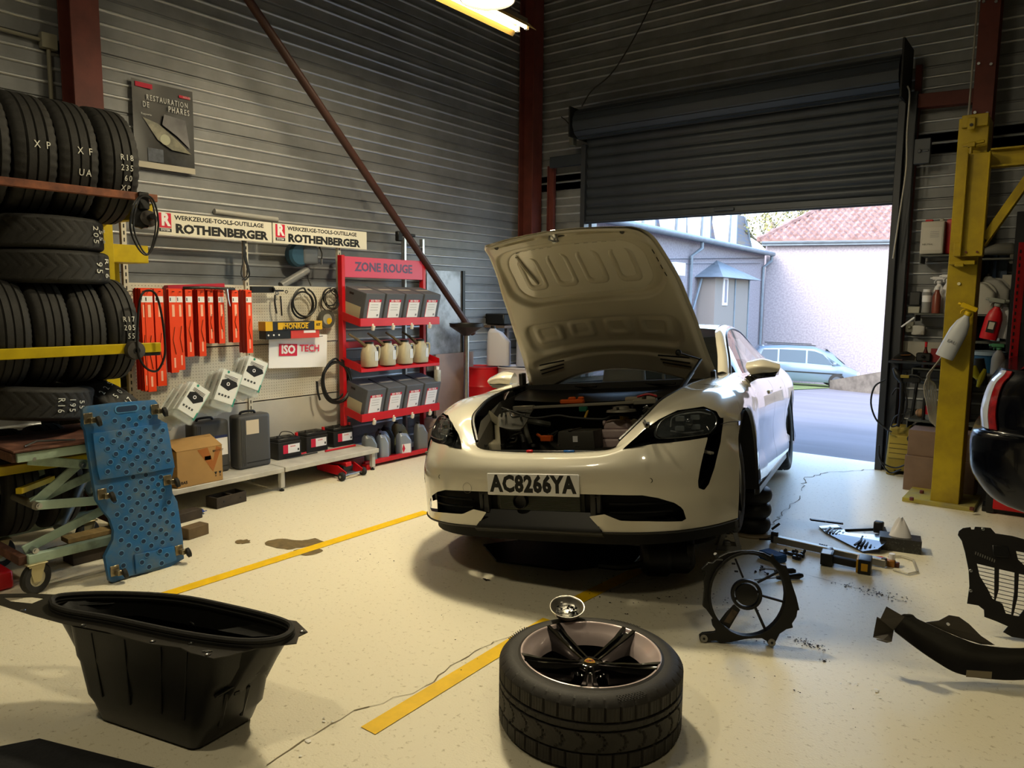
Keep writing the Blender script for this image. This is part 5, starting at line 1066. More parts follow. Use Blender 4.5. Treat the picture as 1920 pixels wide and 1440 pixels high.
# clamp rail and tools at top
tag(MB().beam(WX(311, 541, -5.56), WX(418, 537, -5.56), .06, .05).build('red_tray', mat('tray_red', '#b02038', .5), bevel=.004), 'long red tray on top of the pegboard behind the orange cartons', 'tray')
tag(MB().beam(WX(470, 543, -5.5), WX(512, 543, -5.5), .03, .055).cyl(WX(511, 543, -5.48), WX(514, 543, -5.48), .02).beam(WX(512, 545, -5.5), WX(532, 545, -5.5), .01, .015).lathe([(.012+.004*math.cos(a), .004*math.sin(a)) for a in [k*PI/3 for k in range(6)]], 14, lookM(WX(537, 547, -5.5), (1, 0, 0)), closed=True).build('torque_wrench', M_black, bevel=.003), 'black ratchet wrench lying on the pegboard hooks', 'tool')
tag(MB().tube([WX(343, 540, -5.44), WX(380, 539, -5.40), WX(420, 541, -5.40), WX(440, 542, -5.40)], .012, 8).build('steel_clamp_bar', M_dsteel, bevel=.002), 'dark steel clamp bar lying over the orange cartons', 'tool')
tag(MB().tube([WX(424, 542, -5.36), WX(427, 560, -5.36), WX(431, 574, -5.36)], [.014, .010, .005], 8).build('steel_key', M_steel), 'small steel tool hanging over the orange cartons', 'tool')
# orange cartons
ORD = ['second', 'third', 'fourth', 'fifth', 'sixth', 'seventh', 'eighth', 'ninth']
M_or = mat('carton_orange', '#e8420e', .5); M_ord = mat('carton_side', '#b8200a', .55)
cols = [(266, 273, 733), (272, 288, 735), (291, 308, 724), (318, 332, 699), (332, 344, 694), (349, 362, 669), (372, 385, 668), (391, 401, 644), (410, 421, 644), (436, 448, 642), (462, 473, 662)]
names = ['leftmost, half hidden by the tyre', 'second from left, behind the belt', 'third from left, longest by the belt', 'left one of the touching pair', 'right one of the touching pair', 'fifth shorter one from the right pair', 'just left of the short ones', 'first short one', 'second short one', 'last short one', 'rightmost, beside the pegboard holes']
names[5] = 'just right of the touching pair'
for ci, (xa, xb, yb_) in enumerate(cols):
    X0 = -5.42 if ci > 1 else -5.38
    A_ = WX(xa, 600, X0).y; B_ = WX(xb, 600, X0).y; W_ = B_-A_; zb2 = WX((xa+xb)/2, yb_, X0).z; zt2 = 1.645; H_ = zt2-zb2
    depth = 3 if ci in (3, 4, 9) else 5
    if ci == 4: depth = 2
    t = thing('wiper_carton', 'orange wiper blade carton, front of its hook, '+names[ci], 'carton', (X0, (A_+B_)/2, zb2), 0, 'orange wiper blade cartons')
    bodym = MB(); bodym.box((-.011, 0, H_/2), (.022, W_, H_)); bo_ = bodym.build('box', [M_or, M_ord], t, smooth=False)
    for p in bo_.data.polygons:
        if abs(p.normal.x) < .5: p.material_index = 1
    bo_['label'] = 'orange carton body'
    MB().box((.0006, 0, H_-.075), (.001, W_*.92, .045)).build('white_label', M_white, t, smooth=False); MB().box((.0012, -W_*.3, H_-.075), (.001, W_*.12, .025)).build('label_mark', M_ink, t, smooth=False)
    MB().box((.0006, W_*.05, H_-.16), (.001, W_*.34, .09)).build('label_strip', mat('strip_pale', '#f2b59a', .6), t, smooth=False)
    MB().beam((.001, W_*.15, H_*.55), (.001, -W_*.15, H_*.40), .002, .008, (1, 0, 0)).beam((.001, -W_*.15, H_*.40), (.001, W_*.2, H_*.22), .002, .008, (1, 0, 0)).build('blade_print', mat('print_brown', '#5a2a14', .6), t, smooth=False)
    MB().box((.0006, .0, .075), (.001, W_*.22, .075)).build('maker_strip', mat('strip_pale', '#f2b59a', .6), t, smooth=False)
    MB().cyl((.03, 0, H_-.018), (-5.6-X0, 0, H_-.018), .003, 6).build('hook', M_dsteel, t)
    pr_ = None
    for k in range(1, depth):
        if pr_ is None:
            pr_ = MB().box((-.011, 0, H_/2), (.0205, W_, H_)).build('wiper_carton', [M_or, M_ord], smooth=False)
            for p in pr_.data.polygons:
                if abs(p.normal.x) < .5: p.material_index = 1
            q_ = pr_
        else: q_ = pr_.copy(); COL.objects.link(q_)
        q_.location = (X0-.0235*k, (A_+B_)/2-.002*(k % 2), zb2+.006*(k % 2)); tag(q_, 'orange wiper carton, %s back on its hook, %s' % (ORD[k-1], names[ci]), 'carton', 'cartons behind: '+names[ci])
# blister bags
M_film = mat('clear_film', '#cfd6d2', .12, alpha=.28, coat=.6); M_green = mat('green_print', '#2f8f7c', .5); M_card = mat('card_print', '#dfe2e0', .55)
def bagcluster(tl, tr, bl, n, X, lab):
    A_ = WX(*tl, X); B_ = WX(*tr, X); C_ = WX(*bl, X); vx = (B_-A_); W_ = vx.length; vx.normalize(); vy = (A_-C_); H_ = vy.length; vy = (vy-vx*vy.dot(vx)).normalized(); vz = vx.cross(vy)
    mk = lambda k: frameM(A_-vy*H_-vz*.026*k-vy*.004*k*k*.3+vx*.004*math.sin(k*2.1), vx, vy, vz)
    t = thing('seat_cover_bag', 'clear printed bag, front one of '+lab, 'bag', M=mk(0), group='clear bags in '+lab)
    MB().prism(rrect(W_, H_*1.12, .01, 2, W_/2, H_/2-.02), .006).build('film', M_film, t)
    MB().box((W_/2, H_*.52, .0075), (W_*.9, H_*.88, .001)).build('card', M_card, t, smooth=False)
    MB().add([(W_*.12, H_*.5, .0086), (W_*.55, H_*.42, .0086), (W_*.9, H_*.62, .0086), (W_*.8, H_*.72, .0086), (W_*.35, H_*.74, .0086), (W_*.12, H_*.66, .0086)], [(0, 1, 2, 3, 4, 5)]).build('picture', M_ink, t, smooth=False)
    MB().lathe([(.008, 0), (.014, .001), (.014, 0)], 14, Matrix.Translation((W_*.45, H_*.6, .009))).build('headrest_print', M_white, t)
    for k in range(3): MB().box((W_*.5, H_*(.82-.035*k), .0086), (W_*.62, .004, .0008)).build('text_line', M_ink, t, smooth=False)
    for k in range(4): MB().box((W_*(.2+.15*k), H_*.26, .0086), (W_*.09, H_*.06, .0008)).build('icon', mat('icon_grey', '#3c4040', .6), t, smooth=False)
    MB().cyl((W_*.3, H_*.92, .008), (W_*.3, H_*.92, .0092), .010, 12).build('logo_dot', M_green, t)
    MB().box((W_*.955, H_*.15, .0086), (W_*.07, H_*.24, .0008)).build('green_stripe', M_green, t, smooth=False); MB().box((W_*.95, H_*.6, .0084), (W_*.03, H_*.62, .0008)).build('pale_stripe', mat('stripe_pale', '#a8d0c8', .5), t, smooth=False)
    for k in range(1, n): dup(t, 'clear bag, %s from the front in %s' % (ORD[k-1], lab), None, mk(k))
bagcluster((363, 712), (396, 734), (336, 774), 9, -5.18, 'the lowest left cluster')
bagcluster((418, 688), (456, 702), (394, 752), 8, -5.18, 'the middle cluster')
bagcluster((466, 664), (504, 680), (441, 722), 7, -5.2, 'the cluster by the ISO TECH sheet')
# ISO TECH sheet, boxes, tools on pegs
A_ = WX(503, 627, -5.5); B_ = WX(613, 629, -5.5); C_ = WX(504, 692, -5.5); W_ = B_.y-A_.y; H_ = A_.z-C_.z
t = thing('paper_sheet', 'white paper sheet printed ISO TECH hung on two pegboard hooks', 'sign', (-5.5, (A_.y+B_.y)/2, (A_.z+C_.z)/2-.008), 0); t.rotation_euler = (R(-2.5), 0, 0)
MB().grid(lambda u, v: (.006*math.sin(5*u), (u-.5)*W_, (v-.5)*H_), 8, 3).build('paper', M_white, t, solid=.001)
fr = lambda y, z: frameM((.012, y, z), (0, 1, 0), (0, 0, 1), (1, 0, 0))
MB().box((.010, -W_*.195, .01), (.002, W_*.30, .105)).build('logo_field', M_redp, t, smooth=False); text('ISO', .10, M_white, fr(-W_*.195, .01), t, bold=.004, sx=.95); text('TECH', .085, M_redp, fr(W_*.17, .022), t, bold=.0015, sx=1.0)
for y in (-.12, .2): MB().tube([(-.1, y, H_/2-.0), (.02, y, H_/2-.02), (.05, y+.02, H_/2-.012)], .003, 6).build('hook', M_dsteel, t)
P = WX(492, 612, -5.46); Q = WX(597, 609, -5.46); L_ = Q.y-P.y
t = thing('shock_absorber_box', 'black and yellow MONROE shock absorber box on pegboard hooks', 'box', (-5.46, (P.y+Q.y)/2, (P.z+Q.z)/2))
MB().box((0, 0, 0), (.10, L_, .075)).build('carton', mat('box_darkgrey', '#1f1f20', .5), t, smooth=False, bevel=.002); MB().box((.0, L_/2-.04, 0), (.102, .085, .077)).build('yellow_end', mat('monroe_yellow', '#d2a60e', .5), t, smooth=False); MB().box((0, -L_/2+.03, 0), (.102, .07, .077)).build('yellow_end', MATS['monroe_yellow'], t, smooth=False)
MB().add([(.0515, -L_*.30, -.03), (.0515, -L_*.22, -.03), (.0515, -L_*.18, .03), (.0515, -L_*.30, .03)], [(0, 1, 2, 3)]).add([(.0515, -.11, .02), (.0515, -.13, .0275), (.0515, .16, .0275), (.0515, .14, .02)], [(0, 1, 2, 3)]).build('stripes', MATS['monroe_yellow'], t, smooth=False)
text('MONROE', .062, MATS['monroe_yellow'], frameM((.052, .01, -.005), (0, 1, 0), (0, 0, 1), (1, 0, 0)), t, bold=.002, sx=.95); text('KIT', .03, M_ink, frameM((.052, L_/2-.04, .005), (0, 1, 0), (0, 0, 1), (1, 0, 0)), t, bold=.001)
t = thing('small_parts_box', 'dark and red carton lying under the MONROE box', 'box', (-5.47, (P.y+Q.y)/2, (P.z+Q.z)/2-.075))
MB().box((0, -L_*.28, 0), (.10, L_*.42, .07)).build('dark_half', M_black, t, smooth=False); MB().box((0, L_*.2, 0), (.10, L_*.52, .07)).build('red_half', mat('box_red', '#c5362c', .5), t, smooth=False); MB().box((.051, L_*.28, .02), (.001, L_*.22, .022)).build('label', M_white, t, smooth=False)
for y in (-.45, -.36, -.27): MB().cyl((.05, L_*y, 0), (.052, L_*y, 0), .008, 10).build('dot', M_white, t)
def pliers():
    P = WX(520, 568, -5.52); t = thing('locking_pliers', 'pair of steel locking pliers hanging left of the coiled hose', 'tool', P)
    MB().tube(cr([(0, -.02, .07), (.0, -.025, .0), (0, -.01, -.09)], 4), .008, 8).build('handle', M_dsteel, t); MB().tube(cr([(.01, .025, .06), (.01, .03, .0), (.01, .035, -.11)], 4), .007, 8).build('handle', M_dsteel, t)
    MB().lathe([(.014+.006*math.cos(a), .006*math.sin(a)) for a in [k*PI/3 for k in range(6)]], 14, lookM((0, 0, .085), (1, 0, 0)), closed=True).build('jaw', M_steel, t)
pliers()
def coil(px, py, rx, ry, X, n, r, name, label, m=M_black, seed=1, cat='hose', spread=.012):
    r3 = random.Random(seed); P = WX(px, py, X); mb = MB(); N = 18; pts = []
    for k in range(n):
        ox, oz, s = r3.uniform(-1, 1)*spread, r3.uniform(-1, 1)*spread*1.4, r3.uniform(.88, 1.04)
        for i in range(N): a = 2*PI*i/N+PI/2; pts.append((X+.012*math.sin(a+k)+.006*k, P.y+(rx*math.cos(a)*s+ox), P.z+ry*math.sin(a)*s+oz))
    mb.tube(cr(pts, 3), r, 7); return tag(mb.build(name, m), label, cat)
coil(568, 569, .115, .125, -5.53, 3, .0085, 'coiled_hose', 'coiled black rubber hose above the MONROE box', seed=4)
coil(618, 560, .085, .085, -5.53, 5, .005, 'coiled_cable', 'thin black cable coil high beside the red rack', seed=6, cat='cable', spread=.02)
coil(628, 712, .165, .20, -5.47, 5, .010, 'coiled_hose', 'large coil of black hose hanging low beside the red rack', seed=9, spread=.022)
tag(MB().tube(cr([WX(594, 715, -5.46), WX(596, 735, -5.46), WX(600, 750, -5.46)], 3), .010, 8).build('hose_end', M_black), 'cut end of the large black hose coil', 'hose')
P = WX(612, 598, -5.54); t = thing('tape_roll', 'grey tape roll with yellow label under the thin cable coil', 'tape', P)
MB().lathe([(.052, -.02), (.085, -.02), (.085, .02), (.052, .02)], 32, lookM((0, 0, 0), (1, 0, 0)), closed=True).build('roll', mat('tape_grey', '#4a4a46', .5), t); MB().lathe([(0, -.015), (.052, -.015), (.052, .015), (0, .015)], 24, lookM((0, 0, 0), (1, 0, 0))).build('core_face', mat('core_grey', '#9a9a92', .5), t); MB().cyl((.016, .02, -.02), (.018, .02, -.02), .03, 16).build('yellow_label', MATS['monroe_yellow'], t)
# bench goods
def bbox(name, label, cat, Yc, Xf, dims, m, rz=0, bev=.004):
    t = thing(name, label, cat, (Xf-dims[0]/2, Yc, .205), rz); MB().box((0, 0, dims[2]/2), dims).build('body', m, t, smooth=bev > .01, bevel=bev, seg=3 if bev > .01 else 1); return t
M_cb = mat('cardboard', '#a8834e', .75, var=.12, vs=5)
t = bbox('cardboard_box', 'torn brown cardboard box with tape on the bench left end', 'box', 2.865, -5.10, (.33, .36, .27), M_cb)
MB().add([(.165, -.18, .27), (.165, .18, .27), (-.02, .19, .33), (-.05, -.16, .32)], [(0, 1, 2, 3)]).build('open_flap', M_cb, t, solid=.004); MB().add([(-.165, -.18, .27), (-.165, .18, .27), (.02, .17, .325), (.0, -.17, .30)], [(0, 1, 2, 3)]).build('open_flap', M_cb, t, solid=.004)
M_tape = mat('tape_brown', '#9a5c28', .4)
MB().add([(.1665, -.02, .26), (.1665, .06, .27), (.1665, .10, .16), (.1665, .13, .27), (.1665, .17, .25), (.1665, .10, .08)], [(0, 1, 5), (1, 2, 5), (2, 3, 4), (2, 4, 5)]).build('packing_tape', M_tape, t, smooth=False)
MB().box((.166, .06, .19), (.001, .05, .03)).build('barcode', mat('print_faint', '#4f4535', .7), t, smooth=False)
text('BAS', .03, M_ink, frameM((.1665, -.13, .035), (0, 1, 0), (0, 0, 1), (1, 0, 0)), t, bold=.0006); text('BROTOT', .022, M_ink, frameM((.1665, .145, .235), (0, 1, 0), (0, 0, 1), (1, 0, 0)), t)
for y in (.12, .155): MB().add([(.1665, y-.012, .075), (.1665, y+.012, .075), (.1665, y, .05), (.1665, y-.008, .04), (.1665, y+.008, .04)], [(0, 1, 2), (3, 4, 2)]).build('fragile_mark', M_ink, t, smooth=False)
M_case = mat('case_grey', '#454648', .5, bump=.03, bs=60)
def case(Yc, Xf, W_, H_, label, D_=.14):
    t = bbox('tool_case', label, 'case', Yc, Xf, (D_, W_, H_), M_case, 0, .03)
    for y in (-W_/2+.03, -W_/2+.045, -W_/2+.06): MB().box((D_/2, y, H_/2), (.008, .006, H_*.86)).build('rib', M_case, t, bevel=.002)
    MB().tube(cr([(0, -.09, H_), (0, -.07, H_+.02), (0, .03, H_+.02), (0, .05, H_)], 4), .010, 8).build('handle', M_black, t); MB().box((D_/2-.0, .03, .05), (.006, W_*.7, .004)).build('seam', M_black, t); return t
t = case(3.10, -5.33, .30, .42, 'dark grey tool case behind the cardboard box with a shipping label'); MB().box((.071, .075, .22), (.001, .11, .16)).build('shipping_label', M_white, t, smooth=False); MB().box((.072, .075, .29), (.001, .11, .022)).build('label_band', mat('navy', '#1f2c5a', .5), t, smooth=False)
t = case(3.44, -5.27, .30, .44, 'taller dark grey tool case with a square cream sticker'); MB().box((.071, -.02, .34), (.001, .115, .115), None).build('sticker', mat('sticker_cream', '#c9bda8', .6), t, smooth=False)
P = F(412, 868, .24); tag(MB().sphere((P.x, P.y, .235), .03, 12).build('steel_wool', mat('steel_wool', '#6a6038', .7, bump=.4, bs=80)), 'small olive ball of wool between box and grey case', 'ball')
def battery(Yc, Xf, label, cable=False):
    t = bbox('car_battery', label, 'battery', Yc, Xf, (.17, .24, .15), mat('battery_black', '#151517', .4), 0, .006)
    MB().box((0, 0, .165), (.16, .23, .03)).build('lid', MATS['battery_black'], t, bevel=.006)
    for k in range(3): MB().box((.02, -.07+.07*k, .182), (.08, .055, .006)).build('cell_cover', M_black, t, bevel=.002)
    MB().cyl((.045, -.095, .18), (.045, -.095, .205), .010, 12).build('terminal', M_dsteel, t); MB().cyl((.045, .098, .18), (.045, .098, .21), .014, 12).build('terminal_cap', M_red, t)
    MB().box((.0856, .015, .085), (.001, .17, .075)).build('label_white', M_white, t, smooth=False); MB().box((.0864, -.045, .085), (.001, .05, .075)).build('label_red', M_redp, t, smooth=False)
    text('isotech', .018, M_redp, frameM((.0868, .03, .105), (0, 1, 0), (0, 0, 1), (1, 0, 0)), t); MB().box((.0866, .085, .07), (.001, .014, .02)).build('label_code', M_ink, t, smooth=False)
    if cable: MB().tube(cr([(.0, -.05, .19), (.02, -.03, .23), (.03, .04, .22), (.04, .08, .19)], 5), .004).build('lead', M_black, t)
battery(3.83, -5.35, 'black car battery with a loose lead, nearest the tool cases', True); battery(4.16, -5.40, 'black car battery in the middle of the row of three'); battery(4.48, -5.42, 'black car battery next to the red rack, rightmost')
for (x0, y0, x1, y1), r_, lab, m in (((557, 853, 605, 840), .008, 'red and black pen-like tool on the bench before the middle battery', M_red), ((536, 860, 595, 848), .005, 'thin black rod on the bench beside the red tool', M_black), ((610, 846, 666, 835), .010, 'longer red bar tool on the bench before the right battery', M_red)):
    a_, b_ = F(x0, y0, .214), F(x1, y1, .214); o = MB().cyl(a_, b_, r_, 10).build('hand_tool', m); tag(o, lab, 'tool')
# trolley jack
P = F(655, 895); t = thing('trolley_jack', 'red trolley jack parked under the bench right end', 'jack', (P.x, P.y, 0), R(5))
for s in (-.10, .10): MB().add([(-.30, s, .05), (.04, s, .03), (.06, s, .07), (-.05, s, .12), (-.30, s, .11)], [(0, 1, 2, 3, 4)]).build('side_plate', M_red, t, solid=.012, smooth=False)
MB().beam((-.25, 0, .09), (.0, 0, .12), .07, .04).build('lift_arm', M_red, t, bevel=.006); MB().box((-.1, 0, .08), (.18, .12, .06)).build('pump_block', M_black, t, bevel=.01, seg=2); MB().cyl((.04, -.12, .04), (.04, .12, .04), .008).build('axle', M_steel, t)
for s in (-.13, .13): MB().lathe([(0, -.02), (.03, -.02), (.038, -.012), (.038, .012), (.03, .02), (0, .02)], 20, lookM((.04, s, .038), (0, 1, 0))).build('wheel', M_rub, t); MB().lathe([(0, -.022), (.012, -.022), (.012, .022), (0, .022)], 12, lookM((.04, s, .038), (0, 1, 0))).build('hub', M_steel, t)
tag(MB().box((-5.38, 4.40, .07), (.30, .34, .10)).build('red_case', mat('dark_red', '#5a1218', .5), bevel=.01), 'dark red flat case on the floor behind the trolley jack', 'case')
# ================================================================== RED OIL RACK
ra = thing('oil_rack', 'red steel oil rack with ZONE ROUGE header and three sloping shelves', 'rack', (-5.36, 5.05, 0))
def rr_(name, lo, hi, m=M_red, bev=.003): return MB().bb((lo[0]+5.36, lo[1]-5.05, lo[2]), (hi[0]+5.36, hi[1]-5.05, hi[2])).build(name, m, ra, smooth=False, bevel=bev)
YA, YB_ = 4.55, 5.60; XF = -5.22
zt3 = WX(640, 478, -5.48).z
rr_('rack_upright', (-5.52, YA-.03, 0), (-5.46, YA+.01, zt3)); rr_('rack_upright', (-5.52, YB_-.01, 0), (-5.46, YB_+.03, zt3-.01))
zh0 = WX(652, 520, -5.47).z; hd = rr_('header_panel', (-5.475, YA+.01, zh0), (-5.465, YB_-.01, zt3-.01), mat('header_pink', '#c83f5c', .4))
text('ZONE ROUGE', .115, mat('header_print', '#5c4a6a', .5), frameM((.108-.2+.2-.105+.0-.104+.0, 0, 0), (0, 1, 0), (0, 0, 1), (1, 0, 0)) if False else frameM((-5.464+5.36, 5.06-5.05, (zh0+zt3)/2-.002), (0, 1, 0), (0, 0, 1), (1, 0, 0)), ra, bold=.004, sx=1.02)
zs = [WX(678, 610, XF).z, WX(682, 696, XF).z, WX(678, 790, XF).z]
for i, z in enumerate(zs):
    MB().add([(.14, -.52, z), (.14, .52, z), (-.14, .54, z+.07), (-.14, -.52, z+.07)], [(0, 1, 2, 3)]).build('shelf', M_red, ra, solid=.004, smooth=False)
    h_ = .075 if i != 1 else .03
    MB().bb((.135, -.525, z-.012), (.145, .525, z+h_-.012)).build('shelf_lip', M_red, ra, smooth=False, bevel=.002)
    for s in (-.525, .525): MB().add([(.14, s, z-.012), (.14, s, z+.06), (-.14, s, z+.13), (-.14, s, z+.05)], [(0, 1, 2, 3)]).build('shelf_side', M_red, ra, solid=.004, smooth=False)
rr_('back_rail', (-5.51, YA, 1.12), (-5.47, YB_, 1.18)); rr_('back_rail', (-5.51, YA, .70), (-5.47, YB_, .74)); rr_('floor_rail', (-5.24, YA, .03), (-5.20, YB_, .07)); rr_('foot_bar', (-5.5, YB_-.02, .0), (-5.16, YB_+.03, .05)); rr_('foot_bar', (-5.5, YA-.02, .0), (-5.16, YA+.03, .05)); rr_('floor_shelf', (-5.48, YA, .028), (-5.24, YB_, .04), mat('dark_red', '#5a1218', .5))
M_gb = mat('oil_box_grey', '#54575e', .55, var=.1, vs=8); M_tapeg = mat('tape_pale', '#a9a498', .5)
def oilbox():
    t = thing('oil_box', 'x', 'box', (0, 0, 0), 0, 'grey bag-in-box oil cartons on the red rack')
    MB().box((-.15, 0, .145), (.30, .232, .29)).build('carton', M_gb, t, smooth=False, bevel=.004)
    MB().box((-.16, 0, .2915), (.035, .16, .001)).build('tape', M_tapeg, t, smooth=False)
    MB().box((.0012, .0, .145), (.001, .15, .17)).build('label', M_white, t, smooth=False); MB().box((.002, .0, .222), (.001, .15, .024)).build('label_head', M_redp, t, smooth=False); MB().box((.002, -.072, .145), (.001, .006, .17)).build('label_edge', M_redp, t, smooth=False)
    text('ISO TECH', .026, M_white, frameM((.0028, 0, .222), (0, 1, 0), (0, 0, 1), (1, 0, 0)), t, bold=.0008, sx=.95)
    for k in range(3): MB().box((.002, .0, .185-.025*k), (.0008, .09, .003)).build('text_line', mat('print_grey', '#7d7f86', .6), t, smooth=False)
    MB().box((.002, .05, .085), (.0008, .02, .02)).build('label_code', mat('print_grey', '#7d7f86', .6), t, smooth=False)
    for s in (-.085, .085): MB().box((.0012, s, .02), (.001, .045, .032)).build('corner_patch', M_white, t, smooth=False)
    MB().cyl((.0, .0, .0), (.02, 0, -.01), .016, 12).box((.03, 0, -.03), (.022, .028, .045)).build('tap', mat('tap_cream', '#d8d2c2', .4), t, bevel=.006, seg=2)
    MB().box((-.17, -.1165, .09), (.24, .001, .12)).build('side_sheet', mat('sheet_buff', '#b3a98c', .7), t, smooth=False); MB().box((-.20, -.117, .245), (.06, .001, .02)).build('hand_hole', M_black, t, smooth=False)
    return t
ob = oilbox(); first = True
labs = ['leftmost, buff sheet on its side', 'second from left, scuffed label', 'third from left', 'rightmost']
for zi, sh_ in ((0, 'top shelf'), (2, 'lowest tilted shelf')):
    for k in range(4):
        M_ = Matrix.Translation((XF-.015, 4.675+.252*k, zs[zi]+.008)) @ Matrix.Rotation(R(14), 4, 'Y')
        lab_ = 'grey ISO TECH oil carton on the %s, %s' % (sh_, labs[k] if not (zi == 2 and k == 1) else 'second from left, rust-stained label')
        if first: ob.matrix_world = M_; ob['label'] = lab_; first = False
        else: dup(ob, lab_, None, M_)
# jugs
M_jug = mat('jug_cream', '#bcb295', .4, var=.25, vs=6, trans=.05)
def jug():
    t = thing('oil_jug', 'x', 'jug', (0, 0, 0), 0, 'stained measuring jugs on the middle red shelf')
    sec = lambda w_, d_, z: [(x, y, z) for x, y in rrect(w_, d_, min(w_, d_)*.3, 3)]
    mb = MB(); S = [sec(.115, .15, 0), sec(.12, .155, .01), sec(.118, .15, .12), sec(.10, .12, .175), sec(.07, .08, .20), sec(.07, .075, .215)]; K = len(S[0]); vs = sum(S, [])
    mb.add(vs, [(i*K+j, i*K+(j+1) % K, (i+1)*K+(j+1) % K, (i+1)*K+j) for i in range(5) for j in range(K)]+[tuple(range(K))[::-1], tuple(range(5*K, 6*K))]); mb.build('vessel', M_jug, t)
    MB().tube(cr([(.03, .05, .19), (.03, .095, .185), (.03, .10, .12), (.03, .08, .06), (.03, .07, .05)], 5), .010, 8).build('handle', M_jug, t)
    MB().box((.061, .035, .10), (.002, .04, .09)).build('level_window', mat('win_pale', '#c6cad2', .4), t, smooth=False)
    MB().cyl((0, 0, .215), (0, 0, .232), .042, 20).build('lid', M_black, t); return t
j0 = jug()
for k, (y, lab_) in enumerate(((4.70, 'cream oil jug with brown spout, leftmost on the middle red shelf'), (4.93, 'cream oil jug with black lid, second on the middle red shelf'), (5.16, 'cream oil jug holding yellowish rest, third on the middle red shelf'), (5.38, 'cream oil jug with plastic film on top, rightmost on the middle red shelf'))):
    M_ = Matrix.Translation((XF-.08, y, zs[1]+.03))
    o = j0 if k == 0 else dup(j0, lab_, None, M_)
    if k == 0: j0.matrix_world = M_; j0['label'] = lab_
    if k in (0, 3): sp3 = MB().tube([(0, -.04, .19), (-.03, -.12, .26), (-.05, -.2, .31)], [.018, .013, .01], 8).build('spout', mat('spout_brown', '#6a5a40', .5), o)
def can(name, label, P, rz, W_, D_, H_, m, cap=M_black, handle=True, group=None, patch=None):
    t = thing(name, label, 'canister', P, rz, group)
    sec = lambda w_, d_, z, ox=0: [(x+ox, y, z) for x, y in rrect(w_, d_, min(w_, d_)*.25, 3)]
    S = [sec(D_, W_, 0), sec(D_*1.02, W_*1.02, .01), sec(D_, W_, H_*.62), sec(D_*.9, W_*.62, H_*.86), sec(D_*.5, W_*.3, H_*.93), sec(D_*.45, W_*.22, H_*.96)]; K = len(S[0]); vs = []
    for i, s in enumerate(S): vs += [(x, y-(0, 0, 0, W_*.16, W_*.26, W_*.26)[i], z) for x, y, z in s]
    MB().add(vs, [(i*K+j, i*K+(j+1) % K, (i+1)*K+(j+1) % K, (i+1)*K+j) for i in range(5) for j in range(K)]+[tuple(range(K))[::-1], tuple(range(5*K, 6*K))]).build('vessel', m, t)
    MB().cyl((0, -W_*.26, H_*.95), (0, -W_*.26, H_*1.03), W_*.11, 14).build('cap', cap, t)
    if handle: MB().tube(cr([(0, -W_*.1, H_*.88), (0, W_*.2, H_*.86), (0, W_*.46, H_*.66), (0, W_*.46, H_*.5)], 5), D_*.12, 8).build('handle', m, t)
    if patch: MB().box((D_*.51, 0, H_*.3), (.002, W_*.7, H_*.4)).build('label', patch, t, smooth=False)
    return t
M_silver = mat('can_silver', '#8d96a4', .35, .3); M_silver2 = mat('can_silver_dull', '#73787c', .4, .3)
gq_ = 'oil canisters on the floor of the red rack'
for k, (y, x, W_, H_, m, lab_) in enumerate(((4.66, -5.27, .13, .27, M_silver2, 'dull silver canister with black cap beside the bench leg'), (4.83, -5.27, .10, .25, M_silver, 'slim silver canister second from the bench leg'), (4.95, -5.40, .14, .26, M_silver, 'silver canister lying back behind the front row'), (5.10, -5.26, .14, .23, M_silver, 'small silver canister with a red and white label'), (5.20, -5.42, .16, .30, mat('can_green', '#7e8268', .5), 'olive funnel-topped canister at the back of the rack'), (5.36, -5.28, .13, .29, M_silver2, 'silver canister with open handle near the rack right end'), (5.05, -5.44, .12, .28, M_black, 'black canister at the back of the red rack'))):
    t = can('oil_canister', lab_, (x, y, .045), R(-12), W_, .10, H_, m, group=gq_, patch=M_white if k == 3 else None)
    if k == 3: MB().add([(.054, -.035, .03), (.054, -.015, .07), (.054, -.035, .12), (.054, -.05, .07)], [(0, 1, 2, 3)]).build('red_print', M_redp, t, smooth=False)
t = thing('clear_jerrycan', 'clear jerrycan with orange-brown fluid at the rack right end', 'canister', (-5.33, 5.68, 0), 0)
MB().box((0, 0, .17), (.22, .24, .34)).build('vessel', mat('clear_plastic', '#c9b8ac', .3, alpha=.55), t, bevel=.03, seg=3); MB().box((0, 0, .12), (.20, .22, .22)).build('fluid', mat('brown_fluid', '#9a5a40', .3), t, bevel=.02, seg=2); MB().box((.112, -.06, .24), (.002, .09, .07)).build('label', M_ink, t, smooth=False); MB().cyl((0, -.06, .34), (0, -.06, .365), .025).build('cap', M_black, t)
t = thing('spray_bottle', 'small bottle with grey fluid hanging off the red rack right side', 'bottle', WX(818, 706, XF+.02)); MB().box((0, .02, 0), (.05, .055, .14)).build('vessel', mat('clear_plastic2', '#b9b6a8', .3, alpha=.7), t, bevel=.012, seg=2); MB().box((0, .02, -.03), (.046, .05, .06)).build('fluid', mat('grey_fluid', '#6b6760', .4), t); MB().cyl((0, .02, .07), (0, .02, .10), .015).build('cap', M_white, t)
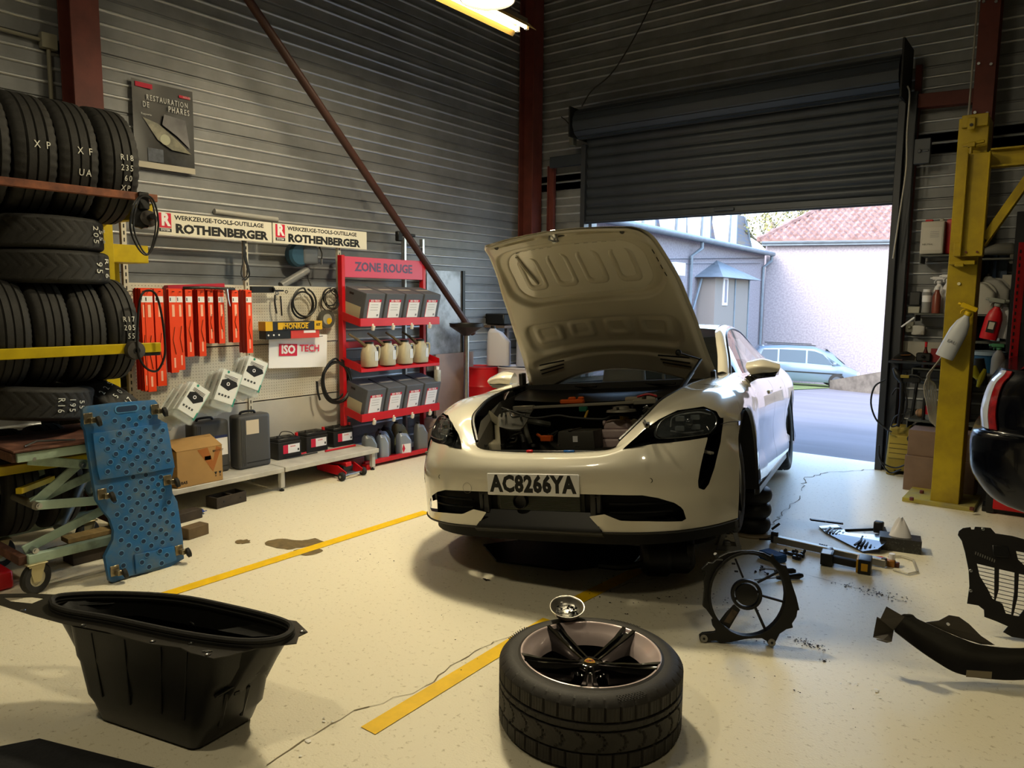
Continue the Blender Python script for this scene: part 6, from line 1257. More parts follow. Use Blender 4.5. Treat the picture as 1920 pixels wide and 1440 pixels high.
# poster
A_ = WX(238, 145, -5.765); B_ = WX(352, 164, -5.765); C_ = WX(272, 318, -5.765); D_ = WX(363, 328, -5.765)
t = thing('poster', 'dark RESTAURATION DE PHARES poster with a headlight picture on the left wall', 'poster', ((-5.765, (A_.y+B_.y)/2+.03, 2.89))); W_ = .48; H_ = .64
MB().grid(lambda u, v: (.008*math.sin(6*u+2*v), (u-.5)*W_, (v-.5)*H_), 8, 8).build('paper', mat('poster_black', '#0c0c10', .35, var=.5, vs=5, col2='#262a33', thr=(.55, .75)), t, solid=.001)
MB().box((.011, .0, -H_/2+.02), (.001, W_*.99, .045)).build('torn_edge', mat('poster_white', '#b9b3a4', .6), t, smooth=False)
fr = lambda y, z: frameM((.0115, y, z), (0, 1, 0), (0, 0, 1), (1, 0, 0)); M_pw = mat('poster_letter', '#cfcfcc', .5)
text('RESTAURATION', .058, M_pw, fr(.03, .20), t, sx=.62, space=1.35, bold=.0006); text('DE', .058, M_pw, fr(-.14, .145), t, sx=.62, space=1.3, bold=.0006); text('PHARES', .062, M_pw, fr(.12, .145), t, sx=.66, space=1.3, bold=.0006); text('Rapporte', .022, M_pw, fr(-.14, .075), t)
MB().box((.0115, -.15, .285), (.001, .13, .035)).build('maker_tag', M_redp, t, smooth=False); MB().box((.0115, .17, .262), (.001, .09, .02)).build('maker_tag', M_redp, t, smooth=False); text('HOUSE', .02, M_pw, fr(.19, .262), t)
MB().add([(.0115, .0, .10), (.0115, .17, .085), (.0115, .20, -.13), (.0115, .10, -.05), (.0115, -.02, .02)], [(0, 1, 2, 3, 4)]).build('beam_picture', mat('poster_grey', '#77777c', .5, var=.5, vs=6), t, smooth=False)
MB().add([(.0118, -.17, .05), (.0118, -.05, .02), (.0118, .10, -.08), (.0118, .21, -.17), (.0118, .05, -.16), (.0118, -.06, -.10)], [(0, 1, 2, 3, 4, 5)]).build('headlight_picture', mat('poster_lamp', '#8c8a76', .4, var=.5, vs=14), t, smooth=False)
MB().cyl((.0118, .0, -.09), (.013, .0, -.09), .04, 20).build('lens_picture', mat('poster_lens', '#a6a890', .4), t); MB().box((.0118, -.08, -.22), (.001, .12, .10)).build('hand_picture', mat('poster_blue', '#4e5666', .5, var=.5, vs=20), t, smooth=False)
# ladder, sheet, boards, bins in the corner
t = thing('ladder', 'aluminium ladder top showing above the red rack', 'ladder', (-5.66, 5.45, 0)); ya = WX(757, 450, -5.66).y-5.45; yb2 = WX(791, 450, -5.66).y-5.45
for y in (ya, yb2): MB().box((0, y, 1.1), (.05, .025, 2.24)).build('rail', M_steel, t, smooth=False)
for z in (.3, .58, .86, 1.14, 1.42, 1.70, 1.98): MB().cyl((0, ya, z+.15), (0, yb2, z+.15), .013, 8).build('rung', M_steel, t)
P = WX(748, 443, -5.6); tag(MB().box((P.x, P.y, P.z), (.05, .07, .10)).box((P.x, P.y+.14, P.z+.02), (.05, .16, .03)).build('wall_clamp', M_black, bevel=.008), 'black clamp holding the ladder top to the wall', 'clamp')
P = WX(800, 590, -5.68); Q = WX(867, 590, -5.68); t = thing('metal_sheet', 'large scuffed metal sheet standing behind the brace and funnel', 'sheet', (-5.68, (P.y+Q.y)/2, 0))
MB().box((0, 0, 1.35), (.01, Q.y-P.y, 1.1), TR(0, 0, 0)).build('sheet', mat('scuffed_sheet', '#8f9096', .35, .5, var=.7, vs=3, col2='#2c2a26', thr=(.45, .75)), t, smooth=False); MB().box((.01, (Q.y-P.y)/2, 1.35), (.03, .04, 1.12)).build('edge_strip', M_black, t)
P = WX(815, 700, -5.62); Q = WX(885, 700, -5.62); tag(MB().bb((-5.63, P.y, 0), (-5.60, Q.y, .98)).build('pink_board', mat('board_pink', '#9a8780', .6, var=.2, vs=3), smooth=False), 'dull pink board standing between red rack and drums', 'board')
def zat(x, y, Y): return WY(x, y, Y)
P = WY(884, 690, 6.75); xd = P.x
for (x0, x1, m, lab_, nm) in ((872, 909, M_red, 'red steel drum behind the funnel stand', 'steel_drum'), (909, 958, mat('drum_white', '#b4adb0', .5), 'white steel drum beside the red drum', 'steel_drum')):
    isr = m == M_red; r_ = .20 if isr else .25
    t = thing(nm, lab_, 'drum', (-5.47, 6.55, 0) if isr else (-5.06, 6.75, 0)); H_ = .82 if isr else .83
    MB().lathe([(0, 0), (r_, 0), (r_+.008, .01), (r_, .02), (r_, .28), (r_+.01, .30), (r_, .32), (r_, .58), (r_+.01, .60), (r_, .62), (r_, H_-.02), (r_+.008, H_-.01), (r_, H_), (r_-.01, H_-.012), (0, H_-.012)], 32).build('shell', m, t)
t = can('white_canister', 'large white plastic canister standing on the drums', Vector((-5.30, 6.66, 0)), R(-60), .26, .18, .44, mat('can_white', '#bdbcc6', .45), handle=False); t.location.z = .835
t = can('white_canister', 'smaller clear-blue canister right of the large white one', Vector((-5.02, 6.80, 0)), R(-60), .20, .18, .42, mat('can_bluish', '#9fa3b4', .4), handle=False); t.location.z = .835; t['label'] = 'bluish half full canister beside the bonnet edge on the drums'
P = WY(912, 598, 7.0); tag(MB().box((P.x+.06, 7.15, P.z), (.38, .25, .13)).build('black_bin', M_black, bevel=.012), 'black plastic crate above the white canisters in the corner', 'crate')
tag(MB().box((P.x+.09, 7.15, P.z-.09), (.38, .3, .03)).beam((P.x-.08, 7.15, P.z-.09), (P.x-.08, 7.15, .0), .04, .04).beam((P.x+.2, 7.15, P.z-.09), (P.x+.2, 7.15, 0), .04, .04).build('corner_stand', mat('stand_wood', '#6a5a50', .7), smooth=False), 'narrow stand carrying the black crate in the corner', 'stand')
# oil drain funnel
P = F(874, 842); t = thing('oil_drainer', 'steel pole oil drainer with wide black funnel at the brace foot', 'oil drainer', (P.x, P.y, 0)); zf = WY(874, 606, P.y).z
MB().lathe([(0, zf-.13), (.035, zf-.13), (.045, zf-.12), (.175, zf-.035), (.18, zf), (.172, zf), (.165, zf-.03), (0, zf-.09)], 36).build('funnel', M_black, t); MB().cyl((0, 0, .25), (0, 0, zf-.12), .028, 18).build('pole', M_steel, t)
MB().lathe([(0, 0.02), (.2, 0.02), (.22, .06), (.22, .26), (.18, .30), (0, .30)], 28).build('tank', M_red, t)
# ================================================================== FOREGROUND
def pmap(M):
    Mi = M.inverted(); c = Mi @ CC; R3 = Mi.to_3x3()
    def f(x, y): d = R3 @ ray(x, y); q = c+d*(-c.z/d.z); return q.x, q.y
    return f
def prismh(mb, outer, holes, h, z0=0.):
    loops = [outer]+holes; pts = [Vector((x, y, 0)) for l in loops for x, y in l]; n = len(pts)
    tri = tessellate_polygon([[Vector((x, y, 0)) for x, y in l] for l in loops])
    vs = [(p.x, p.y, z0) for p in pts]+[(p.x, p.y, z0+h) for p in pts]; fs = [tuple(t) for t in tri]+[tuple(i+n for i in t) for t in tri]; b = 0
    for l in loops:
        k = len(l); fs += [(b+i, b+(i+1) % k, n+b+(i+1) % k, n+b+i) for i in range(k)]; b += k
    return mb.add(vs, fs)
# ---- the loose winter wheel
wc = Vector((-1.385, 2.315, 0)); t = thing('loose_wheel', 'loose alloy wheel with winter tyre lying face up on the floor in front', 'wheel', wc, R(-59))
RO, RI, HW = .347, .264, .1325
def tread():
    mb = MB(); n = 360; prof = [(RI-.004, .262), (RI+.004, .268), (RI+.012, .264), (RI+.03, .266), (RI+.045, .2645), (RI+.062, .258), (RO-.010, .249), (RO-.003, .240)]
    z = .240; zs_ = [(0, .233), (1, .231), (1, .196), (0, .194)]
    body = []
    def seg(z1, z2, typ, k):
        for i in range(k+1): body.append((RO, z1+(z2-z1)*i/k, typ))
    seg(.236, .190, 'block', 4); seg(.187, .182, 'groove', 1); seg(.179, .160, 'rib', 2); seg(.157, .152, 'groove', 1); seg(.149, .080, 'vee', 10); seg(.077, .072, 'groove', 1); seg(.069, .02, 'block2', 4)
    prof2 = [(r, z, 'side') for r, z in prof]+body+[(RO-.006, .012, 'side'), (RO-.02, .002, 'side'), (RI+.03, 0, 'side'), (RI, .004, 'side')]
    def rf(i, j, r, z):
        ty = prof2[i][2]
        if ty == 'groove': return r-.009
        if ty == 'block': return r-.008 if (j % 9) in (0,) else (r-.002 if j % 9 in (3, 5, 7) else r)
        if ty == 'block2': return r-.008 if (j+4) % 9 == 0 else (r-.002 if (j+4) % 9 in (3, 5, 7) else r)
        if ty == 'rib': return r-.004 if (j+i*2) % 8 == 0 else r
        if ty == 'vee':
            q = (z-.1145)/.035; ph = int(round(abs(q)*7)) if abs(q) < .9 else 7
            return r-.007 if (j+ph+ (2 if abs(q) < .35 else 0)) % 12 == 0 else (r-.0015 if (j+ph) % 12 in (4, 8) else r)
        if prof2[i][2] == 'side' and i == 6: return r-.005 if j % 9 == 0 else r
        return r
    mb.lathe([(r, z) for r, z, _ in prof2], n, rf=rf); return mb.build('tyre', mat('winter_rubber', '#2d2a26', .62, var=.3, vs=14, bump=.08, bs=150), t, angle=25)
ty = tread()
for a0, a1 in ((2.5, 2.9), (.3, .62), (-2.2, -1.8)):
    mb = MB()
    for i in range(9):
        for j in range(5):
            a = a0+(a1-a0)*i/9+(.02 if j % 2 else 0); r = RI+.048+.006*j; mb.box((r*math.cos(a), r*math.sin(a), .2635-.0018*j), (.004, .004, .0015))
    stuff(mb.build('sidewall_mesh', M_rub, ty))
M_pink = mat('rim_pinkish', '#e0cdcc', .22, .25, coat=.7)
rim = MB().lathe([(RI+.002, .268), (RI-.002, .2695), (RI-.006, .267), (RI-.008, .262), (.236, .237), (.222, .218), (.214, .198), (.211, .19)], 96).build('rim_lip', M_pink, t, angle=60)
MB().lathe([(.2115, .19), (.205, .12), (.208, .03), (.23, .01)], 64).lathe([(0, .045), (.07, .045), (.075, .02), (.2, .015)], 48).build('rim_barrel', mat('barrel_black', '#070707', .35, coat=.3), t, angle=60)
M_sp = mat('spoke_black', '#050506', .12, coat=1.)
for k in range(5):
    a = 2*PI*k/5; c_, s_ = math.cos(a), math.sin(a); Mk = Matrix.Rotation(a, 4, 'Z'); mb = MB(Mk)
    ST = [(.035, .040, .228), (.09, .046, .235), (.13, .050, .243), (.19, .058, .252), (.235, .068, .265), (.2625, .074, .2715)]
    sec = lambda r, w_, z: [(r, y, z+d) for y, d in ((-w_/2-.012, -.075), (-w_/2, -.010), (-w_/2+.006, 0), (-w_*.20, -.001), (-w_*.13, -.013), (w_*.13, -.013), (w_*.20, -.001), (w_/2-.006, 0), (w_/2, -.010), (w_/2+.012, -.075))]
    vs = sum([sec(*q) for q in ST], []); mb.add(vs, [(i*10+q, i*10+q+1, (i+1)*10+q+1, (i+1)*10+q) for i in range(5) for q in range(9)]+[tuple(range(50, 60))])
    mb.build('spoke', M_sp, t, angle=25)
    Mk2 = Matrix.Rotation(a+PI/5, 4, 'Z'); MB(Mk2).lathe([(.010, .175), (.019, .205), (.024, .212), (.028, .208), (.030, .16)], 18, Matrix.Translation((.060, 0, 0))).build('bolt_cup', M_sp, t)
MB().lathe([(.040, .19), (.052, .20), (.056, .215), (.050, .224), (.036, .228), (.034, .2285), (0, .2285)], 40).build('hub_centre', M_sp, t, angle=50)
# centre cap crest: gold shield with red and black quarters, built as it looks
Mc = Matrix.Rotation(R(150), 4, 'Z') @ Matrix.Translation((0, 0, .229)); gold = mat('crest_gold', '#c79a3e', .3, .7); crest = [(-.016, .018), (0, .021), (.016, .018), (.018, .004), (.012, -.012), (0, -.022), (-.012, -.012), (-.018, .004)]
cr_ = MB().prism(crest, .0016, Mc).build('cap_crest', gold, t); mb = MB(); mb.prism([(-.013, .001), (-.001, .001), (-.001, .013), (-.013, .013)], .0006, Mc, .0016); mb.prism([(.001, -.012), (.010, -.009), (.013, -.001), (.001, -.001)], .0006, Mc, .0016); mb.build('crest_red', mat('crest_red', '#8c1c18', .4), cr_)
mb = MB(); mb.prism([(-.004, -.005), (.004, -.005), (.005, .005), (-.005, .005)], .001, Mc, .0018); mb.build('crest_shield', mat('crest_dark', '#2a1a08', .4), cr_)
MB().cyl((.235, .06, .235), (.245, .065, .25), .004, 8).build('valve', M_black, t)
# ---- magnetic bowl with clips
P = F(1063, 1150, .285); zt_ = Vector((P.x, P.y, .272)); bt = thing('magnetic_bowl', 'small steel bowl of screws and clips resting on the tyre edge', 'bowl', M=Matrix.Translation(zt_+Vector((0, 0, .012))) @ Matrix.Rotation(R(15), 4, Vector((RT.x, RT.y, 0))) @ Matrix.Scale(1.1, 4))
MB().lathe([(0, .004), (.038, .006), (.050, .014), (.059, .030), (.063, .034), (.066, .034), (.066, .030), (.061, .026), (.052, .008), (.036, 0), (0, 0)], 48).build('bowl', mat('bowl_steel', '#c9c6bd', .34, 1.), bt, angle=60)
MB().cyl((0, 0, -.008), (0, 0, .0), .03, 24).build('magnet_foot', M_black, bt)
r5 = random.Random(11)
for i in range(26):
    a = r5.uniform(0, 2*PI); r = .040*math.sqrt(r5.random()); p = Vector((r*math.cos(a), r*math.sin(a), .012+r5.uniform(0, .008))); d = Vector((r5.uniform(-1, 1), r5.uniform(-1, 1), r5.uniform(-.2, .5))).normalized()
    m = M_black if i % 3 else M_steel
    mb = MB().cyl(p-d*.006, p+d*.010, .0016, 6).cyl(p+d*.010, p+d*.0125, .0048, 8); o = mb.build('screw' if i % 3 == 0 else 'trim_clip', m, bt)
# ---- luggage tub lifted out of the car
t = thing('luggage_tub', 'black plastic front luggage tub with rubber seal standing on the floor', 'tub', (-2.6, 1.3, 0)); T0 = Vector((-2.6, 1.3, 0))
A, Bq, Cq = F(166, 1350), F(372, 1420), F(497, 1347); D = A+(Cq-Bq)
A1_, B1_, C1_ = F(122, 1172, .36), F(394, 1226, .36), F(524, 1203, .36); D1_ = A1_+(C1_-B1_)
def ring(a, b, c, d, z, r=.05, n=5):
    out = []
    Q = [a, b, c, d]
    for i in range(4):
        p, q, s = Q[i-1], Q[i], Q[(i+1) % 4]; u = (p-q).normalized()*r; v = (s-q).normalized()*r; p0, p2 = q+u, q+v
        for k in range(n+1): tt = k/n; out.append(Vector(((p0*(1-tt)**2+q*2*tt*(1-tt)+p2*tt*tt).x, (p0*(1-tt)**2+q*2*tt*(1-tt)+p2*tt*tt).y, z))-T0)
    return out
M_tub = mat('tub_black', '#131312', .38, bump=.04, bs=180)
def lerp4(t_): return [x.lerp(y, t_) for x, y in ((A, A1_), (Bq, B1_), (Cq, C1_), (D, D1_))]
def shr(Q, k): c = sum(Q, Vector())/4; return [q.lerp(c, k) for q in Q]
S = [ring(*shr(lerp4(0), .16), 0.0, .03), ring(*shr(lerp4(0), .10), .012, .04), ring(*shr(lerp4(.12), .04), .07), ring(*lerp4(.25), .10), ring(*lerp4(.62), .225), ring(*shr(lerp4(.68), -.02), .245), ring(*lerp4(1), .36)]
K = len(S[0]); mb = MB(); mb.add(sum(S, []), [(i*K+j, i*K+(j+1) % K, (i+1)*K+(j+1) % K, (i+1)*K+j) for i in range(len(S)-1) for j in range(K)]+[tuple(range(K))[::-1]])
mb.build('tub_body', M_tub, t, angle=40)
def face(p, q, u, zf): a_ = p.lerp(q, u); return Vector((a_.x, a_.y, 0))-T0+Vector((0, 0, zf))
nf = Vector(((B1_-A1_).y, -(B1_-A1_).x, 0)).normalized(); ns = Vector(((C1_-B1_).y, -(C1_-B1_).x, 0)).normalized()
for u in (.18, .42, .68, .86):
    L0_, L1_ = lerp4(.26), lerp4(.97); MB().beam(face(L0_[0], L0_[1], u, .11)+nf*.0, face(L1_[0], L1_[1], u*.98+.01, .35)+nf*.0, .006, .005, nf).build('mould_line', M_tub, t, bevel=.001)
for u in (.30, .62):
    L0_, L1_ = lerp4(.05), lerp4(.60); MB().beam(face(L0_[1], L0_[2], u, .07)+ns*.002, face(L1_[1], L1_[2], u, .20)+ns*.002, .014, .010, ns).build('side_rib', M_tub, t, bevel=.003)
L1_ = lerp4(.62); MB().beam(face(L1_[1], L1_[2], .12, .20)+ns*.004, face(L1_[1], L1_[2], .92, .255)+ns*.004, .012, .016, ns).build('side_step', M_tub, t, bevel=.004)
L1_ = lerp4(.5); MB().box(tuple(face(L1_[1], L1_[2], .45, .19)+ns*.006), (.02, .02, .010)).build('clip_hole', M_black, t)
sp_ = cr([F(x, y, .385)-T0 for x, y in ((98, 1132), (110, 1118), (200, 1113), (330, 1119), (440, 1140), (528, 1163), (547, 1180), (520, 1198), (450, 1202), (340, 1187), (210, 1160), (125, 1145))], 5, True)
Bi = ring(*shr(lerp4(0), .14), .02, .03); sc3 = sum(sp_, Vector())/len(sp_); bc = sum(Bi, Vector())/len(Bi); N3 = len(sp_); ang = lambda v, c: math.atan2(v.y-c.y, v.x-c.x)
Bo = sorted([(ang(v, bc), v) for v in Bi], key=lambda a: a[0])
def nb_(p): a0_ = ang(p, sc3); return min(Bo, key=lambda a: abs((a[0]-a0_+PI) % (2*PI)-PI))[1]
lv = [p-Vector((0, 0, .012)) for p in sp_]+[p.lerp(nb_(p), .30) for p in sp_]+[p.lerp(nb_(p), .98) for p in sp_]
MB().add(lv, [(k*N3+i, k*N3+(i+1) % N3, (k+1)*N3+(i+1) % N3, (k+1)*N3+i) for k in range(2) for i in range(N3)]+[tuple(range(2*N3, 3*N3))]).build('inner_lining', M_tub, t, angle=50)
MB().tube(sp_, .0115, 8, closed=True).tube([p-Vector((0, 0, .016)) for p in sp_], .012, 8, closed=True).build('rubber_seal', M_rub, t)
fo = [(-60, 1112), (0, 1113), (60, 1112), (100, 1114), (200, 1109), (335, 1115), (445, 1137), (530, 1160), (556, 1164), (577, 1184), (560, 1192), (556, 1205), (530, 1208), (480, 1215), (428, 1229), (400, 1234), (360, 1224), (340, 1214), (280, 1206), (200, 1184), (120, 1168), (60, 1152), (0, 1133), (-60, 1120)]
fi = [(p.x+T0.x, p.y+T0.y) for p in sp_[::3]]; c_ = Vector((sum(x for x, _ in fi)/len(fi), sum(y for _, y in fi)/len(fi)))
mb = MB(); prismh(mb, [(F(x, y, .365).x-T0.x, F(x, y, .365).y-T0.y) for x, y in fo], [[((x-c_.x)*.97+c_.x-T0.x, (y-c_.y)*.97+c_.y-T0.y) for x, y in fi], [(F(x, y, .365).x-T0.x, F(x, y, .365).y-T0.y) for x, y in ((5, 1119), (60, 1118), (84, 1121), (60, 1131), (20, 1127))]], .004, .36); mb.build('flange', mat('flange_black', '#2a2824', .4, bump=.05, bs=60), t, smooth=False)
for x, y in ((43, 1144), (156, 1172), (287, 1202), (358, 1206), (390, 1227), (568, 1184)): p = F(x, y, .366)-T0; MB().lathe([(.003, 0), (.006, .002), (.009, .002), (.010, 0)], 16, Matrix.Translation(p)).build('flange_washer', M_steel, t)
for x, y in ((379, 1221), (385, 1222)): p = F(x, y, .367)-T0; MB().beam(p, p+Vector((.012, .02, 0)), .004, .002).build('flange_clip', M_steel, t)
def tq(pts, z, name, m=M_tub, h=.004): 
    mb = MB(); mb.prism([(F(x, y, z).x-T0.x, F(x, y, z).y-T0.y) for x, y in pts], h, z0=z-.0); return mb.build(name, m, t, smooth=False, bevel=.001)
tq([(430, 1180), (520, 1165), (540, 1178), (515, 1193), (450, 1196), (390, 1186)], .335, 'inner_ledge'); tq([(120, 1125), (200, 1118), (290, 1122), (200, 1134), (150, 1136)], .345, 'inner_ledge')
MB().lathe([(.015+.004*math.cos(a), .004*math.sin(a)) for a in [k*PI/4 for k in range(8)]], 16, lookM(F(362, 1172, .30)-T0, (0, 1, .6)), closed=True).build('load_ring', M_black, t)
# ---- mat bottom left
mp_ = [F(x, y) for x, y in ((-160, 1425), (0, 1405), (75, 1390), (290, 1445), (500, 1500))]; far = [Vector((mp_[-1].x+.1, mp_[-1].y-.5, 0)), Vector((mp_[0].x, mp_[0].y-.5, 0))]
tag(MB().prism([(p.x, p.y) for p in mp_+far], .012, z0=.001).build('rubber_mat', mat('mat_dark', '#1a1b1e', .85, var=.3, vs=30, bump=.3, bs=60), smooth=False, bevel=.002), 'dark rubber mat corner on the floor at the bottom left', 'mat')
P = F(-12, 1096); t = thing('red_jack_corner', 'red metal corner of a jack on the floor left of the caster', 'jack', (P.x, P.y, 0)); MB().box((0, .0, .055), (.3, .10, .10)).build('frame', M_red, t, bevel=.01); MB().cyl((.1, .05, .06), (.1, .056, .06), .012, 10).build('bolt', M_steel, t)
# ---- fan shroud standing on the floor
f0, f1 = F(1327, 1203), F(1443, 1212); vx = (f1-f0).normalized(); bk_ = Vector((-vx.y, vx.x, 0)); vy = (Vector((0, 0, 1))*math.cos(R(12))+bk_*math.sin(R(12))); vz = vx.cross(vy); FSM = frameM(f0, vx, vy, vz); fm = pmap(FSM); z6 = lambda x, y: fm(1140+x/4.8, 960+y/4.8)
t = thing('fan_shroud', 'round black radiator fan shroud standing upright on the floor', 'fan shroud', M=FSM)
outer = [(835, 510), (860, 490), (900, 450), (940, 455), (1000, 400), (1070, 365), (1180, 345), (1300, 345), (1400, 365), (1460, 395), (1480, 375), (1500, 420), (1550, 470), (1600, 480), (1620, 540), (1650, 640), (1690, 760), (1718, 880), (1700, 880), (1690, 940), (1650, 1000), (1660, 1035), (1600, 1050), (1540, 1090), (1510, 1150), (1490, 1195), (1450, 1200), (1430, 1160), (1380, 1130), (1300, 1130), (1220, 1140), (1100, 1165), (1000, 1170), (970, 1150), (870, 1165), (825, 1150), (820, 1105), (850, 1085), (960, 1075), (970, 1060), (940, 1020), (930, 970), (945, 960), (880, 870), (850, 845), (865, 700), (862, 600), (880, 530)]
cx, cy = 1255, 740
inn = [(cx+(335 if math.cos(a) > 0 else 335)*math.cos(a), cy+365*math.sin(a)) for a in [2*PI*k/40 for k in range(40)]]
mb = MB(); prismh(mb, [z6(*q) for q in outer], [[z6(*q) for q in inn]], .03, -.015); fs = mb.build('shroud_ring', M_black, t, bevel=.002)
mb = MB(); ri = [z6(*q) for q in inn]; cc = z6(cx, cy); n = len(ri)
vs = [(x, y, -.03) for x, y in ri]+[(x, y, .03) for x, y in ri]+[(cc[0]+(x-cc[0])*1.06, cc[1]+(y-cc[1])*1.06, .03) for x, y in ri]+[(cc[0]+(x-cc[0])*1.06, cc[1]+(y-cc[1])*1.06, -.03) for x, y in ri]
mb.add(vs, [(k*n+i, k*n+(i+1) % n, ((k+1) % 4)*n+(i+1) % n, ((k+1) % 4)*n+i) for k in range(4) for i in range(n)]).build('inner_collar', M_black, t)
hr_ = z6(cx+138, cy)[0]-cc[0]; hc = z6(1245, 740)
MB().lathe([(hr_*.82, -.02), (hr_, -.02), (hr_*1.04, .0), (hr_, .02), (hr_*.82, .02)], 36, Matrix.Translation((*hc, 0)), closed=True).build('hub_ring', M_black, t)
MB().lathe([(0, -.025), (hr_*.70, -.025), (hr_*.72, .015), (hr_*.3, .022), (0, .022)], 30, Matrix.Translation((*hc, 0))).build('motor_mount', M_black, t)
for a in (.3, 2.2, 3.6, 5.2): MB().beam((hc[0]+hr_*.6*math.cos(a), hc[1]+hr_*.6*math.sin(a), 0), (hc[0]+hr_*.9*math.cos(a), hc[1]+hr_*.9*math.sin(a), 0), .012, .012).build('mount_lug', M_black, t)
for (p, q, w_) in (((1215, 590), (1145, 420), .008), ((1345, 635), (1530, 540), .008), ((1380, 750), (1590, 810), .010), ((1325, 860), (1420, 1070), .012)): a_, b_ = z6(*p), z6(*q); MB().beam((*a_, 0), (*b_, 0), w_, .02, (0, 0, 1)).build('spoke', M_black, t, bevel=.001)
MB().prism([z6(*q) for q in ((1135, 830), (1190, 880), (1090, 1050), (1000, 985), (1060, 905))], .012, z0=-.006).build('wide_spoke', M_black, t, bevel=.002); MB().prism([z6(*q) for q in ((1118, 870), (1165, 900), (1095, 1000), (1040, 985))], .002, z0=.006).build('worn_patch', mat('worn_tan', '#57493a', .6, var=.5, vs=30), t)
for q in ((860, 1130), (1467, 1167)): x, y = z6(*q); o = MB().cyl((x, y, -.02), (x, y, .022), .017, 20).build('rubber_bush', mat('bush_grey', '#8d8980', .5), t); MB().cyl((x, y, .022), (x, y, .024), .006, 12).build('bush_hole', M_black, o)
a_, b_ = z6(990, 430), z6(960, 370); MB().cyl((*a_, .0), (*b_, .02), .008).build('clip_stalk', M_black, t); MB().box((*z6(1000, 425), .018), (.03, .008, .004)).build('clip_wire', M_steel, t)
for y in (465, 535): x, yy = z6(1145+(y-465)*.35, y); MB().box((x-.008, yy, 0), (.016, .008, .012)).build('cable_clip', M_black, t)
# ---- jack stand, air jack, things under the car
P = F(1366, 1028); t = thing('jack_stand', 'small silver triangular jack stand beside the air jack', 'jack stand', (P.x, P.y, 0), R(25))
mb = MB(); prismh(mb, [(-.085, 0), (.085, 0), (.075, .02), (.035, .17), (-.035, .17), (-.075, .02)], [[(-.045, .03), (.045, .03), (.015, .13), (-.015, .13)]], .012, -.006); mb.M = Matrix.Identity(4)
sd = MB(); 
for yy, s in ((-.05, 1), (.05, -1)):
    vs = [Matrix.Rotation(PI/2, 4, 'X') @ v for v in mb.v]; sd.add([(v.x, v.y+yy*(1-v.z/.25), v.z) for v in vs], mb.f)
sd.build('a_frame', mat('stand_silver', '#9c9c9c', .4, .5), t, smooth=False, bevel=.002); MB().cyl((0, 0, .15), (0, 0, .26), .02, 14).box((0, 0, .26), (.09, .03, .02)).build('saddle_post', M_dsteel, t)
P = F(1410, 1012); P = P+Vector((-.06, .14, 0)); t = thing('air_jack', 'black triple-bellows air jack holding up the front left sill', 'jack', (P.x, P.y, 0)); H_ = .1475
MB().lathe([(0, 0), (.14, 0), (.145, .01), (.14, .02), (0, .02)], 36).build('base_plate', mat('base_tan', '#a08f72', .5), t); mb = MB(); pr = [(0, .02)]
for k in range(3):
    for i in range(9): a = -PI/2+PI*i/8; pr.append((.095+.035*math.cos(a), .02+.053+.104*k+.05*math.sin(a)))
pr += [(.09, .335), (0, .335)]; mb.lathe(pr, 40).build('bellows', mat('bellows_black', '#121214', .55, bump=.05, bs=60), t, angle=50)
MB().lathe([(0, .335), (.06, .335), (.06, .35), (0, .352)], 24).build('top_plate', M_steel, t); MB().tube(cr([(-.1, -.13, .012), (-.3, -.2, .01), (-.5, -.1, .01), (-.7, .1, .01)], 5), .009).build('air_hose', M_black, t)
t = thing('motor_unit', 'bulky black unit lying in shadow under the car front', 'car part', F(1252, 1088)); t.rotation_euler = (0, 0, .4)
MB().lathe([(0, -.16), (.09, -.16), (.115, -.13), (.12, -.02), (.10, .0), (.105, .10), (.07, .14), (0, .14)], 24, lookM((0, .08, .12), (1, .2, .05))).box((-.02, .1, .20), (.10, .12, .05)).box((.12, .05, .16), (.04, .10, .12)).build('housing', M_black, t, angle=50, bevel=.004); MB().tube(cr([(-.1, 0, .1), (-.25, -.02, .06), (-.4, .05, .03)], 5), .02).build('duct', M_black, t)
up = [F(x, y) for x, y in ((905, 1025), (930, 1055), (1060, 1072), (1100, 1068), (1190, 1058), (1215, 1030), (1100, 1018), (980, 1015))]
tag(MB().prism([(p.x, p.y) for p in up], .012, z0=.004).build('black_floor_sheet', M_black, smooth=False, bevel=.003), 'flat black sheet lying on the floor under the bumper', 'panel')  # thin black sheet laid flat on the floor below the bumper
# ---- bits on the right floor
t = thing('louvred_panel', 'dark louvred plastic panel lying on the floor behind the tissue box', 'panel', F(1590, 1000)); B0_ = t.location.copy()
def lq(x, y, z=.02): return F(x, y, z)-B0_
def z7(x, y, z=.02): return lq(1400+x/5.333, 960+y/5.333, z)
zf = lambda x: .012+.05*max(0, (x-1100)/300)**2
po = [(720, 140), (900, 125), (1050, 235), (1330, 215), (1400, 230), (1400, 300), (1310, 370), (1160, 392), (860, 240), (780, 195)]
mb = MB(); n = len(po); pv = [z7(x, y, zf(x)) for x, y in po]; tri = tessellate_polygon([[Vector((v.x, v.y, 0)) for v in pv]]); mb.add(pv, tri); mb.build('panel', mat('panel_sheen', '#2a2d33', .18, coat=.4), t, solid=.006, smooth=False)
for k in range(6): MB().beam(z7(790+34*k, 195+8*k, .022), z7(835+34*k, 150+13*k, .022), .014, .006).build('louvre', M_black, t, bevel=.002)
for k in range(6): MB().tube([z7(1080+50*k, 330+9*k, .03), z7(1140+40*k, 290+8*k, .035), z7(1160+38*k, 245+7*k, .04)], .008, 5).build('louvre', M_black, t)
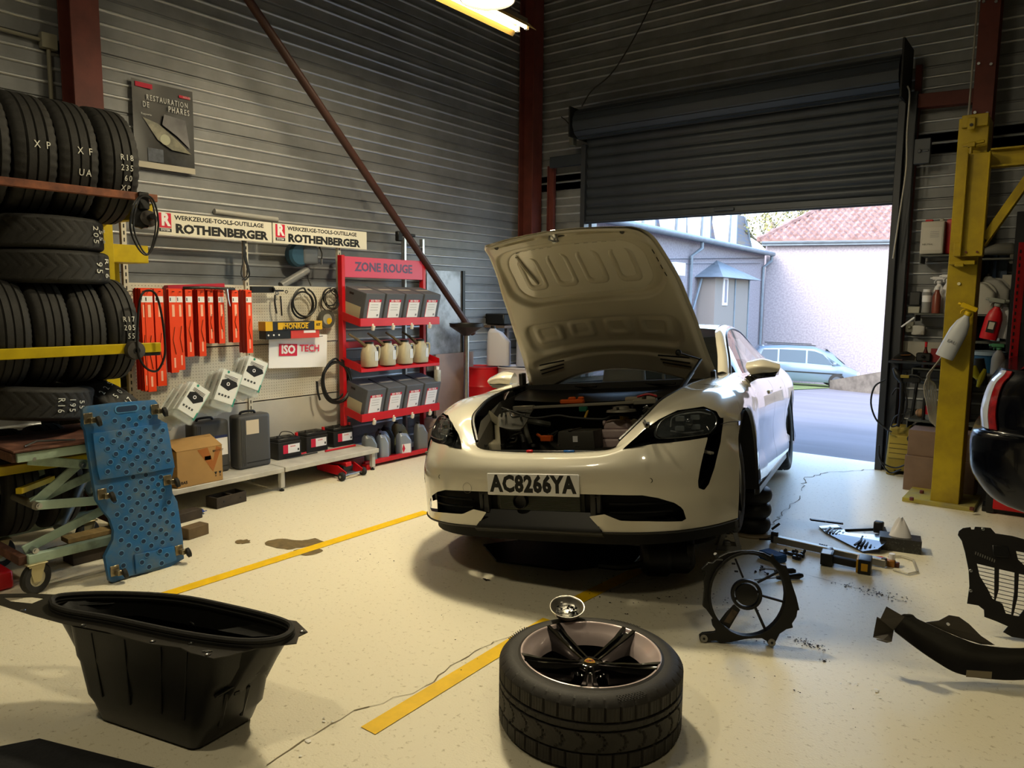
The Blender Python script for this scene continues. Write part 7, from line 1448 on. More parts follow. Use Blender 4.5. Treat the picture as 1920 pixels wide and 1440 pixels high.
MB().beam(z7(635, 75, .05), z7(960, 115, .03), .03, .012).build('edge_bar', M_black, t, bevel=.003); MB().beam(z7(985, 185, .03), z7(1270, 175, .04), .012, .02).build('edge_bar', M_black, t, bevel=.003)
MB().box(tuple(z7(1320, 150, .07)), (.06, .05, .08)).build('end_clip', M_dsteel, t, bevel=.008); MB().beam(z7(1340, 150, .05), z7(1390, 280, .02), .06, .012).build('end_flap', MATS['panel_sheen'], t, bevel=.003)
for q in ((790, 98), (955, 115)): MB().cyl(z7(*q, .055), z7(*q, .060), .006, 8).build('rivet', M_steel, t)
a_, b_ = F(1648, 1030), F(1727, 1041); dx = (b_-a_); L_ = dx.length; t = thing('tissue_box', 'dark marbled tissue box with a white tissue standing up', 'tissue box', a_, math.atan2(dx.y, dx.x))
MB().box((L_/2, .07, .043), (L_, .14, .086)).build('carton', mat('marble_dark', '#242422', .3, var=.6, vs=60, col2='#5d5c58', thr=(.55, .7)), t, smooth=False, bevel=.002); mb = MB()
mb.grid(lambda u, v: (L_/2+(.055*(1-v)**.8+.012)*math.cos(2*PI*u)*(1+.3*math.sin(6*PI*u)*v), .07+(.03*(1-v)+.008)*math.sin(2*PI*u), .086+.115*v*(1-.12*math.sin(8*PI*u))), 36, 8).build('tissue', mat('tissue_white', '#d9d7da', .9), t)
a_, b_ = F(1452, 1010, .03), F(1662, 1056, .03); t = thing('bumper_beam', 'long grey metal beam lying on the floor behind the drill', 'car part', a_); q = b_-a_
MB().beam((0, 0, 0), q, .045, .045).build('beam', mat('beam_grey', '#8f8c84', .4, .6), t, smooth=False, bevel=.004)
for f in (0., .98): MB().box(tuple(q*f+Vector((0, 0, .01))), (.045, .03, .075) if f == 0 else (.03, .03, .04)).build('end_bracket', M_dsteel, t, bevel=.006)
for k in range(4): p = q*(.42+.02*k); MB().box((p.x, p.y+.02, p.z+.024), (.01, .008, .004)).build('slot', M_black, t)
MB().tube([(-.02, 0, .06), (.02, .03, .10)], .008).tube([(.0, -.02, .0), (-.09, -.03, -.015)], .006).build('bracket_hook', M_dsteel, t)
P = F(1670, 1062); t = thing('wiring_connector', 'orange-brown connector with red wire by the clear bracket', 'connector', P); MB().box((0, 0, .02), (.045, .04, .04)).build('housing', mat('amber', '#8a5a1c', .5), t, bevel=.004); MB().box((.03, .01, .015), (.03, .03, .03)).build('socket', mat('brown_red', '#4a1c12', .5), t, bevel=.004); MB().tube(cr([(0, 0, .03), (-.05, .02, .04), (-.12, .01, .03)], 4), .004).build('wire', M_red, t); MB().cyl((.0, .02, .04), (0, .02, .075), .018, 12).build('white_cap', M_white, t)
t = thing('clear_bracket', 'clear plastic U-shaped bracket on the floor right of the drill', 'bracket', F(1690, 1062)); MB().tube([F(x, y, .01)-t.location for x, y in ((1665, 1043), (1690, 1043), (1712, 1050), (1720, 1072), (1702, 1076), (1675, 1068))], .007, 5).build('frame', mat('clear_plastic3', '#c9c4b4', .15, alpha=.6), t)
# drill
P = F(1585, 1066); t = thing('cordless_drill', 'black and yellow cordless drill lying on its side', 'drill', (P.x, P.y, 0)); dd = (F(1628, 1070)-F(1545, 1056)); t.rotation_euler = (0, 0, math.atan2(dd.y, dd.x))
MB().cyl((-.11, .0, .045), (-.10, .13, .05), .032, 18, .026).cyl((-.10, .13, .05), (-.10, .18, .05), .022, 14, .014).box((-.105, .02, .045), (.07, .10, .075)).build('motor_body', M_black, t, bevel=.006, seg=2); MB().cyl((-.10, .18, .05), (-.10, .21, .05), .005, 8).build('chuck_bit', M_steel, t)
MB().beam((-.09, .01, .045), (.06, .0, .04), .045, .045).build('grip', mat('grip_black', '#1b1b1b', .7), t, bevel=.012, seg=2); MB().box((.105, .0, .045), (.07, .12, .09)).build('battery', M_black, t, bevel=.008, seg=2); MB().box((.105, -.061, .045), (.035, .002, .045)).build('yellow_label', mat('tool_yellow', '#c9981a', .5), t); MB().box((.066, 0, .045), (.012, .11, .08)).build('yellow_band', MATS['tool_yellow'], t, bevel=.003); MB().box((-.108, .0, .084), (.05, .08, .004)).build('top_label', mat('label_grey', '#b0aaa0', .4), t)
for (x0, y0, x1, y1, lab) in ((1415, 1087, 1505, 1079, 'black screwdriver lying behind the fan shroud, nearer one'), (1425, 1066, 1492, 1071, 'black screwdriver lying behind the fan shroud, farther one')):
    a_, b_ = F(x0, y0, .018), F(x1, y1, .018); t = thing('screwdriver', lab, 'screwdriver', a_, 0, 'screwdrivers behind the fan shroud'); q = b_-a_; MB().cyl((0, 0, 0), q*.5, .004, 8).build('shaft', M_steel, t); MB().tube([q*.45, q*.55, q*.7, q*.92, q], [.008, .016, .014, .018, .010], 12).build('handle', M_black, t)
a_ = F(1448, 1050); rotbox('blue_cloth_pack', Vector((a_.x, a_.y, 0)), (.15, .10, .05), -.4, mat('cloth_blue', '#1c4f8f', .8, var=.3, vs=12), 'blue pack of cloths between air jack and fan shroud', 'pack', .01)
t = thing('clip_tool', 'pile of small black plastic clips on the floor left of the drill', 'clips', F(1490, 1047))
for i in range(9):
    x, y = r5.uniform(-.09, .07), r5.uniform(-.09, .09); MB().box((x, y, .015), (r5.uniform(.02, .045), r5.uniform(.015, .03), .02), None).cyl((x, y, .0), (x+.01, y+.02, .035), .009, 8).build('clip', M_black, t, bevel=.003)
for k in range(7): p = F(1415+r5.uniform(0, 55), 1068+r5.uniform(-6, 10), .006); q = p+Vector((r5.uniform(-.03, .03), r5.uniform(-.03, .03), 0)); tag(MB().cyl(p, q, .003, 6).cyl(p, p+(p-q)*.15, .007, 8).build('bolt', M_dsteel), 'small loose bolt on the floor inside view of the fan shroud', 'bolt', 'loose bolts behind the fan shroud')
t = thing('plastic_offcut', 'curled grey plastic lying under the car beside the jack stand', 'plastic part', F(1300, 1030)); MB().grid(lambda u, v: (-.12+.24*u, .12*v-.05, .02+.09*u*u+.03*math.sin(4*v)), 10, 6).build('sheet', mat('plastic_grey', '#55534e', .4), t, solid=.004)
# ---- wheel arch liners at the right
p0, p1 = F(1790, 1277), F(1920, 1286); vx = (p1-p0).normalized(); LM = frameM(p0, vx, (0, 0, 1), vx.cross(Vector((0, 0, 1)))); f2 = pmap(LM); zz = lambda x, y: f2(1640+x/2.721, 970+y/2.721)
t = thing('arch_liner', 'curved black wheel arch liner lying on its edge at the bottom right', 'liner', M=LM)
bot = [(120, 605), (180, 650), (250, 700), (320, 745), (400, 790), (480, 812), (580, 825), (762, 832), (1000, 800)]; top = [(175, 520), (215, 520), (240, 540), (300, 565), (380, 600), (460, 632), (560, 662), (762, 680), (1000, 660)]
def crv(x): return -.10*((x-.15)/.6)**2
def lg(L_, dz=0): return [Vector((x, y, crv(x)+dz)) for x, y in cr_xy(L_)]
def cr_xy(L_): return [(v.x, v.y) for v in cr([Vector((*zz(*q), 0)) for q in L_], 4)]
gb, gt = lg(bot), lg(top, -.02); V_ = [[a_.lerp(b_, k/6)+Vector((0, 0, -.035*math.sin(PI*k/6))) for k in range(7)] for a_, b_ in zip(gb, gt)]
M_lin = mat('liner_black', '#1d1b19', .5, bump=.08, bs=90, var=.2, vs=10); gridmb(V_).build('curved_shell', M_lin, t, solid=.004)
fl_ = [(70, 465), (165, 522), (125, 608), (95, 640), (82, 662), (42, 662), (55, 635), (15, 643), (45, 545), (42, 530)]
q = [zz(*a) for a in fl_]; vs = [Vector((x, y, crv(x)+.03-.05*(i % 3)/2)) for i, (x, y) in enumerate(q)]; MB().add(vs, tessellate_polygon([[Vector((v.x, v.y, 0)) for v in vs]])).build('bent_flap', mat('liner_grey', '#3a352f', .55, bump=.05, bs=60), t, solid=.003, smooth=False)
bkp = [(285, 560), (350, 548), (400, 518), (450, 525), (500, 560), (560, 620), (632, 668), (560, 664), (460, 634), (380, 602)]; q = [zz(*a) for a in bkp]; MB().add([(x, y, crv(x)-.03) for x, y in q], tessellate_polygon([[Vector((*a, 0)) for a in q]])).build('rear_flange', MATS['liner_grey'], t, solid=.003, smooth=False)
x, y = zz(393, 562); MB().cyl((x, y, crv(x)-.03), (x, y, crv(x)-.02), .006, 10).build('rivet', M_white, t); x, y = zz(525, 800); MB().box((x, y+.005, crv(x)+.012), (.10, .03, .003), None).build('sticker', mat('sticker_tan', '#8b8068', .6), t)
p0, p1 = F(1812, 1166), F(1880, 1192); vx = Vector((p1.x-p0.x, p1.y-p0.y, 0)); vx = Vector((math.cos(R(25)), math.sin(R(25)), 0)); bk_ = Vector((-vx.y, vx.x, 0)); vy = Vector((0, 0, 1))*math.cos(R(24))+bk_*math.sin(R(24)); p0 = F(1858, 1198); VM = frameM(p0, vx, vy, vx.cross(vy)); f3 = pmap(VM); zv = lambda x, y: f3(1640+x/2.721, 970+y/2.721)
t = thing('vented_liner', 'black vented arch liner panel with grille openings standing at the right edge', 'liner', M=VM)
vo = [(425, 90), (430, 70), (450, 55), (488, 50), (492, 62), (508, 62), (512, 48), (590, 54), (615, 82), (700, 95), (762, 112), (900, 150), (900, 640), (762, 620), (700, 610), (655, 585), (680, 556), (620, 530), (560, 508), (558, 472), (530, 450), (472, 440), (484, 350), (480, 270), (462, 180), (445, 120)]
h1 = [(520, 236), (612, 258), (610, 420), (600, 415), (575, 365), (535, 300)]; h2 = [(634, 264), (714, 282), (712, 380), (697, 496), (668, 490), (650, 440), (616, 424), (632, 370)]; h3_ = [(735, 288), (880, 320), (880, 470), (762, 470), (735, 505), (706, 500), (728, 410)]; h4 = [(720, 172), (762, 180), (880, 215), (880, 300), (762, 245), (730, 215)]
mb = MB(); prismh(mb, [zv(*q) for q in vo], [[zv(*q) for q in h] for h in (h1, h2, h3_, h4)], .006, -.003); mb.build('panel', M_lin, t, smooth=False)
for h in (h1, h2, h3_, h4):
    P_ = [zv(*q) for q in h]; y0 = min(p[1] for p in P_); y1 = max(p[1] for p in P_); y = y0+.018
    while y < y1-.005:
        xs = []
        for i in range(len(P_)):
            (xa, ya), (xb, yb) = P_[i], P_[(i+1) % len(P_)]
            if (ya > y) != (yb > y): xs.append(xa+(xb-xa)*(y-ya)/(yb-ya))
        if len(xs) >= 2: MB().beam((min(xs)-.003, y, 0), (max(xs)+.003, y-.012, 0), .003, .005, (0, 0, 1)).build('grille_bar', M_lin, t, smooth=False)
        y += .019
for k in range(9): a_ = zv(512+12*k, 190+5*k); MB().beam((*a_, .004), (a_[0]+.004, a_[1]+.014, .004), .004, .002).build('vent_slit', mat('slit_light', '#6b6a64', .6), t, smooth=False)
a_ = zv(640, 175); MB().box((*a_, .006), (.07, .055, .01)).build('raised_pad', M_black, t, bevel=.002)
for q in ((490, 272), (489, 374), (552, 60)): a_ = zv(*q); MB().lathe([(.002, .003), (.006, .005), (.008, .003)], 12, Matrix.Translation((*a_, 0))).build('washer', M_steel, t)
# ================================================================== LIFT POST AND RIGHT WALL
LX0, LX1 = -.845, -.650; t = thing('lift_post', 'yellow two-post lift column with carriage and arm at the right', 'lift', (-.75, 6.72, 0)); l0 = t.location.copy()
def lb(name, lo, hi, m=M_yel, bev=.004): return MB().bb(Vector(lo)-l0, Vector(hi)-l0).build(name, m, t, smooth=False, bevel=bev)
lb('column', (LX0, 6.60, .03), (LX1, 6.86, 2.975))
q = [F(1691, 940), F(1826, 961), F(1840, 940), F(1712, 918)]; q[2] = q[1]+(q[3]-q[0]); MB().prism([(p.x-l0.x, p.y-l0.y) for p in q], .035).build('base_plate', mat('base_yellow', '#a89a35', .5, var=.4, vs=5, col2='#8d8458'), t, smooth=False, bevel=.004)
for p in ((1728, 925), (1709, 938), (1822, 957)): P = F(*p, .035)-l0; MB().cyl(P, P+Vector((0, 0, .025)), .016, 6).build('anchor_bolt', M_rust, t)
lb('top_cap', (LX0+.02, 6.57, 2.90), (LX0+.19, 6.60, 2.99)); P = WY(1822, 232, 6.56)-l0; MB().box(tuple(P), (.05, .02, .09)).build('top_lug', M_yel, t, bevel=.006); MB().cyl(P+Vector((0, -.012, -.01)), P+Vector((0, -.016, -.01)), .012, 10).build('lug_hole', M_black, t)
P = WY(1822, 272, 6.54)-l0; MB().beam(P-Vector((.06, 0, 0)), P+Vector((.08, 0, .02)), .03, .02).box((P.x, P.y, P.z), (.05, .06, .035)).build('pulley_bracket', M_yel, t, bevel=.004); MB().cyl(P+Vector((0, -.02, -.02)), P+Vector((0, -.02, -.12)), .012, 12).build('latch_rod', M_yel, t)
zc0 = WY(1845, 480, 6.5).z; zc1 = WY(1858, 285, 6.5).z
lb('carriage', (-.755, 6.48, zc0), (-.615, 6.60, zc1)); lb('carriage_rib', (-.762, 6.44, zc0), (-.748, 6.50, zc1)); lb('carriage_rib', (-.622, 6.44, zc0), (-.610, 6.50, zc1)); lb('carriage_foot', (-.80, 6.46, zc0-.0), (-.755, 6.60, zc0+.10)); lb('stop_bracket', (-.83, 6.50, zc0-.06), (-.66, 6.60, zc0-.03)); lb('stop_bracket', (-.79, 6.49, zc0-.075), (-.73, 6.58, zc0-.05))
for x in (-.72, -.65): MB().cyl((x-l0.x, 6.479-l0.y, zc0+.03), (x-l0.x, 6.470-l0.y, zc0+.03), .008, 8).build('carriage_bolt', M_rust, t)
za = WY(1860, 277, 6.5).z; zb3 = WY(1860, 312, 6.5).z
MB().bb((-.62-l0.x, 6.52-l0.y, za-.012), (1.6, 6.62-l0.y, za)).bb((-.62-l0.x, 6.52-l0.y, zb3), (1.6, 6.62-l0.y, zb3+.012)).bb((-.62-l0.x, 6.57-l0.y, zb3), (1.6, 6.58-l0.y, za)).build('cross_arm', M_yel, t, smooth=False)
A = WY(1846, 462, 6.53)-l0; B_ = WY(1920, 358, 6.53)-l0; MB().beam(A, A+(B_-A)*3, .10, .012, (0, 0, 1)).beam(A+Vector((.0, 0, .05)), A+(B_-A)*3+Vector((0, 0, .05)), .06, .09, (1, 0, .7)).build('diagonal_brace', M_yel, t, smooth=False, bevel=.003)
for k, (x, y) in enumerate(((1798, 532), (1808, 573), (1799, 641))): P = WY(x, y, 6.595)-l0; MB().cyl(P+Vector((0, .004, 0)), P-Vector((0, .006, 0)), .012, 10).build('paint_chip', mat('chip_cream', '#d0c8a0', .6), t)
# spray bottle on the post
def spray(name, label, P, ht, body, head, lean=0, w_=.085, cat='bottle'):
    b = thing(name, label, cat, P); b.rotation_euler = (0, lean, 0)
    MB().lathe([(0, 0), (w_*.5, 0), (w_*.52, ht*.08), (w_*.5, ht*.5), (w_*.38, ht*.66), (w_*.18, ht*.76), (w_*.16, ht*.80), (0, ht*.80)], 20, Matrix.Diagonal((1, .62, 1, 1))).build('vessel', body, b)
    MB().cyl((0, 0, ht*.79), (0, 0, ht*.86), w_*.2, 14).box((-w_*.1, 0, ht*.93), (w_*.9, w_*.28, w_*.28)).cyl((-w_*.5, 0, ht*.93), (-w_*.75, 0, ht*.93), w_*.09, 10).tube(cr([(-w_*.2, 0, ht*.9), (-w_*.38, 0, ht*.84), (-w_*.36, 0, ht*.78)], 4), w_*.05, 6).build('trigger_head', head, b, bevel=.004); return b
P = WY(1770, 670, 6.52); b = spray('spray_bottle', 'white spray bottle with yellow head hanging on the yellow post', P, .44, mat('bottle_white', '#b4b8bd', .4), mat('head_yellow', '#c9a800', .4), R(22), .125)
text('EAU', .035, mat('pen_grey', '#6c6c70', .6), frameM((0, -.042, .13), (1, 0, 0), (0, 0, 1), (0, -1, 0)), b)
# cable bundle left of the post
mb = MB()
for i in range(7):
    o_ = i*3.; mb.tube(cr([WY(1768-i, 664+i*2, 6.62), WY(1752-o_*.8, 688+i*3, 6.6-.01*i), WY(1733+i*3.4, 722, 6.58+.012*i), WY(1738+i*2.8, 760, 6.58+.012*i), WY(1744+i*2, 790+i*2, 6.62)], 5), .005, 6)
tag(mb.build('cable_bundle', mat('cable_cream', '#8d877b', .6)), 'bundle of cream cables hanging beside the yellow post', 'cable')
# shelves on the back wall
M_sh = mat('shelf_dark', '#4a4c47', .5); YW = 7.86
def shelf(xa, xb, y, Y, label, d=.30):
    a_, b_ = WY(xa, y, Y), WY(xb, y, Y); z = a_.z; s = MB().bb((a_.x, Y, z-.012), (b_.x, YW, z+.004)).bb((a_.x, Y-.004, z-.07), (a_.x+.01, YW, z)).build('wall_shelf', M_sh, smooth=False, bevel=.002); tag(s, label, 'shelf'); return z
z1 = shelf(1725, 1800, 479, 7.62, 'highest grey wall shelf carrying the white red-capped canister'); z2 = shelf(1715, 1905, 588, 7.60, 'grey wall shelf with bottles left of the yellow post'); z3 = shelf(1710, 1790, 690, 7.60, 'small grey wall shelf with the red-brown bottle'); z4 = shelf(1700, 1905, 787, 7.45, 'lowest worktop shelf carrying the clear soda bottle')
MB_ = MB
def item(x0, x1, yb, Y, z): a_, b_ = WY(x0, yb, Y), WY(x1, yb, Y); return Vector(((a_.x+b_.x)/2, Y, z)), abs(b_.x-a_.x)
P, w_ = item(1726, 1770, 478, 7.70, z1+.006); t = thing('red_capped_canister', 'white canister with red cap and printed label on the highest wall shelf', 'canister', P)
MB().box((0, .0, .15), (w_, .16, .29)).cyl((.06, 0, .29), (.06, 0, .32), .02).build('vessel', mat('can_ivory', '#b9b5aa', .45), t, bevel=.02, seg=3); MB().box((-.04, 0, .305), (.06, .05, .022)).build('cap', M_red, t, bevel=.005); MB().box((.0, -.081, .14), (w_*.8, .002, .2)).build('label', mat('label_pale', '#c4c0b6', .6), t); text('NEUTRAL', .02, M_ink, frameM((-.03, -.083, .09), (1, 0, 0), (0, 0, 1), (0, -1, 0)), t)
for k in range(4): MB().box((.02, -.083, .2-.015*k), (.07, .001, .003)).build('text_line', mat('print_grey', '#7d7f86', .6), t, smooth=False)
P, w_ = item(1772, 1790, 478, 7.76, z1+.006); tag(MB().box((P.x, P.y, P.z+.16), (w_, .14, .31)).build('red_canister', M_red, bevel=.02, seg=2), 'red canister half hidden behind the white one and the post', 'canister')
P, w_ = item(1727, 1745, 586, 7.68, z2+.006); t = thing('white_bottle', 'tall white and grey bottle on the wall shelf', 'bottle', P); MB().cyl((0, 0, 0), (0, 0, .19), w_/2, 20).build('vessel', mat('grey_label', '#8a8a8a', .5), t, bevel=.004); MB().cyl((0, 0, .10), (0, 0, .16), w_/2+.001, 20).build('label', M_white, t); MB().cyl((0, 0, .19), (0, 0, .215), w_/2*.9, 20).build('cap', M_white, t)
P, w_ = item(1746, 1763, 586, 7.65, z2+.006); t = thing('brown_bottle', 'small brown-red bottle with white lid beside the white bottle', 'bottle', P); MB().lathe([(0, 0), (w_/2, 0), (w_/2, .15), (w_/4, .19), (w_/4, .21), (0, .21)], 18).build('vessel', mat('brown_glass', '#7e4032', .3), t); MB().cyl((0, 0, .21), (0, 0, .24), w_/3.2).build('cap', M_white, t)
b = spray('spray_bottle', 'white trigger spray bottle behind the brown bottle', WY(1757, 586, 7.76)*1, .34, M_white, M_white, 0, .10); b.location.z = z2+.006
b = spray('spray_bottle', 'white trigger spray bottle next to the yellow post on the shelf', WY(1774, 586, 7.74), .36, M_white, M_white, 0, .10); b.location.z = z2+.006
P, w_ = item(1702, 1724, 588, 7.80, 0); z_ = WY(1710, 588, 7.8).z; tag(MB().box((P.x, 7.82, z_+.035), (w_, .06, .065)).build('white_wall_box', mat('box_ivory', '#a8a698', .5), bevel=.006), 'small ivory box under the dark breaker box on the wall', 'box'); tag(MB().box((P.x+.005, 7.81, z_+.14), (w_*.95, .08, .13)).build('breaker_box', mat('breaker_dark', '#26282a', .4), bevel=.008), 'dark electrical breaker box on the back wall', 'box')
P = WY(1706, 613, 7.82); tag(MB().box(tuple(P), (.07, .05, .10)).cyl(P+Vector((0, -.025, 0)), P+Vector((0, -.045, 0)), .018, 12).build('wall_socket', mat('socket_grey', '#77766a', .5), bevel=.006), 'grey wall socket below the breaker box', 'socket')
P = WY(1722, 619, 7.82); tag(MB().box(tuple(P), (.11, .05, .09)).build('junction_box', mat('jb_white', '#b5b5b2', .5), bevel=.008), 'pale square junction box on the back wall by the post', 'box')
a_, b_ = WY(1690, 613, 7.6), WY(1715, 595, 7.6); tag(MB().cyl(a_, b_, .008, 8).build('white_rod', M_white), 'short white rod sticking out from the wall by the door rail', 'rod')
P = WY(1730, 660, 7.84); a_, b_ = WY(1682, 639, 7.84), WY(1790, 639, 7.84); z_b = WY(1700, 675, 7.84).z; tag(MB().bb((a_.x, 7.83, z_b), (b_.x, 7.86, a_.z)).build('backboard', mat('board_ivory', '#a09d94', .6), smooth=False), 'pale board on the back wall behind the glasses shelf', 'board')
a_ = WY(1666, 676, 7.55); tag(MB().bb((a_.x, 7.55, a_.z-.02), (a_.x+.42, 7.86, a_.z)).build('metal_worktop', mat('worktop_dark', '#2e3238', .4, .3), smooth=False, bevel=.003), 'dark metal ledge on the wall right of the door rail', 'shelf')
t = thing('visor_glasses', 'dark protective visor with orange lens lying on the ledge', 'glasses', a_+Vector((.11, .12, 0))); MB().grid(lambda u, v: (-.09+.18*u, .09*v-.04, .012+.05*math.sin(PI*u)*v+.02*v), 10, 5).build('visor', M_black, t, solid=.004); MB().beam((-.03, -.02, .05), (.05, .0, .055), .03, .004).build('orange_lens', mat('orange_lens', '#8a5a2a', .3), t); MB().box((-.05, -.03, .008), (.09, .06, .006)).build('leather_flap', mat('leather', '#5a4038', .7), t)
tag(MB().box((a_.x+.27, 7.68, a_.z+.04), (.12, .1, .08)).cyl((a_.x+.27, 7.62, a_.z+.05), (a_.x+.27, 7.60, a_.z+.05), .015).build('black_gadget', M_black, bevel=.01), 'black gadget on the ledge beside the visor', 'tool')
P, w_ = item(1727, 1740, 688, 7.66, z3+.006); t = thing('sauce_bottle', 'dark red bottle with narrow red neck on the small shelf', 'bottle', P); MB().lathe([(0, 0), (w_/2, 0), (w_/2, .11), (w_*.2, .17), (w_*.15, .23), (0, .23)], 18).build('vessel', mat('dark_red_glass', '#4a1512', .25), t); MB().cyl((0, 0, .19), (0, 0, .235), w_*.2, 12).build('neck_wrap', M_red, t)
P, w_ = item(1744, 1762, 688, 7.70, z3+.006); tag(MB().box((P.x, P.y, P.z+.09), (w_, .06, .17)).build('red_box', mat('box_darkred', '#7a141c', .5), smooth=False), 'red carton behind the dark red bottle', 'box')
P, w_ = item(1731, 1755, 786, 7.56, z4+.006); t = thing('soda_bottle', 'clear soda bottle with red label on the lowest shelf', 'bottle', P); MB().lathe([(0, 0), (w_/2*.9, 0), (w_/2, .02), (w_/2, .17), (w_/2*.8, .23), (.015, .29), (.015, .31), (0, .31)], 20).build('vessel', mat('pet_clear', '#9aa5ae', .08, alpha=.45), t); MB().lathe([(w_/2+.001, .05), (w_/2+.001, .13)], 20).build('label', mat('label_red2', '#a81c2c', .5), t)
P, w_ = item(1720, 1730, 775, 7.62, z4+.03); tag(MB().sphere(tuple(P+Vector((0, 0, .02))), .04, 14).build('tan_ball', mat('tan_ball', '#a47c58', .6)), 'tan sponge ball beside the soda bottle', 'ball'); a_ = WY(1728, 782, 7.5); tag(MB().bb((a_.x, 7.5, z4), (a_.x+.015, 7.7, z4+.20)).build('black_bracket', M_black, smooth=False), 'thin black bracket standing beside the soda bottle', 'bracket')
P = WY(1768, 905, 7.3); tag(MB().bb((-1.13, 7.45, 0), (-.90, 7.60, .5)).build('low_cabinet', mat('cab_dark', '#1d2022', .6), smooth=False), 'dark cabinet under the lowest shelf behind the post', 'cabinet')
for (x0, y0, w_, d_, h_, lab, z_) in ((-.90, 7.15, .32, .3, .30, 'lower brown cardboard box behind the yellow post', 0), (-.90, 7.17, .30, .28, .22, 'upper brown cardboard box behind the yellow post', .30)): tag(MB().box((x0+.05, y0, z_+h_/2), (w_+.2, d_, h_)).build('cardboard_box', mat('cardboard2', '#7c6454', .75, var=.2, vs=5), smooth=False, bevel=.003), lab, 'box')
a_, b_ = F(1702, 890), F(1738, 862); t = thing('folded_panel', 'white folded plastic strip leaning by the pressure washer', 'panel', (a_.x, a_.y, 0)); q = WY(1737, 862, 7.45)-t.location; MB().beam((0.0, 0, .012), q, .06, .02, (0, -1, .6)).build('strip', mat('strip_white', '#a9a8a4', .5), t, bevel=.003)
t = thing('vacuum_tool', 'black and grey tool leaning behind the pressure washer', 'tool', (-1.05, 7.35, 0)); MB().tube([(-.03, 0, .03), (.0, .05, .22), (.10, .1, .42)], [.05, .035, .015], 10).build('body', M_black, t); MB().tube([(.06, .0, .30), (.12, .0, .34), (.13, .0, .26), (.08, 0, .22)], .01, 6).build('red_handle', mat('orange_red', '#a33a22', .5), t); MB().cyl((.02, .05, .25), (.16, .1, .48), .008).build('rod', M_steel, t)
# pressure washer
P = F(1682, 889); t = thing('pressure_washer', 'yellow pressure washer with hose and lance standing by the door rail', 'pressure washer', (P.x+.03, P.y+.05, 0), R(4)); M_pw2 = mat('washer_yellow', '#8f7d2c', .5, var=.2, vs=6)
MB().box((0, 0, .25), (.27, .22, .42), None, .88).build('body', M_pw2, t, bevel=.03, seg=3); MB().box((-.085, -.02, .03), (.07, .2, .06)).box((.085, -.02, .03), (.07, .2, .06)).build('foot', M_pw2, t, bevel=.008); MB().box((-.02, -.105, .27), (.19, .03, .22)).build('front_panel', mat('washer_yellow2', '#a08c36', .45), t, bevel=.012, seg=2)
for k in range(3): MB().box((-.02, -.122, .21+.045*k), (.17, .003, .003)).build('panel_groove', M_black, t)
MB().cyl((.065, -.10, .36), (.065, -.135, .36), .032, 20).build('switch_knob', M_black, t, bevel=.004); MB().box((.13, -.02, .36), (.07, .05, .06)).build('handle_hook', M_pw2, t, bevel=.008); MB().box((.11, .02, .2), (.05, .2, .38)).box((-.125, .02, .22), (.03, .18, .4)).build('side_cover', M_black, t, bevel=.01)
for x0, x1 in ((-.05, -.03), (.03, .07)): MB().cyl((x0, .1, .40), (x1, .1, .95), .014, 10).build('lance', M_dsteel, t)
tw = t.matrix_world.copy(); bpy.context.view_layer.update(); Mi = t.matrix_world.inverted()
def W_(x, y, Y=7.45): return Mi @ WY(x, y, Y)
MB().tube(cr([W_(1660, 712), W_(1640, 725), W_(1633, 755), W_(1642, 785), W_(1660, 803), W_(1672, 810)], 6), .008, 6).build('hose', M_black, t)
MB().tube(cr([W_(1685, 718), W_(1697, 705), W_(1720, 705), W_(1735, 720), W_(1742, 745)], 6), .008, 6).tube(cr([W_(1672, 740), W_(1682, 728), W_(1697, 735), W_(1700, 760), W_(1690, 790), W_(1672, 800), W_(1680, 780), W_(1705, 775)], 6), .007, 6).build('hose_loops', M_black, t)
MB().tube(cr([W_(1648, 850), W_(1655, 868), W_(1680, 877), W_(1705, 866), W_(1715, 850)], 6), .007, 6).tube(cr([W_(1648, 835), W_(1650, 862), W_(1668, 886), W_(1690, 880)], 6), .007, 6).build('power_cord', M_black, t)
a_, b_ = W_(1676, 690), W_(1692, 718); MB().tube([a_, a_.lerp(b_, .5), b_], [.018, .035, .02], 10).box(tuple(a_.lerp(b_, .9)+Vector((.08, 0, .02))), (.14, .04, .05)).build('spray_gun', M_black, t, bevel=.008); MB().box(tuple(a_.lerp(b_, .6)+Vector((.05, -.03, .01))), (.07, .01, .03)).build('gun_yellow', M_pw2, t, bevel=.004)
MB().tube([W_(1692, 718), W_(1690, 760), W_(1684, 800)], [.02, .016, .012], 8).build('lance_tube', M_black, t)
# behind and right of the post
a_, b_ = WY(1872, 395, 7.4), WY(1965, 395, 7.4); tag(MB().bb((a_.x+.12, 7.56, 0), (a_.x+1.1, 7.86, a_.z)).build('tall_cabinet', mat('cab_navy', '#0d1016', .5), smooth=False, bevel=.004), 'tall near-black cabinet behind the dark car', 'cabinet')
t = thing('tool_trolley', 'grey tool trolley with perforated red corner post behind the dark car', 'trolley', (WY(1898, 600, 7.27).x, 7.27, 0)); zt5 = WY(1900, 455, 7.27).z; MB().bb((0, -.02, 0), (.06, .03, zt5)).build('corner_post', M_red, t, smooth=False, bevel=.002); MB().bb((.06, 0, 0), (.8, .25, 1.45)).build('side_panel', mat('trolley_grey', '#3c3e40', .5), t, smooth=False)
mb = MB(); z = .2
while z < zt5-.05: mb.box((.018, -.022, z), (.010, .003, .028)); z += .055
stuff(mb.build('post_slots', M_black, t, smooth=False))
a_ = WY(1815, 470, 7.80); b_ = WY(1872, 690, 7.80); t = thing('blue_rack', 'blue steel frame with a pale window strip behind the yellow post', 'rack', (a_.x, 7.8, 0)); dx = b_.x-a_.x
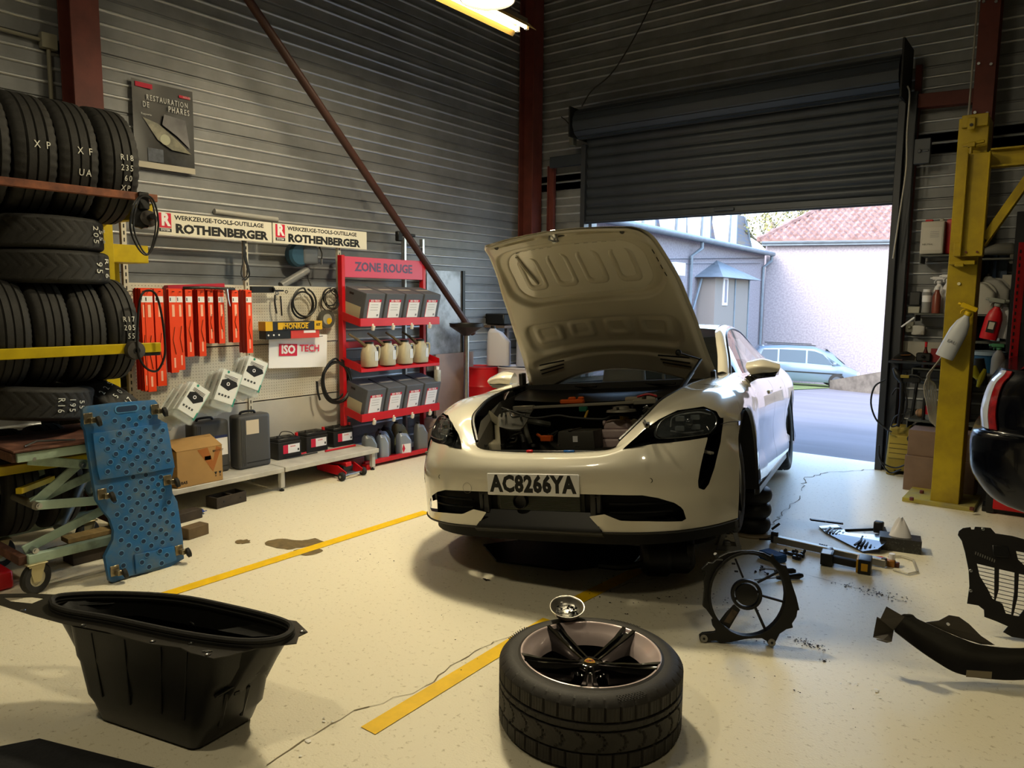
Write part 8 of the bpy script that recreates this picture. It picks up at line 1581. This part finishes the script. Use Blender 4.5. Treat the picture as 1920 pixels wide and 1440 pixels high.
MB().bb((0, .04, 1.1), (dx, .05, 2.1)).build('back_sheet', mat('sheet_blueg', '#2d3d55', .5), t, smooth=False)
for x in (.02, .08, .14, .20): MB().bb((x, .0, 1.05), (x+.025, .03, 2.05)).build('blue_bar', mat('bar_blue', '#23416b', .5), t, smooth=False)
for z0, z1_ in ((1.62, 1.78), (1.42, 1.58), (1.20, 1.30)): MB().bb((dx-.08, -.005, z0), (dx-.01, .03, z1_)).build('pale_strip', mat('pale_blue', '#b4c8da', .4), t, smooth=False)
z6_ = z2+.006
t = can('white_jug', 'white jug with grey cap right of the post on the bottle shelf', (WY(1838, 590, 7.66).x, 7.66, z6_), R(-90), .20, .13, .30, mat('jug_white', '#a9a79e', .45)); t = can('grey_canister', 'greyish canister right of the white jug on the bottle shelf', (WY(1862, 590, 7.72).x, 7.74, z6_), R(-90), .22, .13, .34, mat('can_greyw', '#8d8c88', .45))
P = WY(1885, 590, 7.72); tag(MB().box((P.x, P.y+.04, z6_+.17), (.09, .06, .34)).build('cream_pack', mat('pack_cream', '#9b968c', .6), smooth=False), 'narrow cream pack at the right end of the bottle shelf', 'pack')
P = WY(1880, 474, 7.66); t = thing('grey_pistol', 'dusty grey air tool lying above the bottle shelf right of the post', 'tool', P); MB().tube([(-.14, 0, .01), (-.05, 0, .03), (.06, 0, .03), (.10, 0, .0)], [.03, .05, .055, .03], 12).box((.08, 0, -.05), (.05, .05, .09)).build('body', mat('dusty_grey', '#5b5a54', .7), t, bevel=.006)
tag(MB().bb((P.x-.2, 7.6, P.z-.06), (P.x+.16, 7.86, P.z-.045)).build('wall_shelf', M_sh, smooth=False), 'short dark wall shelf under the grey air tool', 'shelf')
b = spray('spray_bottle', 'red trigger spray bottle hanging at the shelf edge right of the post', WY(1852, 636, 7.55), .36, M_red, mat('head_grey', '#8b8f86', .4), R(10), .13); MB().box((.0, -.045, .11), (.06, .003, .10)).build('label', M_black, b); MB().box((.0, -.047, .12), (.04, .002, .06)).build('label_print', mat('label_print_w', '#b9b5a8', .5), b)
b = spray('spray_bottle', 'white trigger spray bottle behind the red one', WY(1874, 634, 7.62), .34, M_white, mat('head_grey', '#8b8f86', .4), R(6), .11)
tag(MB().bb((WY(1830, 636, 7.7).x, 7.58, WY(1850, 640, 7.6).z-.02), (WY(1895, 636, 7.7).x, 7.86, WY(1850, 640, 7.6).z)).build('wall_shelf', M_sh, smooth=False), 'lower wall shelf carrying the red and white spray bottles', 'shelf')
P = WY(1846, 690, 7.5); t = thing('blue_bucket', 'blue bucket with pale lid right of the yellow post', 'bucket', (P.x, 7.6, 1.006)); MB().lathe([(0, 0), (.12, 0), (.14, .14), (.15, .15), (0, .15)], 24).build('pail', mat('bucket_blue', '#1c4c70', .4), t); MB().lathe([(0, .15), (.155, .15), (.155, .18), (0, .19)], 24).build('lid', mat('lid_pale', '#7b8d9e', .4), t)
tag(MB().bb((-.73, 7.42, .985), (-.42, 7.86, 1.005)).build('wall_shelf', M_sh, smooth=False), 'wall shelf carrying the blue bucket right of the yellow post', 'shelf')
P = WY(1842, 700, 7.1); t = thing('work_gloves', 'black and yellow work gloves hanging right of the post', 'gloves', P); 
MB().tube([(-.03, 0, .12), (-.02, 0, .0), (.02, 0, -.10)], [.035, .05, .03], 10).build('glove', mat('glove_dark', '#23231f', .8), t); MB().tube([(-.06, -.03, .06), (-.05, -.04, .0), (-.02, -.04, -.04)], [.02, .035, .02], 10).tube([(.02, -.04, .04), (.0, -.05, -.03), (-.02, -.045, -.11)], [.012, .025, .012], 8).build('yellow_palm', mat('glove_yellow', '#b9ad1e', .7), t)
b = spray('spray_bottle', 'spray bottle with green and white head beside the bucket', WY(1868, 720, 7.35), .26, mat('grey_bottle', '#77797a', .5), mat('green_head', '#3c7a52', .5), 0, .10); b.location.z = 1.01
# ---- dark car at the right edge
M_dk = mat('navy_black_paint', '#03040a', .22, coat=.25, spec=.35); t = thing('dark_car', 'black-blue car with red and clear tail lamp cut by the right edge', 'car', (0, 5.42, 0)); O5 = t.location.copy()
prof = [(1925, 970, .0), (1885, 956, 0), (1855, 943, 0), (1832, 922, 0), (1812, 890, 0), (1808, 865, 0), (1808, 830, 0), (1815, 810, 0), (1834, 803, 1), (1832, 775, 1), (1837, 745, 1), (1847, 718, 1), (1862, 702, 1), (1868, 692, 1)]
PP = [(WY(x, y, 5.5).x, WY(x, y, 5.5).z) for x, y, _ in prof]; PP = [(max(x, -.6), z) for x, z in PP]
def sec5(xr, z):
    pts = [(2.4, 0), (1.6, -.01), (.7, .0), (xr+.42, .01), (xr+.22, .035), (xr+.08, .10), (xr+.015, .22), (xr, .45), (xr-.02, .90), (xr, 1.35), (xr+.015, 1.58), (xr+.08, 1.70), (xr+.3, 1.78), (1.6, 1.82), (2.4, 1.81)]
    return [Vector((x, y, z)) for x, y in pts]
rows5 = [sec5(x, z) for x, z in PP]; gridmb(net(rows5, 2, 3)).build('body_rear', M_dk, t, angle=50)
ztop = PP[-1][1]; xr = PP[-1][0]
MB().add([Vector((v.x, v.y, ztop)) for v in cr(sec5(xr, ztop), 3)]+[Vector((2.4, .9, ztop+.05))], [(i, i+1, 43) for i in range(42)]).build('rear_deck', M_dk, t)
gh = [[Vector((xr+.12, y, ztop)) for y in (.12, .9, 1.7)], [Vector((xr+.55, y, ztop+.22)) for y in (.2, .9, 1.6)], [Vector((xr+1.0, y, ztop+.33)) for y in (.26, .9, 1.55)], [Vector((2.4, y, ztop+.36)) for y in (.26, .9, 1.55)]]; gridmb(net(gh, 4, 4)).build('rear_window', mat('dark_glass', '#0a0c0e', .05, coat=1), t)
MB().add([(xr+.14, .03, ztop), (2.4, .0, ztop), (2.4, .25, ztop+.36), (xr+1.0, .25, ztop+.33), (xr+.55, .19, ztop+.22)], [(0, 1, 2, 3, 4)]).build('side_window', mat('dark_glass', '#0a0c0e', .05, coat=1), t)
NB = net(rows5[8:], 4, 6)
def onb(x, y):
    d = ray(x, y); best = None
    for r_ in NB+net(rows5[5:9], 3, 6):
        for v in r_:
            w0 = v+O5-CC; k = w0.dot(d)/d.length_squared; e = (w0-d*k).length
            if best is None or e < best[0]: best = (e, k)
    return CC+d*(best[1]-.012)-O5
def lampp(c0, c1, name, m):
    n_ = len(NB); V = []
    for i, r_ in enumerate(NB[:-1]):
        f = i/(n_-1); a_ = c0(f); b_ = c1(f); row = []
        for k in range(7):
            q = a_+(b_-a_)*k/6; i0 = int(q); v = r_[i0].lerp(r_[i0+1], q-i0); row.append(v+Vector((-.010, -.010, 0)))
        V.append(row)
    gridmb(V).build(name, m, t, solid=.008)
lampp(lambda f: 28.4+f*.8, lambda f: 30.8, 'red_lamp_half', mat('lamp_red', '#9c1216', .15, coat=1, var=.6, vs=25)); lampp(lambda f: 31.0, lambda f: 36.5-3.5*f, 'clear_lamp_half', mat('lamp_clear2', '#b9bec8', .12, coat=1))
MB().tube(cr([onb(1836, 806)+Vector((0, 0, 0)), onb(1870, 812), onb(1920, 820)], 4), .004, 6).build('bumper_seam', mat('seam_grey', '#1a1c24', .4), t)
for xx in (.95,):
    M2 = frameM((xx, .12, .33), (1, 0, 0), (0, 0, 1), (0, -1, 0)); mb = MB(); tyre_mb(mb, .22, .32, .2, 96, M2); wo = mb.build('wheel', M_rub, t); MB().lathe([(.225, .08), (.2, .04), (.05, .06), (0, .06)], 24, M2).build('rim', M_steel, wo)
P = F(1852, 963); t = thing('red_ramp', 'red low ramp box on the floor beneath the dark car', 'ramp', (P.x, P.y+.15, 0), .05); MB().box((.42, 0, .10), (.8, .3, .12)).build('body', M_red, t, smooth=False, bevel=.006); MB().box((-.0, 0, .09), (.06, .28, .16)).box((.1, .0, .02), (.3, .2, .04)).build('feet', M_black, t, smooth=False, bevel=.004); MB().cyl((.25, -.151, .07), (.25, -.155, .07), .008, 8).build('bolt', M_steel, t)
